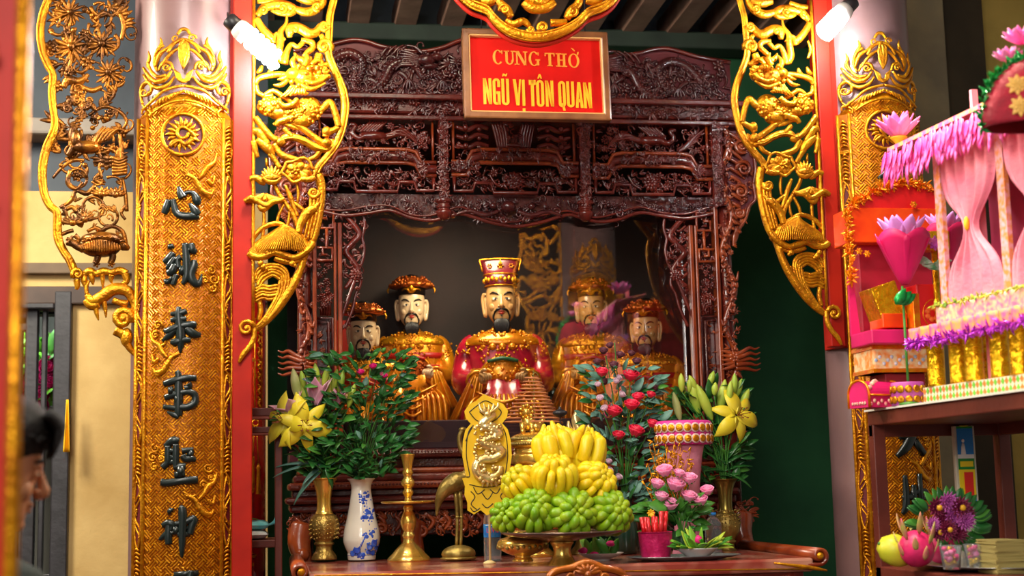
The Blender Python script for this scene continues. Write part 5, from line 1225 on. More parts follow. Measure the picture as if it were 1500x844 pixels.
m = MB(); m.lathe([(9*o.u, .0), (9*o.u, .006), (3*o.u, .012)], V((o.c.x, oy+.011, o.z)), 16); m.tube([V((o.pt(717, 0).x, oy+.011, o.z)), V((o.pt(717, 0).x, oy+.011, o.z+(826-640)*o.u))], 1.7*o.u, 8); m.build('stick', mat('bamboo stick', '#c8b078', .6), t)
# brass incense urn with lion lid
o = On(785, 816); t = thing('incense_urn', 'large polished brass incense urn with a lion on its lid behind the citrons', 'urn', o.c)
o.lathe([(26,816),(27,812),(22,806),(18,800),(24,790),(40,772),(50,750),(52,728),(46,708),(34,694),(29,690)], 40).build('body', BRASS, t)
o.lathe([(29,691),(28,686),(28.5,682)], 40, 1).build('waist', BRASS, t); o.lathe([(28.5,682),(33,681),(34,676),(34,671),(33,668),(29,667),(28.5,658)], 40, 2).build('collar', BRASS, t)
lid = o.lathe([(28,659),(34,656),(36,651),(34,645),(28,640),(18,637),(10,636)], 40, 2).build('lid', BRASS, t)
p = Pen(lambda x, y, d=0: o.pt(x, y, d), o.u)
for k in range(60):
    a = 2*pi*k/60
    for q in (0, 1): p.mb.blob(o.c+V(((36-q*2)*cos(a)*o.u, (36-q*2)*sin(a)*o.u, (816-653+q*7)*o.u)), (3.2*o.u, 3.2*o.u, 2.6*o.u), n=6, m=5)
p.mb.build('lid_relief', BRASSD, lid)
p = Pen(p.pt, o.u); p.mb.blob(o.pt(778, 622), (11*o.u, 11*o.u, 12*o.u), n=12, m=8); p.mb.blob(o.pt(775, 607, .01), (8*o.u, 9*o.u, 8*o.u), n=12, m=8); p.mb.blob(o.pt(790, 628), (10*o.u, 10*o.u, 8*o.u), n=10, m=8)
for x in (768, 782): p.mb.tube([o.pt(x, 622, .02), o.pt(x, 636, .025)], [4*o.u, 3.4*o.u], 8); p.mb.blob(o.pt(x, 635, .03), 4*o.u, n=8, m=6)
for k in range(18): p.mb.blob(o.pt(775+9*cos(k*.7), 606+9*sin(k*.7), .012+.008*sin(k)), 3*o.u, n=7, m=5)
p.mb.tube([o.pt(776, 600), o.pt(777, 594)], [4*o.u, 1.5*o.u], 8); p.mb.tube([o.pt(794, 626), o.pt(801, 616), o.pt(798, 606)], [4*o.u, 4*o.u, 1*o.u], 8, sub=4); p.mb.build('lion_finial', BRASS, lid)
for sg in (-1, 1):
    m = MB(); m.blob(o.c+V((sg*52*o.u, 0, (816-716)*o.u)), (10*o.u, 14*o.u, 18*o.u), n=12, m=10, amp=.2)
    for k in range(20): a = k*1.3; m.blob(o.c+V((sg*(52+8*cos(a))*o.u, -(8+4*sin(a*1.7))*o.u, (816-716+14*sin(a))*o.u)), 3.6*o.u, n=7, m=5)
    m.build('beast_handle', BRASS, t)
# coil incense on a thin stand
o = On(788, 812, Y=5.31); t = thing('coil_incense', 'cone of coiled brown incense on a thin stand before the crimson statue', 'incense', o.c)
m = MB(); pts = []; n = 13*32
for i in range(n+1):
    q = i/n; a = 2*pi*13*q; r = (9+34*q)*o.u; c = o.pt(786, 553+70*q); pts.append((c.x+r*cos(a), c.y+r*sin(a), c.z))
m.tube(pts, 1.25*o.u, 6); m.build('coil', mat('brown incense', '#cc8250', .75, 0, '#b06a40', 30), t)
m = MB(); c = o.pt(786, 553); m.lathe([(14*o.u, 0), (14*o.u, .008), (2*o.u, .014)], o.c, 20); m.tube([o.c, V((o.c.x, o.c.y, c.z+.02))], 1*o.u, 8); 
m.tube([(c.x+9*o.u*(1-k/8), c.y, c.z+.012*sin(k*.4)) for k in range(9)], 1.2*o.u, 6); m.build('stand', BRASSD, t)
# slim black stand and gilt flame ornament beyond the citrons
o = On(826, 818); t = thing('lamp_stand', 'thin black stand with a flat cap right of the coil incense', 'stand', o.c)
m = o.lathe([(14,818),(14,816),(2,812),(.9,806),(.9,655),(.9,612)], 14, 1); m.build('rod', DARKW, t); o.lathe([(1,614),(9,610),(11,607),(9,604),(3,602),(2,598)], 20, 2).build('cap', DARKW, t)
o = On(852, 814, Y=5.33); t = thing('gilt_ornament', 'pale gilt dragon ornament on a post behind the yellow citrons', 'ornament', o.c)
o.lathe([(20,814),(20,810),(10,800),(5,780),(6,740),(5,700),(9,668),(12,662),(4,660)], 20, 2).build('post', BRASSD, t)
p = Pen(lambda x, y, d=0: o.pt(x, y, d), o.u)
for st in ([(852,668,8),(846,650,9),(853,634,9),(849,616,7),(851,603,2)],[(850,656,6),(838,650,6.5),(830,640,6),(832,630,2)],[(854,656,6),(864,648,6.5),(870,634,6),(867,624,2)],[(848,640,5.5),(839,630,5),(838,618,1.6)],[(856,642,5.5),(862,630,5),(860,618,1.6)],[(846,662,6),(834,664,5),(826,660,3),(824,652,1)],[(858,662,6),(870,664,5),(876,656,2)]): p.st(st, .0, .9)
for k in range(16): p.ball(838+k*2, 652+8*sin(k*1.4), 3, .012)
p.mb.build('dragon_finial', GOLDP, t)
# small brass bowl
o = On(766, 827); t = thing('brass_bowl', 'squat polished brass incense bowl under the left edge of the fruit stand', 'bowl', o.c)
o.lathe([(15,823),(15,820),(11,815),(20,812),(33,805),(37,798),(33,791),(22,787),(15,784)], 36).build('body', BRASS, t); o.lathe([(15,785),(17,782),(17,780),(13,781),(12,786)], 36, 2).build('rim', BRASS, t)
m = MB()
for k in range(26): a = 2*pi*k/26; m.blob(o.c+V((35*cos(a)*o.u, 35*sin(a)*o.u, (25+2*(k % 2))*o.u)), 3.4*o.u, n=7, m=5)
m.build('relief_band', BRASSD, t)
# water bottles
WATER = mat('clear bottle plastic', '#eef4f6', .05, 0, trans=.92, ior=1.2)
def bottle(cx, by, capc, label, lab, top=None):
    o = On(cx, by); t = thing('water_bottle', label, 'bottle', o.c); h = by-top
    def y(f): return by-h*f
    o.lathe([(11.5,by),(12.6,y(.03)),(12.2,y(.1)),(12.8,y(.2)),(12.2,y(.28)),(12.8,y(.34)),(12.4,y(.4)),(12.4,y(.64)),(12.8,y(.68)),(11,y(.78)),(7,y(.87)),(4.6,y(.9)),(4.6,y(.95))], 24, 2).build('body', WATER, t)
    o.lathe([(5.4,y(.93)),(5.6,y(.99)),(5,y(1))], 18, 1, lambda a, z: .03*cos(24*a)).build('cap', mat('blue bottle cap', capc, .4), t)
    if lab:
        lb = o.lathe([(12.7,y(.41)),(12.75,y(.42)),(12.75,y(.62)),(12.7,y(.63))], 28, 1).build('label', mat('blue bottle label', '#1a5ca8', .35, 0, '#2a86c8', 50), t)
        c = bpy.data.curves.new('lettering', 'FONT'); c.body = 'LaVie'; c.size = 11*o.u; c.align_x = 'CENTER'; c.extrude = .0004; c.offset = .02*o.u
        ob = bpy.data.objects.new('tmp', c); COL.objects.link(ob); dg = bpy.context.evaluated_depsgraph_get(); me = bpy.data.meshes.new_from_object(ob.evaluated_get(dg)); bpy.data.objects.remove(ob)
        R = 13*o.u; z0 = o.z+h*.49*o.u
        for v in me.vertices:
            a = (v.co.x*.8)/R-.1; v.co = V((R*sin(a)*1.004, -(R+v.co.z)*cos(a)*1.004, v.co.y+z0-o.c.z))
        me.materials.clear(); me.materials.append(mat('red label lettering', '#e03a4a', .4)); ob = bpy.data.objects.new('lettering', me); COL.objects.link(ob); ob.parent = lb; WL[ob] = o.c
        m = MB(); m.tube([(o.c.x+R*1.0*sin(a), o.c.y-R*cos(a), z0+10.5*o.u) for a in (-1, -.5, 0, .5, 1)], .5*o.u, 5); m.build('label_stripe', mat('white label print', '#e8eef0', .4), lb)
    return t
bottle(722, 823, '#2a6ac0', 'small water bottle with a blue label, half behind the yellow plaque', True, 738)
bottle(1046, 812, '#1e88e0', 'clear water bottle with a bright blue cap behind the bowl of leaves', False, 751)
# footed fruit stand and citrons
o = On(824, 830); FS = o; t = thing('fruit_stand', 'footed brass stand piled with green and yellow citrons', 'stand', o.c)
o.lathe([(22,830),(22.5,828),(19,823),(15,817),(13,810),(13.5,802),(17,796),(16,793)], 32, 3, lambda a, z: .025*cos(16*a)).build('foot', BRASS, t)
o.lathe([(14,794),(40,790),(72,786),(86,782),(88.5,780),(88,778.5),(84,780),(60,784),(14,786)], 48, 2).build('plate', mat('silver brown plate', '#8a7468', .22, .7, '#6e5850', 10), t)
CG = mat('green citron skin', '#6a9a10', .38, 0, '#94ac14', 14, .12, 60, sss=.05); CY = mat('yellow citron skin', '#e2b808', .38, 0, '#d8c418', 10, .12, 60, sss=.05); CM = mat('yellow green citron skin', '#a8b010', .38, 0, '#dcb40c', 7, .12, 60, sss=.05); STEMG = mat('green stem', '#4a7a24', .55, 0, '#3a641c', 20)
def citron(px, py, r, ax, tilt, mt, nf, label, dY=0, curl=1.0, seed=0):
    """fingered citron: body with rings of fingers closing over the tip; ax = direction of the finger tips"""
    c = P(px, py, FS.Y+dY); u = pxs(FS.Y+dY)*r; t = thing('fingered_citron', label, 'fruit', c, 'citrons on the fruit stand')
    R = V(ax).normalized().to_track_quat('Z', 'Y').to_matrix().to_4x4(); X = Matrix.Translation(c) @ R @ Matrix.Scale(u, 4); rr = random.Random(seed)
    m = MB(); m.xf = X; m.lathe([(.05,-1.0),(.34,-.95),(.68,-.68),(.88,-.25),(.84,.1),(.6,.3),(.3,.36),(.05,.38)], (0, 0, 0), 52, sub=2, flute=lambda a_, z_: .05*cos(nf*a_)); m.build('body', mt, t)
    for ring, (n, r0, w, zb_, hk) in enumerate(((nf, .86, .215, -.25, .5), (max(5, nf-4), .56, .18, .1, .42), (max(3, nf-8), .24, .16, .15, .34))):
        for k in range(n):
            a = 2*pi*(k+.5*(ring % 2))/n+rr.uniform(-.1, .1); w_ = w*rr.uniform(.88, 1.15)*(11/n if ring == 0 else 1); h = rr.uniform(.9, 1.12)*(1+1.1*(1-curl)); ca, sa = cos(a), sin(a); e = 1-.5*curl
            f = MB(); f.xf = X; q = [(r0*.92, zb_), (r0*1.06, zb_+.3*h), (r0*1.0, zb_+.62*h), (r0*(.42+.58*e), zb_+(.62+.22*hk)*h), (r0*(.1+.75*e), zb_+(.55+.42*(1-curl))*h+.06)]
            f.tube([(x_*ca, x_*sa, z_) for x_, z_ in q], [w_*.95, w_*1.12, w_*1.16, w_*1.04, w_*.6], 11, sub=4); tip = X @ V((q[-1][0]*ca, q[-1][0]*sa, q[-1][1])); f.xf = None; f.blob(tip, w_*.64*u, n=9, m=6); f.build('finger', mt, t)
    m = MB(); m.xf = X; m.tube([(0, 0, -.95), (.02, 0, -1.12)], [.12, .09], 8); m.build('stalk', STEMG, t)
    return t
citron(743, 757, 23, (-.35, -.8, .35), 0, CG, 11, 'green citron at the left end of the lower row', .02, 1, 1)
citron(784, 752, 32, (-.1, -.9, .55), 0, CG, 13, 'greenish citron in the lower row, second from the left end', -.01, .9, 2)
citron(837, 752, 33, (.1, -1, .12), 0, CG, 12, 'round green citron facing forward in the middle of the lower row', -.04, 1, 3)
citron(892, 753, 32, (.35, -.85, .3), 0, CG, 13, 'green citron at the right end of the lower row', .0, 1, 4)
citron(764, 712, 25, (-.6, -.3, .75), 0, CM, 11, 'green and yellow citron at the left of the upper rows, above the greenish one', .08, .8, 5)
citron(812, 706, 32, (.0, -.35, 1), 0, CY, 13, 'yellow citron with upright fingers in the middle of the pile', -.01, .75, 6)
citron(868, 711, 32, (.45, -.75, .45), 0, CY, 13, 'yellow citron at the right of the upper rows, behind the green one', .05, .9, 7)
citron(817, 668, 28, (-.2, .1, 1), 0, CY, 7, 'long yellow citron at the top left of the pile', .12, .35, 8)
citron(852, 672, 28, (.3, .1, 1), 0, CY, 7, 'long yellow citron at the top right of the pile', .13, .35, 9)
# white plates and the tray
PORC = mat('white glazed china', '#dcdcd8', .15, 0, coat=.4); LEAFG = mat('betel leaf green', '#3f8a24', .4, 0, '#2c6a1c', 14, .1, 40); LEAFL = mat('light leaf green', '#7cb83a', .45, 0, '#5a9a2c', 14)
PINKP = mat('pink petal', '#f07ab4', .55, 0, '#e05a9c', 20, sss=.1); PINKD = mat('magenta petal', '#d81a7a', .5, 0, '#c01068', 20)
o = On(880, 821); t = thing('white_dish', 'small white dish of betel leaves and pink buds beside the fruit stand', 'dish', o.c)
o.lathe([(14,821),(15,819),(26,815),(33,811),(34,810),(32,811.5),(20,817),(5,818)], 32, 2).build('dish', PORC, t)
rd = random.Random(4)
for k in range(14):
    m = MB(); b = o.pt(862+rd.random()*36, 813, rd.uniform(-.03, .03)); m.leaf(b, V((rd.uniform(-.7, .7), rd.uniform(-.5, .3), 1)), rd.uniform(20, 32)*o.u, 12*o.u, (0, -1, .2), rd.uniform(-.4, .8)); m.build('betel_leaf', LEAFG if k % 2 else LEAFL, t)
for (x, y) in ((852,806),(893,797),(868,812)):
    m = MB(); m.blob(o.pt(x, y, .025), (7*o.u, 5*o.u, 4.4*o.u), n=10, m=6, amp=.3, seed=x); m.build('pink_bud', PINKD, t)
o = On(1002, 821); TR = o; t = thing('oval_tray', 'oval silvery tray carrying the pink cup and the bowl of leaves', 'tray', o.c)
m = MB(); m.lathe([(50*o.u, 0), (54*o.u, .002), (74*o.u, .008), (86*o.u, .014), (87*o.u, .016), (84*o.u, .0165), (70*o.u, .0105), (10*o.u, .0065)], o.c, 48, sy=.5, sub=2); m.build('tray', mat('silvery tray metal', '#a8b0b4', .22, .7, '#8a9498', 8), t)
ztr = ZT+.008
o = On(961, 819, ztr); t = thing('foil_cup', 'pink foil cup holding red foil sticks, left on the oval tray', 'cup', o.c)
o.lathe([(20,819),(21,817),(23.5,800),(25,782),(25.5,780),(24,781),(21,800),(18,814)], 28, 2, lambda a, z: .02*cos(14*a)).build('cup', mat('pink foil', '#d82a70', .28, .35, '#b01a50', 26, .4, 60), t)
FOILR = mat('red foil', '#d0141c', .2, .5, '#f04a50', 30)
for k in range(14):
    a = k*2.4; r = 5+12*((k*7 % 10)/10); b = o.pt(961+r*cos(a), 792, r*sin(a)*o.u); m = MB(); m.tube([b, b+V((.012*cos(a), -.01*sin(a), (26+8*(k % 3))*o.u))], [3.4*o.u, 3*o.u], 9); m.build('foil_stick', FOILR, t)
m = MB()
for k in range(8): m.leaf(o.pt(954, 752, .01), V((cos(k*.785), -.6, sin(k*.785))), 7*o.u, 4*o.u, (0, -1, 0), .2)
m.build('yellow_flower', mat('yellow petal', '#e8b81c', .5), t)
o = On(1022, 820, ztr); t = thing('leaf_bowl', 'white china bowl heaped with green leaves on the oval tray', 'bowl', o.c)
o.lathe([(13,820),(14,818),(22,811),(31,804),(32,802.5),(30,803.5),(20,811),(5,816)], 32, 2).build('bowl', PORC, t)
for k in range(30):
    m = MB(); a = rd.uniform(-2.9, -.2); b = o.pt(1022+22*cos(a), 806, -22*sin(a)*o.u*.6); m.leaf(b, V((cos(a)*.8, rd.uniform(-.7, .1), rd.uniform(.35, 1))), rd.uniform(24, 40)*o.u, 13*o.u, (0, -.4, 1), rd.uniform(-.2, .7)); m.build('leaf', (LEAFL, LEAFG, mat('yellow green leaf', '#a0b434', .5))[k % 3], t)
m = MB(); m.blob(o.pt(1018, 790, .05), (6*o.u, 5*o.u, 6*o.u), amp=.3); m.build('pink_bud', PINKD, t)
# right aged brass vase (twin of the left one)
V3 = On(1066, 816, Y=5.27)
class Sh(On):
    def __init__(s, o, dy, k=1): s.__dict__.update(o.__dict__); s.by = 820
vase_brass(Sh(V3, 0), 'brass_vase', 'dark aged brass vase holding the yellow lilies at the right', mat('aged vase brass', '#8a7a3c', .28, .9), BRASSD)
m = On(482, 656, Y=5.62); tt = thing('tangerine', 'small orange tangerine on the shrine base behind the lily leaves', 'fruit', (P(487, 655, 5.64).x, 5.64, chz(655)+.0))
mm = MB(); zt0 = P(752, 655, YC-.1).z; mm.lathe([(.001,.0),(.011,.003),(.0165,.014),(.0125,.027),(.001,.029)], V((P(487, 655, 5.64).x, 5.64, zt0)), 16, sub=3); mm.build('peel', mat('orange peel', '#f07a10', .4, 0, '#e06a08', 60, .2, 200), tt); mm = MB(); mm.blob(V((P(487, 655, 5.64).x, 5.64, zt0+.0285)), (.003, .003, .0015)); mm.build('stalk', STEMG, tt)
# carved chair before the table
def chair():
    Yc = 4.32; s = pxs(Yc); t = thing('carved_chair', 'carved russet chair whose arched crest shows before the altar table', 'chair', V((P(860, 830, Yc).x, Yc, 0)))
    f = lambda px, py, d=0: P(px, py, Yc)+V((0, -d, 0))
    p = Pen(f, s); p.st([(802,858,5),(804,846,5.5),(812,838,6),(826,834,5.5),(838,832,6),(848,828,6.5),(860,825,7),(872,828,6.5),(882,832,6),(894,834,5.5),(908,838,6),(916,846,5.5),(918,858,5)], 0, .9); WOODG = mat('honey gilt wood', '#b8661a', .28, .35, '#8a4410', 14, .15, 80, coat=.4); p.mb.build('crest_rail', WOODG, t)
    p = Pen(f, s)
    for k in range(7): a = pi+pi*k/6; p.st([(860,840,3),(860+11*cos(a),838+7*sin(a),4),(860+19*cos(a),836+10*sin(a),1)], .01)
    p.spiral(836, 846, 9, 1.6, 0, 1, 3, .01); p.spiral(884, 846, 9, 1.6, pi, -1, 3, .01); p.st([(842,836,2),(838,848,3),(842,860,3)], .006); p.st([(878,836,2),(882,848,3),(878,860,3)], .006); p.ball(860, 842, 6, .012)
    p.mb.build('crest_carving', WOODG, t)
    xl, xr = f(803, 850).x, f(917, 850).x; zt = f(860, 850).z
    for x in (xl, xr):
        m = MB(); m.tube([(x, Yc, zt+.01), (x, Yc-.01, .8), (x, Yc-.03, .45), (x, Yc, 0)], .018, 10, sub=3); m.build('rear_leg', WOODO, t)
        m = MB(); m.tube([(x, Yc-.4, .45), (x, Yc-.4, 0)], .018, 10); m.build('front_leg', WOODO, t)
    m = MB(); m.box(((xl+xr)/2, Yc-.2, .46), (xr-xl+.04, .44, .035)); m.build('seat', WOODO, t, .008)
    m = MB(); m.box(((xl+xr)/2, Yc-.005, (zt+.47)/2), ((xr-xl)*.4, .016, zt-.47)); m.build('splat', WOODO, t, .004)
chair()

# ================================================================ BOUQUETS
LY = mat('yellow lily petal', '#e6d024', .45, 0, '#d8c838', 12, sss=.1); LPK = mat('pink lily petal', '#d888b0', .45, 0, '#e8c0c8', 14, sss=.1); LBUD = mat('green lily bud', '#8cb43c', .4, 0, '#b8c84a', 10, sss=.05); LBW = mat('pale lily bud', '#c8c490', .4, 0, '#a8b468', 10)
LEAFD = mat('dark glossy leaf', '#1e5226', .32, 0, '#2e6a2c', 16, .05, 40); LEAFB = mat('blue green leaf', '#5a8478', .4, 0, '#3e6a5a', 10); STEM = mat('flower stem green', '#3e7a2a', .5); STAM = mat('brown stamen', '#7a3a14', .6)
ROSER = mat('red rose petal', '#c01030', .45, 0, '#e0284a', 20, sss=.05); ROSEP = mat('pink rose petal', '#ee86b4', .5, 0, '#f4a8cc', 20, sss=.1); ROSED = mat('dusty dark petal', '#5a2834', .6, 0, '#6e3a48', 20); LAVP = mat('pale mauve petal', '#c8a8b8', .6); LEAFE = mat('eucalyptus leaf', '#4a7a66', .5, 0, '#6a9486', 14); LEAFM = mat('mid green leaf', '#4a8a30', .4, 0, '#356e26', 14, .05, 40)
def lily(t, c, face, size, mt, openn=1.0, nm='lily_flower'):
    m = MB(); d = V(face).normalized(); a1 = d.cross(V((0, 0, 1))); a1 = a1.normalized() if a1.length > .1 else V((1, 0, 0)); a2 = a1.cross(d)
    for k in range(6):
        a = 2*pi*k/6+.3; o = a1*cos(a)+a2*sin(a); dd = d*(1.15-.75*openn)+o*(.2+.8*openn)
        m.leaf(V(c)+o*size*.04, dd, size*(1.05 if k % 2 else .95), size*(.5 if k % 2 else .36), d-o*.3, 1.3*openn, .0008, 9, .16, prof=lambda t_: (.3+.75*sin(pi*min(1, t_*.8+.12))**1.2)*(1-t_**4))
    f = m.build(nm, mt, t); m = MB()
    for k in range(6):
        a = 2*pi*k/6; o = a1*cos(a)+a2*sin(a); e = V(c)+d*size*.55+o*size*.18; m.tube([V(c), V(c)+d*size*.3+o*size*.06, e], size*.012, 5, sub=3); m.blob(e, (size*.045, size*.02, size*.02), n=6, m=5)
    if openn > .5: m.build('stamens', STAM, f)
    return f
def bud(t, b, d, L, w, mt, nm='lily_bud'):
    m = MB(); b = V(b); d = V(d).normalized(); pts = [b+d*(L*q) for q in (0, .15, .4, .65, .85, 1)]; m.tube(pts, [w*.25, w*.7, w, w*.95, w*.6, w*.15], 9, sub=3)
    return m.build(nm, mt, t)
def rose(t, c, r, mt, face=(0, -.8, .5), nm='rose', green=True):
    m = MB(); d = V(face).normalized(); R = d.to_track_quat('Z', 'Y').to_matrix().to_4x4(); m.xf = Matrix.Translation(V(c)) @ R @ Matrix.Scale(r, 4)
    m.lathe([(.1,-.7),(.45,-.5),(.62,-.1),(.55,.35),(.3,.42),(.1,.35)], (0,0,0), 12, sub=2)
    for ring, (n, rr, h, th) in enumerate(((5, .78, .42, .3), (5, .62, .62, .12), (4, .42, .68, -.05), (3, .22, .66, -.1))):
        for k in range(n):
            a0 = 2*pi*k/n+ring*.6
            def fn(u, v, a0=a0, rr=rr, h=h, th=th, n=n):
                a = a0+(u-.5)*2*pi/n*1.5; q = rr*(.55+.45*sin(min(1, v*1.1)*pi/2))+th*v*v*.6; return (q*cos(a), q*sin(a), -.5+(h+.5)*v-.14*(2*u-1)**2*v)
            m.sheet(fn, 6, 5, .03, (cos(a0), sin(a0), 0))
    f = m.build(nm, mt, t)
    if green:
        m = MB(); 
        for k in range(5): a = k*1.256; m.leaf(V(c)-d*r*.65, R.to_3x3() @ V((cos(a), sin(a), .2)), r*.8, r*.3, d, -.4)
        m.build('sepals', STEM, f)
    return f
def stems(t, base, tips, r=.0022, nm='stem', sag=.0):
    for tp in tips:
        m = MB(); b = V(base); tp = V(tp); mid = (b+tp)/2+V((0, 0, .02)); mid.x = b.x+(tp.x-b.x)*.35; m.tube([b, mid, tp], r, 6, sub=5); m.build(nm, STEM, t)
# ---- lilies at the left
o = V1; top = o.pt(475, 708); t = thing('lily_bouquet', 'bouquet of yellow lilies with pink buds in the brass vase at the left', 'flowers', top, 'lily bouquets'); u = o.u
B = lambda x, y, d=0: o.pt(x, y, d)
tips = []
lily(t, B(423, 624, .05), (-.75, -.8, .15), 44*u, LY, .85); lily(t, B(446, 630, .07), (.05, -1, -.1), 46*u, LY, .9)
tips += [B(426, 626, .04), B(446, 634, .05)]
lily(t, B(463, 602, .04), (.1, -.15, 1), 44*u, LPK, .18); lily(t, B(438, 618, .03), (-.5, -.2, .8), 42*u, LPK, .32); lily(t, B(494, 602, .02), (.1, -.3, 1), 24*u, LPK, .2)
for (x, y, dx, L, w, mt) in ((440,596,-.18,48,7,LBW),(453,604,-.25,46,6.4,LBUD),(456,580,-.05,32,5,LBUD),(466,576,-.1,34,5.4,LBUD),(474,574,.3,30,5,LBUD),(484,594,.25,46,6.4,LBUD),(497,585,.2,34,5,LBUD),(510,606,.28,36,5.4,LBUD),(478,600,.15,40,5,LBUD),(448,578,-.2,26,4.6,LBUD)):
    b = B(x, y, rd.uniform(-.02, .04)); bud(t, b, (dx, -.1, 1), L*u, w*u, mt); tips.append(b)
stems(t, top+V((0, 0, -.03)), tips)
for i, (x, y, tx, ty, w) in enumerate(((474,690,407,688,9),(474,688,404,704,8),(470,698,432,742,9),(478,696,516,704,11),(482,690,512,676,9),(466,684,418,668,9),(474,684,440,660,9),(478,694,488,722,10),(470,692,446,716,8),(484,680,505,660,9),(470,676,430,645,9),(464,668,415,652,8),(488,684,520,690,8),(462,690,440,690,9),(480,678,474,640,9),(470,670,458,640,9))):
    a = B(x, y, .01+.01*(i % 4)); b = B(tx, ty, .03+.012*(i % 5)); d = b-a; m = MB(); L = d.length; d.normalize(); m.leaf(a-d*.01, V((d.x, d.y, d.z+.35)), L*1.08, w*u, (0, -.5, 1), .7, .0012, 9); m.build('strap_leaf', LEAFB if i in (0, 1, 2, 4, 8) else LEAFD, t)
def foliage(t, fn, n, mts, size, rr, nm='leaf', prof=None):
    """n leaves as parts up to 90, the rest in one mass"""
    mass = MB()
    for k in range(n):
        p, d = fn(); m = MB() if k < 90 else mass
        d = V(d)+V((rr.uniform(-.5, .5), rr.uniform(-.5, .3), rr.uniform(-.4, .4))); L = size*rr.uniform(.7, 1.3)
        m.leaf(p, d, L, L*rr.uniform(.42, .6), (rr.uniform(-.4, .4), -.7, .7), rr.uniform(-.2, .8), .0008, 5)
        if k < 90: m.build(nm, rr.choice(mts), t)
    if mass.f:
        x = mass.build('leaf_mass', mts[0], t); x['kind'] = 'stuff'
rl = random.Random(21)
def f1():
    x = rl.uniform(420, 520); y = rl.uniform(610, 706); x = 475+(x-475)*(.4+.6*(706-y)/96 if y > 640 else 1); return B(x, y, rl.uniform(-.05, .06)), ((x-475)/50, -.3, .3)
foliage(t, f1, 110, [LEAFD, LEAFM], 22*u, rl)
# ---- leafy rose branches in the porcelain vase
o = V2; u = o.u; top = o.pt(530, 708); t = thing('leafy_bouquet', 'dense leafy rose branches with small magenta buds in the porcelain vase', 'flowers', top)
B2 = V2.pt
tips = [B2(x, y, rl.uniform(-.05, .06)) for x, y in ((500,590),(515,560),(530,545),(548,528),(560,530),(575,545),(590,552),(604,550),(598,575),(602,590),(585,610),(540,600),(520,620),(565,590),(490,610),(580,640),(505,640))]
stems(t, top+V((0, 0, -.03)), tips, .0018)
def f2():
    while 1:
        y = rl.uniform(525, 706); w = 20+min(62, (706-y)*.75); x = 540+(y < 640)*4+rl.uniform(-w, w)
        if x < 600: return B2(x, y, rl.uniform(-.07, .09)), ((x-540)/60, -.4, .35)
foliage(t, f2, 560, [LEAFD, LEAFD, LEAFM, LEAFE], 17*u, rl)
for (x, y) in ((528,556),(546,548),(561,561)): rose(t, B2(x, y, .09), 6*u, PINKD, (rl.uniform(-.3, .3), -.5, .8), 'rosebud')
for (x, y) in ((575,527),(590,536),(605,549),(600,568),(592,588),(548,532),(560,526)): bud(t, B2(x, y, .04), (.5, -.2, .6), 9*u, 3*u, LEAFM, 'green_bud')
# ---- red roses beyond the fruit
o = On(918, 812); u = o.u; t0 = thing('glass_vase', 'narrow dark vase hidden among the rose leaves right of the citrons', 'vase', o.c)
o.lathe([(14,812),(17,806),(18,780),(12,750),(10,735),(15,724),(15,723),(12,726),(8,740)], 24).build('body', mat('dark green vase glaze', '#1e3c2e', .2, coat=.5), t0)
top = o.pt(918, 726); t = thing('rose_bouquet', 'tall bouquet of red roses with eucalyptus, right of the yellow citrons', 'flowers', top)
B3 = o.pt; rs = ((883,547,9),(899,604,12),(925,596,11),(937,584,9),(931,634,12),(955,581,7),(927,552,12),(904,640,9),(957,624,9))
for (x, y, r) in rs: rose(t, B3(x, y, .06+.02*rl.random()), r*u*1.1, ROSER, (rl.uniform(-.4, .4), -.4, .9))
stems(t, top+V((0, 0, -.03)), [B3(x, y+6, .05) for x, y, r in rs]+[B3(x, y) for x, y in ((880,580),(896,520),(910,500),(940,540),(950,560),(872,620),(965,600))])
for (x, y, r) in ((890,514,6),(900,506,5),(915,520,6),(880,530,5),(905,535,6),(940,530,6),(932,518,5),(890,560,5),(965,570,6)): rose(t, B3(x, y, .03), r*u*1.25, ROSED, (rl.uniform(-.5, .5), -.4, .8), 'withered_rose', False)
for (x, y, r) in ((879,585,6),(885,600,6),(905,560,6),(908,555,5),(876,565,5),(912,580,6),(890,690,6),(903,700,6),(889,677,5)): rose(t, B3(x, y, .07), r*u, LAVP, (rl.uniform(-.5, .5), -.6, .6), 'mauve_bloom', False)
def f3():
    y = rl.uniform(540, 740); w = 22+min(34, abs(740-y)*.5); x = 918+rl.uniform(-w, w); return B3(x, y, rl.uniform(-.04, .06)), ((x-918)/50, -.4, .3)
foliage(t, f3, 320, [LEAFE, LEAFD, LEAFM, LEAFD], 20*u, rl)
# ---- lilies at the right
o = On(1066, 816, Y=5.27); u = o.u; B4 = o.pt; top = B4(1066, 704); t = thing('lily_bouquet', 'bouquet of yellow lilies with green buds in the dark vase at the right', 'flowers', top, 'lily bouquets')
lily(t, B4(1081, 608, .06), (.2, -1, .1), 46*u, LY, 1.0); tips = [B4(1081, 610, .05)]
for (x, y, dx, dz, L, w, mt) in ((1000,614,-.25,1,44,6,LBW),(1030,608,-.2,1,62,8.5,LBUD),(1046,614,-.45,1,58,7.5,LBUD),(1062,604,.18,1,52,7.5,LBUD),(1010,592,-.1,1,40,5.4,LBUD),(1001,572,-.05,1,28,5,LBUD),(1050,562,.35,1,24,5,LBUD),(1086,574,.0,1,30,5,LBUD),(1090,580,.35,1,30,5,LBUD),(1096,600,.45,1,36,6,LBUD),(1026,570,-.5,1,26,5,LBUD),(1050,578,.1,1,20,5,LBUD),(1072,590,.1,1,34,5,LBUD),(1014,572,.1,1,22,4.5,LBUD)):
    b = B4(x, y, rl.uniform(-.03, .05)); bud(t, b, (dx, -.15, dz), L*u, w*u, mt); tips.append(b)
stems(t, top+V((0, 0, -.03)), tips)
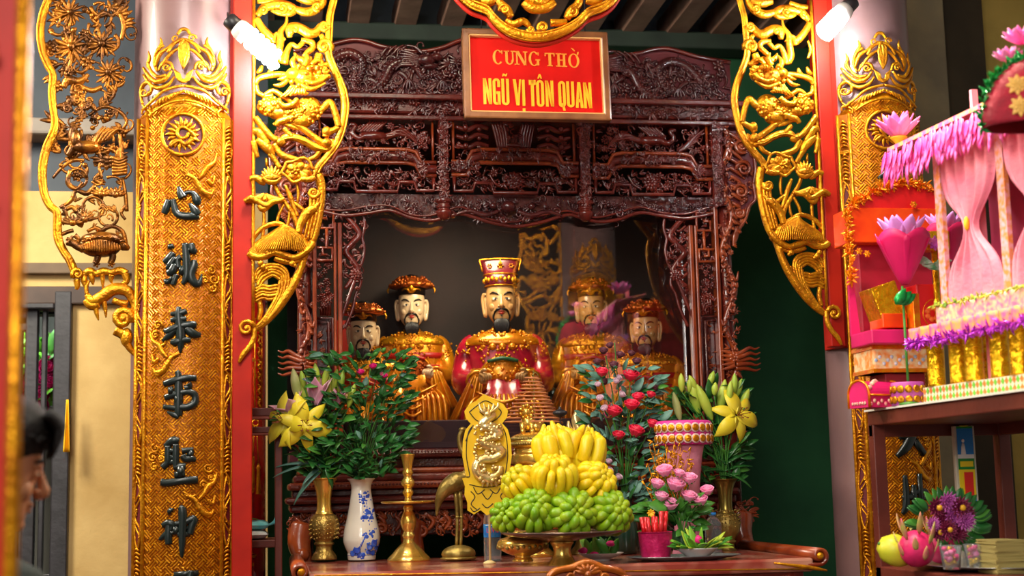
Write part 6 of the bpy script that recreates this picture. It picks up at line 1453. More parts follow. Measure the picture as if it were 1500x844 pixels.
for i, (x, y, tx, ty, w) in enumerate(((1066,690,1112,682,9),(1068,680,1108,660,10),(1062,690,1030,690,9),(1070,694,1100,716,9),(1060,680,1030,650,10),(1064,672,1046,630,10),(1072,670,1092,640,10),(1058,660,1020,620,10),(1074,664,1112,640,9))):
    a = B4(x, y, .01); b = B4(tx, ty, .02+.012*(i % 4)); d = b-a; m = MB(); L = d.length; d.normalize(); m.leaf(a-d*.01, V((d.x, d.y, d.z+.35)), L*1.08, w*u, (0, -.5, 1), .7, .0012, 9); m.build('strap_leaf', LEAFD, t)
def f4():
    x = rl.uniform(1000, 1108); y = rl.uniform(566, 706); x = 1066+(x-1066)*(.3+.7*min(1, (716-y)/80)); return B4(x, y, rl.uniform(-.08, .02)), ((x-1060)/50, -.3, .3)
foliage(t, f4, 150, [LEAFD, LEAFD, LEAFM], 24*u, rl)
# ---- pink roses
o = On(1000, 812, Y=4.86); o.c.z = ZT; o.by = 751+(ZT-o.pt(1000, 751).z)/-o.u if False else o.by; u = o.u; B5 = o.pt; t0 = thing('flower_pot', 'small green pot behind the foil cup holding the pink roses', 'pot', o.c); o.lathe([(13,806),(16,800),(20,780),(20.5,779),(18,780),(15,790)], 24).build('pot', mat('green glazed pot', '#24502a', .3, coat=.4), t0)
top = B5(1000, 780); t = thing('pink_rose_bouquet', 'bunch of pale pink roses standing between the foil cup and the blue capped bottle', 'flowers', top)
rs = ((972,690,13),(959,709,11),(987,711,15),(1009,702,12),(965,727,11),(978,740,15),(1006,728,12),(1023,734,12),(1035,720,11),(992,694,9))
for (x, y, r) in rs: rose(t, B5(x, y, .03+.03*rl.random()), r*u, ROSEP, (rl.uniform(-.3, .3), -.4, 1))
stems(t, top+V((0, 0, -.03)), [B5(x, y+9, .03) for x, y, r in rs])
def f5():
    x = rl.uniform(945, 1028); y = rl.uniform(735, 790); return B5(x, y, rl.uniform(-.04, .04)), ((x-1000)/50, -.4, .3)
foliage(t, f5, 70, [LEAFM, LEAFD, LEAFM], 26*u, rl)
m = MB(); m.leaf(B5(972, 744, .06), V((-1, -.2, .25)), 30*u, 24*u, (0, -.8, .6), .3); m.build('broad_leaf', LEAFM, t)
# ---- pink votive drum with rows of gilt discs and gold tinsel
o = On(1008, 803, Y=5.0); u = o.u; B6 = o.pt; o.c.z = ZT
PK = mat('hot pink paper', '#e0389a', .5, 0, '#c8287c', 10); PKL = mat('pale pink gauze', '#d88aa0', .6, 0, '#c06a80', 12, .2, 80)
t = thing('votive_drum', 'pink paper pedestal with two rows of gilt discs round its top, behind the pink roses', 'offering', o.c)
h = o.pt(1008, 652).z-ZT
m = MB(); m.lathe([(22*u, 0), (24*u, .004), (20*u, .05), (19*u, h*.5), (26*u, h*.9), (30*u, h)], o.c, 24, sub=2); m.build('pedestal', PKL, t)
m = MB(); m.lathe([(30*u, h), (40*u, h+.002), (41*u, h+34*u), (38*u, h+36*u), (5*u, h+35*u)], o.c, 32); dr = m.build('drum', PK, t)
m = MB(); g = MB()
for row in (0, 1):
    for k in range(22):
        a = 2*pi*k/22; c = o.c+V((41.2*u*cos(a), 41.2*u*sin(a), h+(9+16*row)*u)); d = V((cos(a), sin(a), 0)); R = d.to_track_quat('Z', 'Y').to_matrix()
        m.lathe([(5.2*u, -.001), (5.2*u, .005), (4*u, .0065)], c, 12, R); g.lathe([(7*u, -.001), (7.4*u, .002), (5.4*u, .003)], c, 12, R)
m.build('gilt_discs', GOLD, dr); g.build('lace_rings', mat('pale lace', '#d8b8b0', .7), dr)
o2 = On(975, 800, Y=4.93); u = o2.u; t = thing('tinsel_spray', 'spray of gold tinsel wire in front of the pink pedestal', 'decoration', V((o2.c.x, o2.c.y, ZT)))
m = MB(); m.lathe([(9*u, 0), (10*u, .01), (5*u, .02), (3*u, .05)], V((o2.c.x, o2.c.y, ZT)), 14); m.build('base', GOLD, t)
m = MB(); rt_ = random.Random(8); b = o2.pt(975, 770)
m.tube([V((o2.c.x, o2.c.y, ZT+.04)), b], 1.2*u, 6)
for k in range(46):
    e = o2.pt(975+rt_.uniform(-30, 42), 645+rt_.uniform(0, 55), rt_.uniform(-.04, .06)); mid = (b+e)/2+V((rt_.uniform(-.02, .02), rt_.uniform(-.02, .02), .0)); m.tube([b, mid, e], [.8*u, .7*u, .5*u], 5, sub=4)
    for q in range(4):
        cc = mid.lerp(e, q/3); m.leaf(cc, V((rt_.uniform(-1, 1), rt_.uniform(-1, .2), rt_.uniform(-1, 1))), 9*u, 2.6*u, (0, -1, 0), .8)
m.build('tinsel', GOLD, t)

# ================================================================ OFFERING RACK AT THE RIGHT
YF = 4.35; XRK = P(1270, 604, YF).x; ZS = P(1270, 604, YF).z; ZS2 = P(1286, 829, YF).z; YN = 3.15; RW = .46
RK = thing('offering_rack', 'brown wooden rack with two shelves of offerings along the right side', 'rack', (XRK+RW/2, (YF+YN)/2, 0))
for nm, z in (('upper_shelf', ZS), ('lower_shelf', ZS2), ('bottom_shelf', .25)):
    m = MB(); m.box((XRK+RW/2, (YF+YN)/2, z-.022), (RW, YF-YN, .044)); m.build(nm, WOODB, RK, .004)
m = MB(); m.box((XRK+RW/2, (YF+YN)/2, ZS+.003), (RW+.02, YF-YN, .006)); m.build('shelf_lining', mat('white shelf paper', '#d8d4c8', .7), RK)
for xx in (XRK+.02, XRK+RW-.02):
    for yy in (YF-.02, YN+.02):
        m = MB(); m.box((xx, yy, (ZS-.04)/2), (.04, .04, ZS-.04)); m.build('post', WOODB, RK, .003)
m = MB(); m.box((XRK+RW/2, YF-.02, ZS-.06), (RW, .03, .04)); m.box((XRK+RW-.02, (YF+YN)/2, ZS-.06), (.03, YF-YN, .04)); m.build('rail', WOODB, RK, .003)
PKB = mat('magenta paper box', '#d01264', .5, 0, '#b80e54', 8); REDP = mat('bright red paper', '#d81418', .45, 0, '#c01014', 8); ORG = mat('orange red foil paper', '#f0500e', .35, .2, '#e03a08', 14); GFOIL = mat('gold foil paper', '#f0c01c', .22, .8, '#d89a0c', 40, .6, 70); LILAC = mat('lilac petal', '#d890e8', .5, 0, '#e8a8f0', 14, sss=.1)
FLOR = mat('floral printed paper', '#f0903c', .55, 0, '#e8d0a0', 60, detail=1); TINP = mat('purple tinsel', '#a020b0', .25, .6, '#d050e0', 60); TING = mat('green tinsel', '#0e7a34', .3, .4, '#18a04a', 60); GINO = mat('orange gold tinsel', '#f0a010', .25, .6, '#f06a10', 50)
def PS(px, py, Y): return P(px, py, Y)
def bx(px0, py0, px1, py1, Y, dep, yaw=0, base=None):
    a = P(px0, py0, Y); b = P(px1, py1, Y); c = V(((a.x+b.x)/2, Y+dep/2, (a.z+b.z)/2)); d = (abs(b.x-a.x), dep, abs(a.z-b.z)); m = MB(); m.box(c, d, Matrix.Rotation(yaw, 3, 'Z')); return m, c, d
ZL = ZS+.006
def zpx(Y, z, px=1400):   # row of height z at depth Y
    return None
def onshelf(t_): pass
# small domed chest
def chest():
    c = PZ(1284, 588, ZL); c = V((P(1282, 585, 4.22).x, 4.22, ZL)); s = pxs(4.22)
    t = thing('domed_chest', 'small magenta paper chest with a domed lid at the far end of the upper shelf', 'box', c)
    L = 66*s; r = 22*s; R = Matrix.Rotation(radians(20), 4, 'Z')
    m = MB(); m.xf = Matrix.Translation(c) @ R; n = 14; vs = []
    prof = [(-r, 0), (-r, r*.9)]+[(-r*cos(pi*k/n), r*.9+r*.95*sin(pi*k/n)) for k in range(1, n)]+[(r, r*.9), (r, 0)]
    for x in (-L/2, L/2): vs += [(x, y, z) for y, z in prof]
    q = len(prof); m.add(vs, [tuple(range(q-1, -1, -1)), tuple(range(q, 2*q))]+[(i, (i+1) % q, q+(i+1) % q, q+i) for i in range(q)], False); m.build('chest', PKB, t)
    m = MB(); m.xf = Matrix.Translation(c) @ R
    for x in (-L/2, L/2): m.tube([(x, y*1.02, z*1.02) for y, z in prof], 2.2*s, 6)
    m.tube([(-L/2, -r*1.02, r*.85), (L/2, -r*1.02, r*.85)], 1.6*s, 6); m.build('trim', GINO, t)
    m = MB(); m.xf = Matrix.Translation(c) @ R
    for k in range(9): m.blob((-L/2+L*(k+.5)/9, -r*1.0, r*(.25+.2*(k % 2))), (3.2*s, 1*s, 3.2*s), n=7, m=5)
    for k in range(7): a = .5+k*.33; m.blob((-L/2+L*(k+.5)/7, -r*cos(a), r*.9+r*.95*sin(a)), (5*s, 3*s, 4*s), n=7, m=5)
    for k in range(6): m.blob((-L/2-.002, -r*.6+r*.24*k, r*.3), (1*s, 2.6*s, 2.6*s), n=6, m=5)
    m.build('painted_flowers', mat('cream printed flowers', '#e8d8b0', .6, 0, '#e0607a', 120), t)
chest()
c = V((P(1330, 584, 4.12).x, 4.12, ZL)); s = pxs(4.12); t = thing('disc_box', 'round mauve box ringed with gilt discs beside the domed chest', 'box', c)
m = MB(); m.lathe([(24*s, 0), (25*s, .002), (25*s, 34*s), (24*s, 36*s), (5*s, 36*s)], c, 28); m.build('box', mat('mauve paper', '#a03a90', .5, 0, '#c060a8', 10), t)
m = MB()
for k in range(13):
    for row in (0, 1):
        a = 2*pi*k/13; cc = c+V((25*s*cos(a), 25*s*sin(a), (9+16*row)*s)); m.lathe([(5.8*s, -.001), (6*s, .003), (3*s, .0035)], cc, 12, V((cos(a), sin(a), 0)).to_track_quat('Z', 'Y').to_matrix())
m.build('gilt_discs', GOLD, t)
# cake box with floral band
m, c, d = bx(1279, 510, 1362, 545, 4.22, .16); base = V((c.x, c.y, ZL)); 
t = thing('floral_box', 'box wrapped in orange floral paper above the domed chest', 'box', V((c.x, c.y, c.z-d[2]/2)))
m.build('box', FLOR, t, .006); mm = MB(); mm.box((c.x, c.y, c.z+d[2]/2+.003), (d[0]*1.04, d[1]*1.04, .012)); mm.box((c.x, c.y, c.z-d[2]/2+.006), (d[0]*1.03, d[1]*1.03, .012)); mm.build('edge_band', GINO, t)
mm = MB()
for k in range(14): mm.blob((c.x-d[0]/2+d[0]*(k+.5)/14, c.y-d[1]/2-.001, c.z+.012*sin(k*2.1)), (.006, .0015, .006), n=7, m=5)
mm.build('printed_flowers', mat('blue white print', '#88b8e0', .6, 0, '#f0e0e0', 150), t)
# boxes stacked under it: riser
m, c2, d2 = bx(1296, 545, 1356, 560, 4.24, .12); za = ZL; zb2 = c.z-d[2]/2-.001
m = MB(); m.box((c2.x, c2.y, (za+zb2)/2), (d2[0], .12, zb2-za)); t = thing('red_riser', 'plain dark red box under the floral one', 'box', V((c2.x, c2.y, za))); m.build('box', mat('dark red card', '#8a1420', .6), t, .004)
zt1 = c.z+d[2]/2+.009
# magenta tray with upright back, gold ingot box, red box
a = P(1272, 500, 4.2); b = P(1356, 500, 4.2)
t = thing('magenta_tray', 'magenta card tray with an upright back on top of the floral box', 'tray', V(((a.x+b.x)/2, 4.29, zt1)))
m = MB(); m.box(((a.x+b.x)/2, 4.255, zt1+.022), (b.x-a.x, .165, .044)); m.build('tray', PKB, t, .004)
zt2 = zt1+.045; ztop = P(1275, 386, 4.2).z
m = MB(); m.prism([(a.x, 4.325, zt1+.04), (a.x+.03, 4.325, zt1+.04), (a.x+.012, 4.325, ztop), (a.x, 4.325, ztop)], (0, .014, 0)); fixn(m.build('upright', PKB, t))
R = Matrix.Rotation(radians(-24), 3, 'Y'); cg = P(1306, 452, 4.2); cg.y = 4.26
t = thing('gold_foil_box', 'tilted box in gold foil leaning on the magenta tray', 'box', V((cg.x, cg.y, zt2)))
hh = P(1306, 415, 4.2).z-zt2
m = MB(); m.box((cg.x, cg.y, zt2+hh/2+.012), (.085, .1, hh*.86), Matrix.Rotation(radians(-18), 3, 'Y')); m.build('box', GFOIL, t, .003)
m = MB(); m.box((cg.x+.012, cg.y-.004, zt2+.03), (.082, .1, .045)); m.build('red_end', ORG, t, .003)
a = P(1346, 415, 4.15); b = P(1394, 490, 4.15); t = thing('red_gift_box', 'red box with a ringed emblem, behind the corner of the pink palace', 'box', V(((a.x+b.x)/2, 4.22, zt1)))
cb = V(((a.x+b.x)/2, 4.22, (a.z+zt1)/2)); m = MB(); m.box(cb, (b.x-a.x, .1, a.z-zt1)); m.build('box', REDP, t, .004)
m = MB(); m.tube([(cb.x+.008+.04*cos(k*.3), 4.169, cb.z+.045*sin(k*.3)) for k in range(21)], .0016, 6, closed=True); m.build('gilt_ring', GINO, t)
m = MB()
for k in range(7): m.blob((cb.x+.018*cos(k*.9), 4.169, cb.z+.018*sin(k*.9)), (.01, .002, .008), n=8, m=5)
m.build('emblem_flower', mat('orange emblem print', '#f06a28', .5), t)
m = MB(); m.box((cb.x-(b.x-a.x)/2-.004, 4.22, cb.z-.01), (.022, .104, (a.z-zt1)*.8)); m.build('gilt_side', GINO, t, .002)
# red votive house with orange roof band and tinsel edging
a = P(1250, 300, 4.27); b = P(1392, 410, 4.27); z0 = zt1+.0; zr_ = a.z
t = thing('red_votive_house', 'large red paper votive house with an orange band and gold tinsel edging', 'offering', V(((a.x+b.x)/2, 4.39, z0)))
xw = b.x-a.x; xm = (a.x+b.x)/2
m = MB(); m.box((xm+.02, 4.40, (z0+zr_)/2-.02), (xw-.06, .06, zr_-z0-.04)); m.build('body', mat('deep red paper', '#b01030', .5, 0, '#981028', 8), t, .004)
zz = P(1300, 352, 4.27).z
m = MB(); m.box((xm, 4.38, (zr_+zz)/2), (xw, .13, zr_-zz)); m.build('orange_band', ORG, t, .004)
m = MB(); zc_ = P(1320, 266, 4.27).z; m.prism([(a.x+.02, 4.32, zr_), (b.x, 4.32, zr_), (b.x-.01, 4.32, zc_-.02), (xm+.05, 4.32, zc_), (xm-.03, 4.32, zc_-.012), (a.x+.06, 4.32, zr_+.03)], (0, .12, 0)); fixn(m.build('roof', REDP, t))
def tinsel(path, w, n, mt, nm, t, rr=random.Random(3), L=.02):
    m = MB(); q = cr([tuple(V(p)) for p in path], 6) if len(path) > 2 else [tuple(path[0]), tuple(path[1])]
    for k in range(n):
        f = rr.random()*(len(q)-1); i = int(f); p = V(q[i]).lerp(V(q[min(i+1, len(q)-1)]), f-i)
        m.leaf(p, V((rr.uniform(-1, 1), rr.uniform(-1, .4), rr.uniform(-1, 1))), L*rr.uniform(.6, 1.2), w, (0, -1, 0), rr.uniform(-1, 1), .0006, 3)
    m.tube([V(p) for p in q], .002, 5); return m.build(nm, mt, t)
tinsel([(a.x+.01, 4.315, zr_+.005), (a.x+.06, 4.315, zr_+.035), (xm-.03, 4.315, zc_-.008), (xm+.05, 4.315, zc_+.005), (b.x, 4.315, zc_-.015)], .007, 240, GINO, 'tinsel_edging', t, L=.028)
tinsel([(a.x-.004, 4.315, zr_), (a.x-.006, 4.31, zz), (a.x-.003, 4.31, P(1250, 410, 4.27).z)], .008, 110, GINO, 'tinsel_edging', t, L=.026)
for (x, y) in ((1338,300),(1258,368),(1270,372)):
    m = MB(); c = P(x, y, 4.305)
    for k in range(6): m.leaf(c, V((cos(k*1.047), -.2, sin(k*1.047))), .013, .009, (0, -1, 0), .1)
    m.build('gilt_flower', GINO, t)
# lotus cones
def cone(px, py, Y, s, label, mt1, mt2, rz=0):
    sp = pxs(Y)*s; c = P(px, py, Y); t = thing('lotus_cone', label, 'paper flower', c, 'paper lotus cones')
    m = MB(); R = Matrix.Rotation(rz, 4, 'Y'); m.xf = Matrix.Translation(c) @ R @ Matrix.Scale(sp, 4)
    for k in range(5):
        a0 = 2*pi*k/5-1.2
        def fn(u, v, a0=a0):
            a = a0+(u-.5)*1.5; r = 6+36*v**.9; return (r*cos(a), r*sin(a), -70+72*v+(16*sin(pi*u)-4)*v**3)
        m.sheet(fn, 8, 8, 1, (cos(a0), sin(a0), 0))
    m.build('paper_cone', mt1, t)
    m = MB(); m.xf = Matrix.Translation(c) @ R @ Matrix.Scale(sp, 4)
    for ring, (n, L, w, b) in enumerate(((8, 44, 26, .5), (7, 40, 24, .2), (5, 32, 20, -.1))):
        for k in range(n):
            a = 2*pi*(k+.5*ring)/n; m.leaf((12*cos(a), 12*sin(a), 0), V((cos(a)*(.9-.3*ring), sin(a)*(.9-.3*ring), .8)), L, w, V((-cos(a), -sin(a), 1)), -.5+b*.4, .6, 6, .25)
    m.build('petals', mt2, t); return t
s_ = 1.0
CONEM = mat('magenta lotus paper', '#e0186a', .55, 0, '#c81058', 6)
cn = cone(1322, 352, 4.08, 1.0, 'magenta paper cone opening into a lilac lotus, before the red votive house', CONEM, LILAC)
# stand rod for the cone
m = MB(); c = P(1322, 424, 4.08); m.tube([V((c.x, c.y, ZL)), V((c.x, c.y, c.z+.01))], .004, 8); m.lathe([(.03, 0), (.03, .006), (.005, .012)], V((c.x, c.y, ZL)), 16); m.build('stick', STEM, cn)
m = MB(); lf_ = [(1312,446),(1322,440),(1340,425),(1355,405)]
for k in range(3): m.leaf(P(1312+4*k, 446, 4.07), V((.5+.3*k, -.3, .8)), .06, .03, (0, -1, .3), .5)
m.build('paper_leaf', TING, cn)
# second smaller cone half hidden
cn2 = cone(1384, 340, 4.2, .8, 'second lilac lotus cone, cut off by the pink palace curtain', CONEM, LILAC); m = MB(); c = P(1384, 396, 4.2); m.tube([V((c.x, c.y, ZL)), V((c.x, c.y, c.z+.01))], .004, 8); m.build('stick', STEM, cn2)
# gilt box with purple flower
a = P(1356, 338, 4.13); b = P(1392, 366, 4.13); t = thing('flower_box', 'small gilt box topped with a purple paper flower, above the red gift box', 'box', V(((a.x+b.x)/2, 4.16, ZL)))
m = MB(); m.box(((a.x+b.x)/2, 4.16, (a.z+b.z)/2), (b.x-a.x, .06, a.z-b.z)); m.build('box', GFOIL, t, .003)
m = MB(); c = P(1368, 357, 4.125)
for ring in (0, 1):
    for k in range(8): m.leaf(c, V((cos(k*.785+ring*.4), -.5-.3*ring, sin(k*.785+ring*.4))), .026-.008*ring, .013, (0, -1, 0), .2)
m.build('paper_flower', mat('purple pink paper', '#b840c0', .5, 0, '#e070a0', 40), t)
m = MB(); cx_ = (a.x+b.x)/2; m.tube([V((cx_, 4.16, ZL)), V((cx_, 4.16, b.z))], .01, 8); m.build('post', GFOIL, t)
m = MB(); z = P(1350, 385, 4.12).z
for k in range(7): m.leaf(V((a.x-.07+k*.016, 4.13, z+.01*sin(k))), V((.6, -.4, .2*cos(k))), .05, .026, (0, -1, .4), .4)
m.build('lace_ruffle', mat('white green lace', '#d8e0d0', .7, 0, '#5aa06a', 50), t)
# ---------------- pink votive palace
YP = 3.62; sP = pxs(YP)
YP0 = 3.97; O = V((XRK+.015, YP0, 0)); zb3 = ZL; WPL, DPL = .78, .17
t = thing('votive_palace', 'tall pink gauze votive palace on gold foil pillars, near end of the upper shelf', 'offering', V((XRK+.1, YP0-WPL/2, zb3)))
RP = Matrix.Rotation(radians(-86), 4, 'Z')
def pal(x, y, z): return O + RP @ V((x, y, 0)) + V((0, 0, z))
def palbox(m, x, y, z, dx, dy, dz):
    c = pal(x, y, z); m.box(c, (dx, dy, dz), RP.to_3x3())
zc0 = zb3+.045; zcol = P(1362, 492, YP0).z; zeave = P(1350, 222, YP0).z; XB = .15
m = MB(); palbox(m, WPL/2, DPL/2, zb3+.022, WPL, DPL, .044); m.build('base', mat('cream paper', '#e8dcc0', .6), t)
m = MB(); g = MB()
for k in range(22):
    for row in range(2):
        for mm, off in ((m, 0), (g, .5)):
            x = (k+off+.25)*WPL/22; z = zb3+.011+row*.022; w = WPL/44*.9; pts = [pal(x-w/2, -.001, z), pal(x, -.001, z+.010), pal(x+w/2, -.001, z), pal(x, -.001, z-.010)]; mm.prism(pts, RP.to_3x3() @ V((0, -.001, 0)))
fixn(m.build('orange_lozenges', mat('orange print', '#f07830', .6), t)); fixn(g.build('green_lozenges', mat('green print', '#6ab83a', .6), t))
for k, (x, y) in enumerate(((.045, .02), (.15, .03), (.25, .02), (.36, .03), (.47, .02), (.6, .03), (.72, .02), (.1, .14), (.3, .14), (.5, .14))):
    m = MB(); r = .026 if y < .1 else .02; c = pal(x, y, 0); m.lathe([(r*1.1, zc0), (r, zc0+.006), (r, zcol-.006), (r*1.15, zcol)], V((c.x, c.y, 0)), 16, flute=lambda a, z: .05*cos(6*a)); m.build('gold_pillar', GFOIL, t)
zf = zcol+.012
m = MB(); palbox(m, WPL/2, DPL/2, zcol+.006, WPL+.02, DPL+.02, .012); m.build('floor_board', PK, t)
m = MB(); palbox(m, WPL/2+XB/2, DPL-.01, (zf+zeave)/2, WPL-XB-.02, .012, zeave-zf); m.build('back_panel', mat('deep pink card', '#c83a6a', .6, 0, '#b02c58', 8), t)
GAUZE = mat('pink gauze curtain', '#f090a0', .7, 0, '#e87890', 14, .25, 90)
X2 = .47
for x in (XB, X2, WPL-.02):
    m = MB(); palbox(m, x, .006, (zf+zeave)/2, .034, .014, zeave-zf); m.build('front_post', mat('pink floral post', '#f0a8b8', .6, 0, '#e88a40', 70, detail=1), t)
def curtain(x0, x1):
    def fn(u, v):   # v from top to bottom, gathered to a knot in the middle
        pinch = 1-.78*math.exp(-((v-.52)/.16)**2); xm_ = (x0+x1)/2; x = xm_+(u-.5)*(x1-x0)*pinch; return pal(x, .0+.009*sin(u*34)*(1.2-pinch*.5), zeave-.03-(zeave-zf-.05)*v)
    m = MB(); m.sheet(fn, 40, 26, .001, RP.to_3x3() @ V((0, -1, 0))); m.build('curtain', GAUZE, t)
    m = MB(); c = pal((x0+x1)/2, -.012, zeave-.03-(zeave-zf-.05)*.5); m.blob(c, (.008, .008, .02)); m.build('curtain_tie', mat('yellow ribbon', '#e8c020', .5), t)
curtain(XB+.02, X2-.02); curtain(X2+.02, WPL-.03)
m = MB()
def lace(u, v): return pal(XB-.03+u*(WPL-XB+.03), -.012-.006*sin(u*80), zf+.06-.07*v+.006*abs(sin(u*50))*v)
NP = RP.to_3x3() @ V((0, -1, 0))
m.sheet(lace, 80, 4, .001, NP); m.build('lace_skirt', mat('pink patterned lace', '#e87aa8', .6, 0, '#f0d0a0', 70, detail=1), t)
m = MB()
for k in range(14):
    f = k/13
    def fl(u, v, f=f): return pal(WPL*(f-.04+.08*u), -.02-.004*sin(u*6), zf+.01-.05*v*(1-.5*(2*u-1)**2))
    m.sheet(fl, 6, 4, .001, NP)
m.build('valance_flaps', mat('bright floral valance', '#f0609a', .55, 0, '#f0a050', 50, detail=1), t)
tinsel([pal(-.01, -.03, zf-.035), pal(WPL*.3, -.032, zf-.04), pal(WPL*.7, -.032, zf-.035), pal(WPL+.01, -.03, zf-.035)], .007, 360, TINP, 'purple_tinsel', t, L=.028)
tinsel([pal(XB-.04, -.02, zf+.06), pal(WPL*.5, -.02, zf+.055), pal(WPL+.01, -.02, zf+.06)], .006, 160, mat('yellow green braid', '#d8c83a', .5, 0, '#7ab040', 60), 'braid', t, L=.016)
# roof slab with fringe
m = MB(); pr = [pal(-.02, -.06, zeave), pal(WPL+.03, -.06, zeave), pal(WPL+.0, DPL*.7, zeave+.045), pal(.03, DPL*.7, zeave+.045)]
m.prism(pr, (0, 0, .012)); fixn(m.build('roof', mat('pink floral roof paper', '#e85aa0', .55, 0, '#e8b060', 45, detail=1), t))
m = MB(); rr = random.Random(5)
for k in range(260):
    x = rr.uniform(-.02, WPL+.03); z = zeave-rr.uniform(0, .06); m.leaf(pal(x, -.062-.01*rr.random(), z), RP.to_3x3() @ V((rr.uniform(-.25, .25), -.15, -1)), rr.uniform(.04, .075), .02, NP, rr.uniform(-.2, .3), .0006, 4)
m.build('petal_fringe', mat('hot pink fringe', '#f0389a', .5, 0, '#f070b8', 30), t)
# lotus on the roof corner and two more behind the hat
def lotus(c, s, label, mt, group=None):
    t = thing('paper_lotus', label, 'paper flower', c, group); m = MB(); m.xf = Matrix.Translation(V(c)) @ Matrix.Scale(s, 4)
    for ring, (n, L, w, up) in enumerate(((8, .95, .5, .7), (7, .95, .48, 1.4), (5, .9, .42, 2.6))):
        for k in range(n): a = 2*pi*(k+.5*ring)/n; m.leaf((.12*cos(a), .12*sin(a), .05), V((cos(a), sin(a), up)), L, w, V((-cos(a), -sin(a), .8)), -.25, .012, 6, .25)
    m.build('petals', mt, t); m = MB(); m.xf = Matrix.Translation(V(c)) @ Matrix.Scale(s, 4); m.lathe([(.06,-.25),(.2,-.05),(.3,.08),(.1,.1)], (0,0,0), 12, sub=2); m.build('calyx', mat('gold calyx', '#e8b020', .4), t)
ROSL = mat('pink lotus paper', '#f060b0', .5, 0, '#f090cc', 10, sss=.1)
lc = pal(.0, -.03, zeave+.035)
lotus(lc, .085, 'pink paper lotus on the left corner of the pink palace roof', ROSL)
# hanging half-round hat with tinsel rim
YH = 3.08; c = P(1525, 184, YH); sH = pxs(YH); ha, hb = 92*sH, 116*sH
t = thing('votive_hat', 'dark red half-round votive hat with green tinsel rim, cut by the right photo edge', 'hat', V((c.x, c.y, c.z)))
RH = Matrix.Rotation(radians(-20), 3, 'Z')
m = MB()
def dome(sg):
    def fn(u, v):
        a_ = pi*u; r = v; return c+RH @ V((ha*r*cos(a_), sg*.075*sqrt(max(0, 1-r*r)), hb*r*sin(a_)))
    return fn
m.sheet(dome(-1), 32, 10, .003, (0, -1, 0)); m.sheet(dome(1), 32, 10, .003, (0, 1, 0)); fixn(m.build('hat', mat('dark crimson velvet', '#a00c2c', .8, 0, '#80081f', 20, .2, 120), t))
tinsel([c+RH @ V((ha*1.0*cos(pi*q_/16), 0, hb*1.0*sin(pi*q_/16))) for q_ in range(17)], .008, 460, TING, 'tinsel_rim', t, L=.024)
for (u_, r) in ((.72, .66), (.5, .72), (.86, .45), (.3, .66)):
    m = MB(); a_ = pi*u_; cc = c+RH @ V((ha*r*cos(a_), -.075*sqrt(1-r*r)-.004, hb*r*sin(a_)))
    for k in range(8): m.leaf(cc, RH @ V((cos(k*.785), -.1, sin(k*.785))), .026, .015, RH @ V((0, -1, 0)), .1)
    m.build('felt_flower', mat('pale gold felt', '#e0b45a', .6), t)
for (x, y, s_) in ((1478, 92, .042), (1496, 66, .05)):
    cc = P(x, y, YH+.06); m = MB(); m.xf = Matrix.Translation(cc) @ Matrix.Scale(s_, 4)
    for ring, (n, L, w, up) in enumerate(((8, 1, .5, .4), (7, .95, .48, .9), (5, .85, .4, 1.8))):
        for k in range(n): a_ = 2*pi*(k+.5*ring)/n; m.leaf((.12*cos(a_), .12*sin(a_), .05), V((cos(a_), sin(a_), up)), L, w, V((-cos(a_), -sin(a_), .8)), -.45, .012, 6, .25)
    m.build('lotus_ornament', ROSL, t)
m = MB(); m.tube([c+V((0, 0, hb)), V((c.x, c.y, zcl+.02))], .002, 6); m.build('hanging_cord', WOODB, t)
pk = P(1427, 152, 3.7); m = MB(); m.box((pk.x, 3.7, (pk.z+.04+ZL)/2), (.018, .014, pk.z+.04-ZL)); tag(m.build('lotus_pole', mat('pink painted stick', '#f08a9a', .6), org=V((pk.x, 3.7, ZL))), 'pink painted pole between the palace roof and the dark red hat', 'pole')
# ---------------- lower shelf
zl = ZS2
class At:
    def __init__(s, px, Y, z): s.c = V((P(px, 700, Y).x, Y, z)); s.u = pxs(Y); s.px = P; s.Y = Y
def lowx(px, Y): return P(px, 810, Y).x
cpl = V((XRK+.215, 4.02, zl)); t = thing('oval_plate', 'large silver oval plate of fruit and cups on the lower shelf', 'plate', cpl)
m = MB(); m.lathe([(.10, 0), (.11, .003), (.17, .010), (.20, .016), (.202, .018), (.19, .0175), (.15, .012), (.02, .008)], cpl, 40, sy=1.3, sub=2); m.build('plate', mat('silver plate metal', '#b8bcc0', .22, .75), t)
zp = zl+.014
DF = mat('dragon fruit skin', '#d82a68', .4, 0, '#b01a50', 14, .1, 50); DFS = mat('dragon fruit scale', '#a8b84a', .45, 0, '#d05a70', 20); MNG = mat('yellow green mango skin', '#b8c02a', .4, 0, '#d8c83a', 8)
Ym = 4.05; s = pxs(Ym)
c = P(1312, 800, Ym); c.z = zp+.046; t = thing('mango', 'yellow green mango at the left end of the silver plate', 'fruit', V((c.x, c.y, zp)))
m = MB(); m.blob(c, (.056, .042, .046), Matrix.Rotation(.35, 3, 'Y'), n=20, m=12, amp=.08); m.build('fruit', MNG, t); m = MB(); m.blob(c+V((-.05, 0, .022)), .005); m.build('stalk', STEM, t)
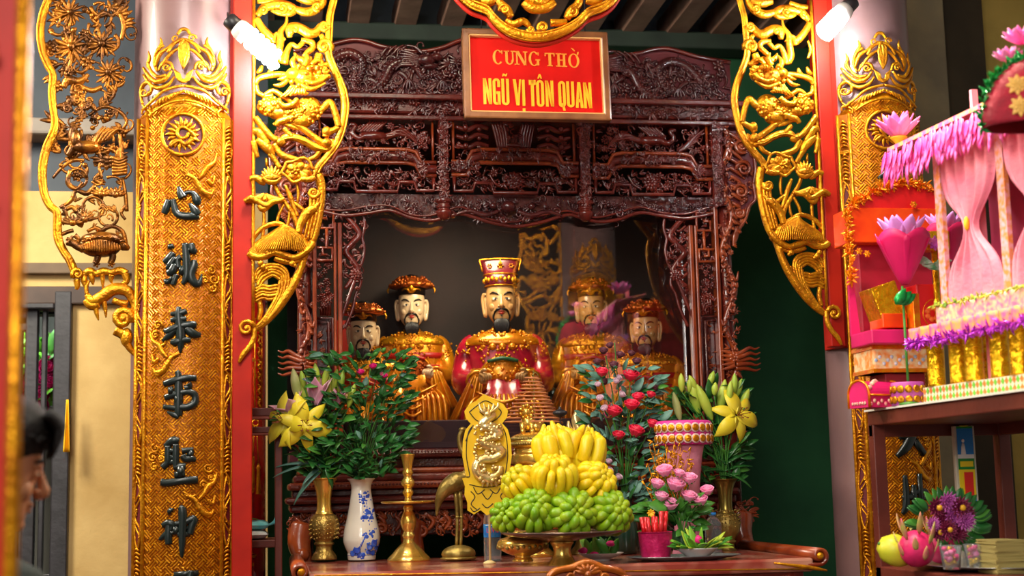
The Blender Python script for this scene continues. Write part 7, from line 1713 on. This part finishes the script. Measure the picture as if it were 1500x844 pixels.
for i, (px, Y, lab) in enumerate(((1342, 4.0, 'dragon fruit beside the mango on the silver plate'), (1378, 4.12, 'dragon fruit behind the left plastic cup'))):
    c = P(px, 790, Y); c.z = zp+.05; t = thing('dragon_fruit', lab, 'fruit', V((c.x, c.y, zp)), 'dragon fruits on the silver plate'); m = MB(); m.lathe([(.005,-.05),(.03,-.042),(.048,-.015),(.05,.01),(.04,.036),(.018,.052),(.006,.055)], c, 22, Matrix.Rotation(-.25+.5*i, 3, 'Y'), sub=2); m.build('fruit', DF, t)
    for k in range(16):
        a = k*2.4; z = -.04+.09*k/16; r = .048*sqrt(max(.1, 1-(z/.056)**2)); m = MB(); m.leaf(c+V((r*cos(a), r*sin(a), z)), V((cos(a)*.7, sin(a)*.7, .9)), .045+.025*(k > 9), .018, V((-cos(a), -sin(a), .5)), -.5, .0012, 5); m.build('scale', DFS, t)
for i, (px, Y, lab) in enumerate(((1393, 3.86, 'clear plastic cup of pink and gold sweets beside the dragon fruit'), (1428, 3.9, 'clear plastic cup of pink and gold sweets next to the paper stack'))):
    c = V((P(px, 810, Y).x, Y, zp)); t = thing('sweets_cup', lab, 'cup', c, 'cups of sweets on the silver plate'); m = MB(); m.lathe([(.022, 0), (.024, .003), (.031, .062), (.032, .066), (.03, .064), (.022, .006)], c, 24); m.build('cup', WATER, t)
    rr = random.Random(px)
    for k in range(22):
        m = MB(); a = rr.uniform(0, 6.28); r = .018*sqrt(rr.random()); z = .01+.05*k/22; m.blob(c+V((r*cos(a), r*sin(a), z)), (.009, .007, .007), n=8, m=6, amp=.3, seed=k); m.build('sweet', GFOIL if (k < 6 or k % 5 == 0) else (PINKD if k % 2 else PINKP), t)
# dark chrysanthemums
Yk = 3.98; s = pxs(Yk); c0 = V((P(1392, 800, Yk+.12).x, Yk+.12, zl)); t0 = thing('flower_glass', 'small dark glass holding the maroon chrysanthemums on the lower shelf', 'glass', c0); m = MB(); m.lathe([(.02, 0), (.024, .004), (.028, .06), (.029, .062), (.026, .058)], c0, 20); m.build('glass', mat('dark glass', '#1e2a20', .1, coat=.5), t0)
t = thing('chrysanthemum_bunch', 'round bunch of maroon and purple chrysanthemums above the sweets cups', 'flowers', c0+V((0, 0, .05))); MUM = [mat('maroon mum petal', '#7a1440', .6, 0, '#5a0c2c', 20), mat('purple mum petal', '#c060b0', .6, 0, '#9a3a8a', 20)]; YC_ = mat('yellow mum heart', '#d8a020', .6)
for i, (x, y, r, k_) in enumerate(((1372,744,15,0),(1388,736,14,1),(1406,744,15,0),(1380,764,15,0),(1396,758,14,1),(1412,762,14,1),(1374,780,13,0),(1402,780,14,0),(1388,776,13,0),(1416,752,11,0),(1366,768,10,1))):
    c = P(x, y, Yk-.01*(i % 3)); m = MB(); r *= s*1.35
    for ring in range(4):
        n = 15-ring*3
        for k in range(n): a = 2*pi*(k+.5*ring)/n; m.leaf(c, V((cos(a), -.25-.5*ring, sin(a))), r*(1-.14*ring), r*.3, (0, -1, .1), -.3, .0006, 4)
    f = m.build('bloom', MUM[k_], t)
    if k_ == 0 and i % 2 == 0: m = MB(); m.blob(c+V((0, -r*.5, 0)), (r*.24, r*.2, r*.24)); m.build('heart', YC_, f)
    m = MB(); m.tube([c+V((0, .01, 0)), (c+c0)/2+V((0, .04, .02)), c0+V((0, 0, .03))], .0016, 6, sub=3); m.build('stem', STEM, t)
for k in range(40):
    a = rl.uniform(0, 6.28); c = P(1388+40*cos(a), 765+26*sin(a), Yk+.06); m = MB(); m.leaf(c, V((cos(a), -.3, -sin(a)*.6+.3)), .055, .028, (0, -.8, .5), .4); m.build('leaf', LEAFD if k % 4 else LEAFM, t)
# paper stack
c = V((P(1466, 815, 3.84).x, 3.84, zl)); t = thing('paper_stack', 'stack of yellowed votive papers right of the sweets cups', 'papers', c); rr = random.Random(6)
for k in range(24): m = MB(); m.box(c+V((rr.uniform(-.003, .003), rr.uniform(-.003, .003), .0022+k*.0039)), (.085, .11, .0032), Matrix.Rotation(rr.uniform(-.05, .05), 3, 'Z')); m.build('sheet', mat('yellowed paper', '#a89858', .8) if k == 0 else bpy.data.materials['yellowed paper'], t)
# printed votive candle
Yk = 4.3; a = P(1397, 606, Yk); b = P(1420, 606, Yk); xw = b.x-a.x; cx = (a.x+b.x)/2; zt4 = min(a.z, ZS-.05); t = thing('printed_candle', 'tall slim votive packet in bright printed colours, standing behind the chrysanthemums', 'candle', V((cx, Yk, zl)))
m = MB(); m.box((cx, Yk, (zl+zt4)/2), (xw*1.3, .02, zt4-zl)); m.build('white_case', mat('white card case', '#c8c0ac', .6), t, .003)
def band(y0, y1, mt, nm='printed_band', x0=0, x1=1, d=.0):
    z0 = P(1408, y0, Yk).z; z1 = max(zl+.005, P(1408, y1, Yk).z); z0 = min(z0, zt4-.002); m = MB(); m.box((cx-xw/2+xw*(x0+x1)/2, Yk-.011-d, (z0+z1)/2), (xw*(x1-x0), .003, z0-z1)); m.build(nm, mt, t)
GB = mat('green print ink', '#128a2c', .4); BB = mat('blue print ink', '#1a7ac8', .4); YB_ = mat('yellow print ink', '#f0d010', .4); RB_ = mat('red print ink', '#e02418', .4); WB_ = mat('white print ink', '#e8e4e0', .5)
band(606, 628, GB); band(628, 666, BB); band(666, 672, WB_); band(672, 688, GB); band(688, 730, YB_); band(730, 740, BB); band(692, 728, RB_, 'printed_patch', .3, .85, .002); band(676, 684, YB_, 'printed_patch', .1, .9, .002); band(618, 624, YB_, 'printed_patch', .2, .7, .002)
m = MB(); c = P(1408, 655, Yk); c.y = Yk-.013; m.lathe([(.0085, -.024), (.006, .0), (.0035, .012)], c, 14, sy=.4); m.blob(c+V((0, -.001, .019)), (.005, .003, .006)); m.build('printed_figure', WB_, t)
# ================================================================ LEFT SIDE : RED COLUMN BOARD, RACK, MAN, NEAR COLUMN, BULBS
def glyph(ch, size, off=.0):
    c = bpy.data.curves.new('g', 'FONT'); c.body = ch; c.size = size; c.align_x = 'CENTER'; c.align_y = 'CENTER'; c.extrude = .002; c.offset = off
    ob = bpy.data.objects.new('tmp', c); COL.objects.link(ob); dg = bpy.context.evaluated_depsgraph_get(); me = bpy.data.meshes.new_from_object(ob.evaluated_get(dg)); bpy.data.objects.remove(ob); return me
YRS = 5.8; c0 = P(343, 650, YRS); s = pxs(YRS); RR = 44*s
t = thing('red_couplet_board', 'red lacquered column board with gold characters, behind the rack left of the shrine', 'couplet board', V((c0.x, YRS, 0)))
zt_ = P(343, 430, YRS).z
m = MB(); m.lathe([(RR, 0), (RR, zt_)], (c0.x, YRS, 0), 36); m.build('board', mat('glossy red lacquer', '#a8140e', .15, 0, '#8a0e0a', 5, coat=.8), t)
for ch, y, sz in (('正', 536, 58), ('右', 624, 54), ('司', 700, 60), ('又', 760, 54), ('金', 826, 58)):
    me = glyph(ch, sz*s, .0012); zc_ = P(350, y, YRS).z
    for v in me.vertices:
        a = v.co.x/RR+.16; r = RR+.001+v.co.z; v.co = V((r*sin(a), -r*cos(a), v.co.y+zc_))
    me.materials.clear(); me.materials.append(GOLD); ob = bpy.data.objects.new('gilt_character', me); COL.objects.link(ob); ob.parent = t; WL[ob] = V((c0.x, YRS, 0))
p = Pen(lambda x, y, d=0: (lambda a: V((c0.x+(RR+d)*sin(a), YRS-(RR+d)*cos(a), P(350, y, YRS).z)))(min(1.4, (x-343)*s/RR*1.12)), s)
for k in range(14): p.st([(376,476+k*9,1.6),(380,480+k*9,2),(376+8*(k % 2),485+k*9,1.4)], .002); p.ball(379, 480+k*9, 2.2, .003)
p.st([(371,470,1),(371,604,1)], .002, .8, 1); p.st([(384,470,1),(384,604,1)], .002, .8, 1)
p.mb.build('gilt_vine', GOLD, t)
m = MB(); 
for dx, y1 in ((-4, 715), (4, 724)):
    a = V((P(375+dx*.4, 626, YRS).x, YRS-RR-.02, P(375, 626, YRS).z)); b = V((P(375+dx, y1-44, YRS).x, YRS-RR-.02, P(375, y1-44, YRS).z)); e = V((b.x, b.y, P(375, y1, YRS).z)); m.tube([a, b], .9*s, 6); m.tube([b, b.lerp(e, .15), b.lerp(e, .2), e], [1*s, 3.4*s, 2.2*s, 3.4*s], 8)
m.tube([V((P(375, 622, YRS).x+.012*cos(k*.6), YRS-RR-.02, P(375, 622, YRS).z+.012*sin(k*.6))) for k in range(11)], 1*s, 6); tt = m.build('tassel', GOLD, t)
# left rack
YR = 5.35; xa, xb = P(300, 700, YR).x, P(408, 700, YR).x
t = thing('side_rack', 'brown wooden rack beside the left end of the shrine', 'rack', V(((xa+xb)/2, YR+.14, 0)))
zr1 = P(380, 604, YR).z; zr2 = P(380, 630, YR).z; zs = P(380, 797, YR).z
for x in (xa, xb):
    for y in (YR, YR+.24):
        m = MB(); m.box((x, y, zr1/2), (.026, .026, zr1)); m.build('post', WOODB, t, .003)
for z, h in ((zr1, .03), (zr2, .022)):
    for y in (YR, YR+.24):
        m = MB(); m.box(((xa+xb)/2, y, z), (xb-xa, .024, h)); m.build('rail', WOODB, t, .003)
for z in (zs, .5):
    m = MB(); m.box(((xa+xb)/2, YR+.12, z), (xb-xa, .26, .028)); m.build('shelf', WOODB, t, .003)
zs += .0145
def pillow(c, dx, dy, dz, seed):
    m = MB(); n, k = 16, 12
    def fn(u, v): 
        q = max(0, (1-(2*u-1)**4)*(1-(2*v-1)**4))**.5; return V((c.x+(u-.5)*dx, c.y+(v-.5)*dy, c.z+dz*.5+dz*.5*q*(1+.2*noise.noise((u*6, v*6, seed)))))
    def fb(u, v): 
        q = max(0, (1-(2*u-1)**4)*(1-(2*v-1)**4))**.5; return V((c.x+(u-.5)*dx, c.y+(v-.5)*dy, c.z+dz*.5-dz*.5*q))
    vs = [fn(i/n, j/k) for i in range(n+1) for j in range(k+1)]; o = len(vs); vs += [fb(i/n, j/k) for i in range(n+1) for j in range(k+1)]; fs = []; w = k+1
    for i in range(n):
        for j in range(k): a = i*w+j; fs.append((a, a+w, a+w+1, a+1)); fs.append((o+a, o+a+1, o+a+w+1, o+a+w))
    m.add(vs, fs); return m
c = V((P(366, 790, YR).x, YR+.09, zs)); t = thing('white_packet', 'white plastic packet at the bottom of the small pile on the side rack', 'packet', c); pillow(c, .13, .16, .034, 1).build('packet', mat('white plastic film', '#d8dcdc', .3, coat=.3), t)
c2 = c+V((.0, 0, .034)); t = thing('teal_packet', 'teal plastic packet with a twisted end on top of the white packet', 'packet', c2); pillow(c2, .14, .15, .034, 2).build('packet', mat('teal plastic film', '#3ab8c4', .25, 0, '#8ad8dc', 24, .2, 60, coat=.3), t)
m = MB(); m.tube([c2+V((.068, 0, .017)), c2+V((.085, -.01, .024)), c2+V((.098, -.01, .036))], [.004, .007, .013], 8, sub=3); m.build('twisted_end', bpy.data.materials['teal plastic film'], t)
c3 = c2+V((-.03, 0, .034)); t = thing('pink_packet', 'small pale pink packet topping the pile on the side rack', 'packet', c3); pillow(c3, .07, .1, .024, 3).build('packet', mat('pale pink film', '#e0a8a8', .4), t)
m = MB(); m.leaf(c3+V((.02, -.03, .006)), V((1, -.1, .1)), .04, .018, (0, 0, 1), .3); m.build('green_leaf', LEAFM, t)
# flowers beyond the door, yellow cloth at the jamb
Yd = 7.5; c = V((P(52, 560, Yd).x, Yd, 0)); t = thing('flower_stand', 'pink flowers and green leaves glimpsed through the door balusters', 'flowers', c)
m = MB(); zz = P(52, 610, Yd).z; m.lathe([(.14, 0), (.16, .05), (.1, zz*.5), (.15, zz), (.14, zz-.03)], c, 20, sub=2); m.build('pot', mat('grey planter', '#7a7a74', .7), t)
foliage(t, lambda: (P(rl.uniform(5, 80), rl.uniform(505, 610), Yd+rl.uniform(-.12, .12)), (rl.uniform(-1, 1), -.4, .6)), 150, [mat('bright leaf', '#6ab82a', .5), LEAFM], .11, rl)
for k in range(10): rose(t, P(rl.uniform(20, 76), rl.uniform(535, 600), Yd-.12), .05, PINKD, (rl.uniform(-.3, .3), -1, .2), 'blossom', False)
a = P(92, 585, YL-.13); b = P(101, 662, YL-.13)
m = MB(); m.sheet(lambda u, v: (a.x+(b.x-a.x)*(.5+(u-.5)*(.35+.65*v)), YL-.10-.02*sin(u*7)*v, a.z+(b.z-a.z)*v), 10, 12, .002, (0, -1, 0)); o = m.build('yellow_cloth', mat('yellow cloth', '#e8b410', .8), org=V((a.x, YL-.1, a.z))); tag(o, 'narrow yellow cloth hanging at the right jamb of the dark door', 'cloth')
# ---------------------------------------------------------------- man seen past the near column
def man():
    Ym = 2.75; u = pxs(Ym)*2.28; c = P(-20, 696, Ym); t = thing('person', 'man with short black hair in a dark grey shirt, seen in profile at the left', 'person', V((c.x, Ym, 0)))
    X = Matrix.Translation(c) @ Matrix.Rotation(radians(104), 4, 'Z') @ Matrix.Scale(u, 4); XH = X @ Matrix.Translation((0, -4, 0)) @ Matrix.Rotation(radians(13), 4, 'X'); zf = -c.z/u; X = Matrix.Translation(c) @ Matrix.Rotation(radians(124), 4, 'Z') @ Matrix.Scale(u, 4)
    SKN = mat('warm skin', '#cc8a60', .5, 0, '#d89a70', 8, .05, 60, sss=.1)
    def mb():
        m = MB(); m.xf = XH; return m
    m = mb()
    secs = [((0,-10,-31),6,7),((0,-9,-28),11,12),((0,-6,-23),16,18),((0,-3,-15),19.5,21),((0,-1,-6),21.5,23.5),((0,0,4),22.5,25),((0,1,14),22.5,26),((0,3,24),21.5,26),((0,4,33),18,22),((0,5,40),12,15),((0,5,43),4,5)]
    q = cr([(a[0][0], a[0][1], a[0][2], a[1], a[2]) for a in secs], 3); m.loft([((a[0], a[1], a[2]), a[3], a[4], 2.2) for a in q], 32)
    m.tube([(0,-23.5,12),(0,-26,6),(0,-29,0),(0,-31,-4.5),(0,-26,-8)], [1.6,2.4,3,3.8,2], 10, sub=3)
    for sg in (-1, 1):
        m.blob((sg*3.4,-26.5,-5), (2.4,2.6,2), n=8, m=6); m.blob((sg*11,-18.5,-6), (7,5,7), n=10, m=8); m.blob((sg*9,-22.6,5), (5.4,2,3.4), n=12, m=8); m.tube([(sg*3,-24.4,9.4),(sg*9,-24,11),(sg*15,-20.6,9)], [1.6,2,1.2], 8, sub=3)
        m.tube([(sg*22,2,10),(sg*25,5,12),(sg*26.5,7,5),(sg*25,5,-3),(sg*22.5,2,-8),(sg*22,1,-2)], [1.8,2.2,2.4,2.2,2.4,1.6], 8, sub=3); m.blob((sg*23.5,3.5,2), (2,4,8))
    m.blob((0,-24,-13), (7,3.4,2)); m.blob((0,-23.6,-16.4), (6,3,2.2)); m.blob((0,-19,-26), (7,6,5.4))
    m.xf = X; m.tube([(0,2,-12),(0,4,-30),(0,5,-44),(0,6,-56)], [14.5,14,15.5,22], 18, sub=2)
    m.loft([((0,6,-48),20,16),((0,6,-56),52,22,2.4),((0,6,-66),60,27,2.5),((0,5,-95),54,30,2.4),((0,5,-130),46,27,2.3),((0,6,-165),45,27,2.3),((0,7,-190),50,31,2.3),((0,7,-212),48,30,2.3)], 32)
    for sg in (-1, 1):
        m.tube([(sg*54,6,-60),(sg*62,8,-80),(sg*65,8,-130),(sg*64,0,-170),(sg*62,-10,-206),(sg*61,-13,-214)], [15,15,13,11.5,8.5,7.5], 14, sub=3)
        m.blob((sg*61,-15,-224), (5.4,9,12), n=12, m=8)
        for k in range(4): m.tube([(sg*61,-22+k*4.4,-231),(sg*60,-23+k*4.4,-241),(sg*57.5,-22.6+k*4.3,-249+abs(k-1.4)*2)], [2.7,2.5,1.8], 8, sub=3)
        m.tube([(sg*59,-23,-219),(sg*56,-29,-227),(sg*55,-30,-235)], [3,2.7,2], 8, sub=3)
        m.tube([(sg*24,7,-205),(sg*26,5,-250),(sg*25,4,-300),(sg*25,9,-345),(sg*25,12,zf+8)], [25,22,16.5,15,9], 16, sub=3)
    m.build('body', SKN, t)
    for sg in (-1, 1):
        m = mb(); m.blob((sg*9,-23.6,5), (3.6,1.4,1.5), n=10, m=6); m.build('eye', EYEW, t); m = mb(); m.blob((sg*8.8,-24.9,5), (1.5,.6,1.5), n=8, m=6); m.build('pupil', INK, t)
        m = mb(); m.tube([(sg*3.6,-25.6,11),(sg*9,-25,13.4),(sg*16,-20.4,11.6)], [1,1.6,.6], 6, sub=4); m.build('eyebrow', INK, t)
    m = mb(); rr = random.Random(2)
    m.loft([((0,9,-14),19,16),((0,8,-4),24,23),((0,7,8),26,26.5),((0,4,18),27,29),((0,2,30),26.5,30.5),((0,2,40),22,27),((0,3,48),14,18),((0,3,51),4,6)], 32)
    for k in range(420):
        a = rr.uniform(0, 2*pi); z = rr.uniform(-8, 44); 
        if sin(a) < -.35 and z < 20: continue
        r = sqrt(max(.05, 1-(max(0, z-14)/34)**2)); p_ = V((24.5*r*cos(a), 4+27.5*r*sin(a), z)); d = V((cos(a)*.25, sin(a)*.25-.75, .1)) if z > 16 else V((cos(a)*.1, sin(a)*.1-.1, -1)); L = rr.uniform(7, 12)
        m.tube([p_, p_+d*L*.5+V((cos(a), sin(a), 0))*1.6, p_+d*L], [1.2,1,.2], 4)
    for k in range(40): x = rr.uniform(-19, 19); m.tube([(x,-20,42),(x*1.05,-29,35),(x*1.1+rr.uniform(-2, 2),-29.5,20+rr.uniform(-4, 4))], [4,3.4,.6], 5, sub=3)
    m.build('hair', mat('black hair', '#0a0807', .6, 0, '#1c1613', 90, .5, 200), t)
    SH_ = mat('dark grey shirt', '#3a403c', .85, 0, '#323834', 14, .2, 90)
    m = mb(); m.xf = X
    m.loft([((0,5,-40),18,17),((0,6,-46),22,18.5),((0,6,-54),54,24,2.4),((0,6,-66),64,30,2.5),((0,5,-95),58,33,2.4),((0,5,-130),50,30,2.3),((0,6,-165),49,30,2.3),((0,7,-196),53,33,2.3,lambda a: 1+.02*sin(9*a))], 40)
    for sg in (-1, 1): m.tube([(sg*54,6,-60),(sg*62,8,-80),(sg*65,8,-130),(sg*64,0,-170),(sg*62,-9,-202)], [17,18,16,14,11.5], 16, sub=3)
    m.tube([(19*cos(k*.4),5+18*sin(k*.4),-41) for k in range(16)], 3.4, 8, closed=True); m.build('shirt', SH_, t)
    TR_ = mat('dark trousers', '#1c1e22', .8); m = mb(); m.xf = X; m.loft([((0,7,-186),51.5,32,2.3),((0,7,-215),51,32.5,2.3)], 32)
    for sg in (-1, 1): m.tube([(sg*24,7,-205),(sg*26,5,-250),(sg*25,4,-300),(sg*25,9,-345),(sg*25,12,zf+12)], [27.5,25,20,19,15], 18, sub=3)
    m.build('trousers', TR_, t)
    for sg in (-1, 1): m = mb(); m.xf = X; m.loft([((sg*25,2,zf),12,30,2.5),((sg*25,2,zf+8),12,30,2.5),((sg*25,6,zf+16),11,22,2.3),((sg*25,12,zf+24),10,13,2)], 24); m.build('shoe', INK, t)
man()
# ---------------------------------------------------------------- near gilded column at the left edge
Yn = 1.75; sn = pxs(Yn); xr = P(33, 422, Yn).x
t = thing('near_couplet_board', 'blurred gilded red board on the nearest column, cut by the left photo edge', 'couplet board', V((xr-.1, Yn+.1, 0)), 'couplet boards on the columns')
m = MB(); m.lathe([(.16, 0), (.16, zcl)], (P(26, 422, Yn+.215).x-.16, Yn+.215, 0), 32); struct('column_near', m, PURP)
m = MB(); m.box((xr-.09, Yn+.02, 1.55), (.17, .03, 2.3)); m.build('board', REDLAC, t, .004)
for x in (xr-.006, xr-.17):
    m = MB(); m.tube([(x, Yn-.002, .4), (x, Yn-.002, 1.5), (x, Yn-.002, 2.7)], .009, 10); m.build('rail', GOLD, t)
p = Pen(lambda x, y, d=0: V((xr-.03-.06+x, Yn+.002-d, y)), .001); k = 0; y = .45
while y < 2.65:
    p.st([(-.05, y, 6), (-.01+.03*sin(k), y+.02, 13), (.035, y+.035+.01*cos(k), 12), (.045, y+.06, 4)], .004); p.ball(.045-.02*(k % 3), y+.03, 12, .008); p.spiral(.02*sin(k*1.3), y+.03, .022, 1.6, k, 1, 7, .01); y += .06; k += 1
p.mb.build('scroll_relief', GOLD, t)
# ---------------------------------------------------------------- compact fluorescent bulbs
def cfl(ax, ay, bx_, by_, sx, sy, label, Y=4.74):
    a = P(ax, ay, Y); b = P(bx_, by_, Y); sp = P(sx, sy, Y+.03); d = (b-a); L = d.length; R = d.to_track_quat('Z', 'Y').to_matrix(); r = 16*pxs(Y)
    t = thing('fluorescent_bulb', label, 'lamp', a, 'lit bulbs on the columns')
    BM = bpy.data.materials.get('lit bulb glass') or mat('lit bulb glass', '#ffffff', .4, emit='#f4fbff', es=EMB)
    m = MB(); pts = []; n = 5*24
    for i in range(n+1): q = i/n; an = 2*pi*5*q; pts.append(a+R @ V((r*.66*cos(an), r*.66*sin(an), L*(.04+.92*q))))
    m.tube(pts, r*.36, 8); m.build('glass_spiral', BM, t)
    m = MB(); m.lathe([(r*.8, -.045), (r*.95, -.03), (r*.95, -.002), (r*.6, .0)], a, 20, R); m.build('ballast', mat('white bulb base', '#d8d8d4', .4), t)
    m = MB(); m.lathe([(r*.6, -.085), (r*.75, -.08), (r*.75, -.045), (r*.7, -.043)], a, 20, R); m.build('socket', DARKW, t)
    e = a+R @ V((0, 0, -.083)); m = MB(); m.tube([e, (e+sp)/2+V((0, 0, .02)), sp, sp+V((0, .15, .02))], .004, 6, sub=4); m.build('cable', DARKW, t)
EMB = 280
cfl(362, 52, 408, 92, 334, 28, 'lit white spiral bulb by the left column, in front of the left valance')
cfl(1229, 24, 1205, 50, 1244, 4, 'lit white spiral bulb high on the right column')

# ---------------------------------------------------------------- the matching near column at the right, seen only as a reflection in the shrine glass
XQ, YQ = 2.05, 2.25
m = MB(); m.lathe([(.187, 0), (.187, zcl)], (XQ, YQ, 0), 36); struct('column_near_right', m, PURP)
src = [o for o in COL.objects if o.name == 'couplet_board'][0]
dup(src, (XQ, YQ+RB, src.location.z), 'gilded couplet board mirrored dimly in the shrine glass, right of the crimson statue', pi)
src = [o for o in COL.objects if o.name == 'carved_valance'][0]
dup(src, (XQ-.2, YQ+.1, src.location.z), 'gilded carved valance mirrored dimly in the shrine glass', pi)
src = [o for o in COL.objects if o.name == 'carved_pendant'][0]
dup(src, (.92, YQ+.1, 3.02), 'gilded cusped pendant mirrored dimly at the top of the shrine glass', pi)
lamp('reflection_fill_light', 'AREA', (1.5, 3.7, 3.1), 60, (1, .9, .7), .3, (1.9, 2.4, 2.0))  # added light on the near right boards so their reflection shows
struct('wall_reflection_backdrop', box2(.2, 5.2, -3.3, -3.15, 0, 4.6), mat('dark reflection backdrop', '#1c1410', .8, 0, '#28190f', 2))  # unseen wall piece added so the shrine glass reflects dark brown
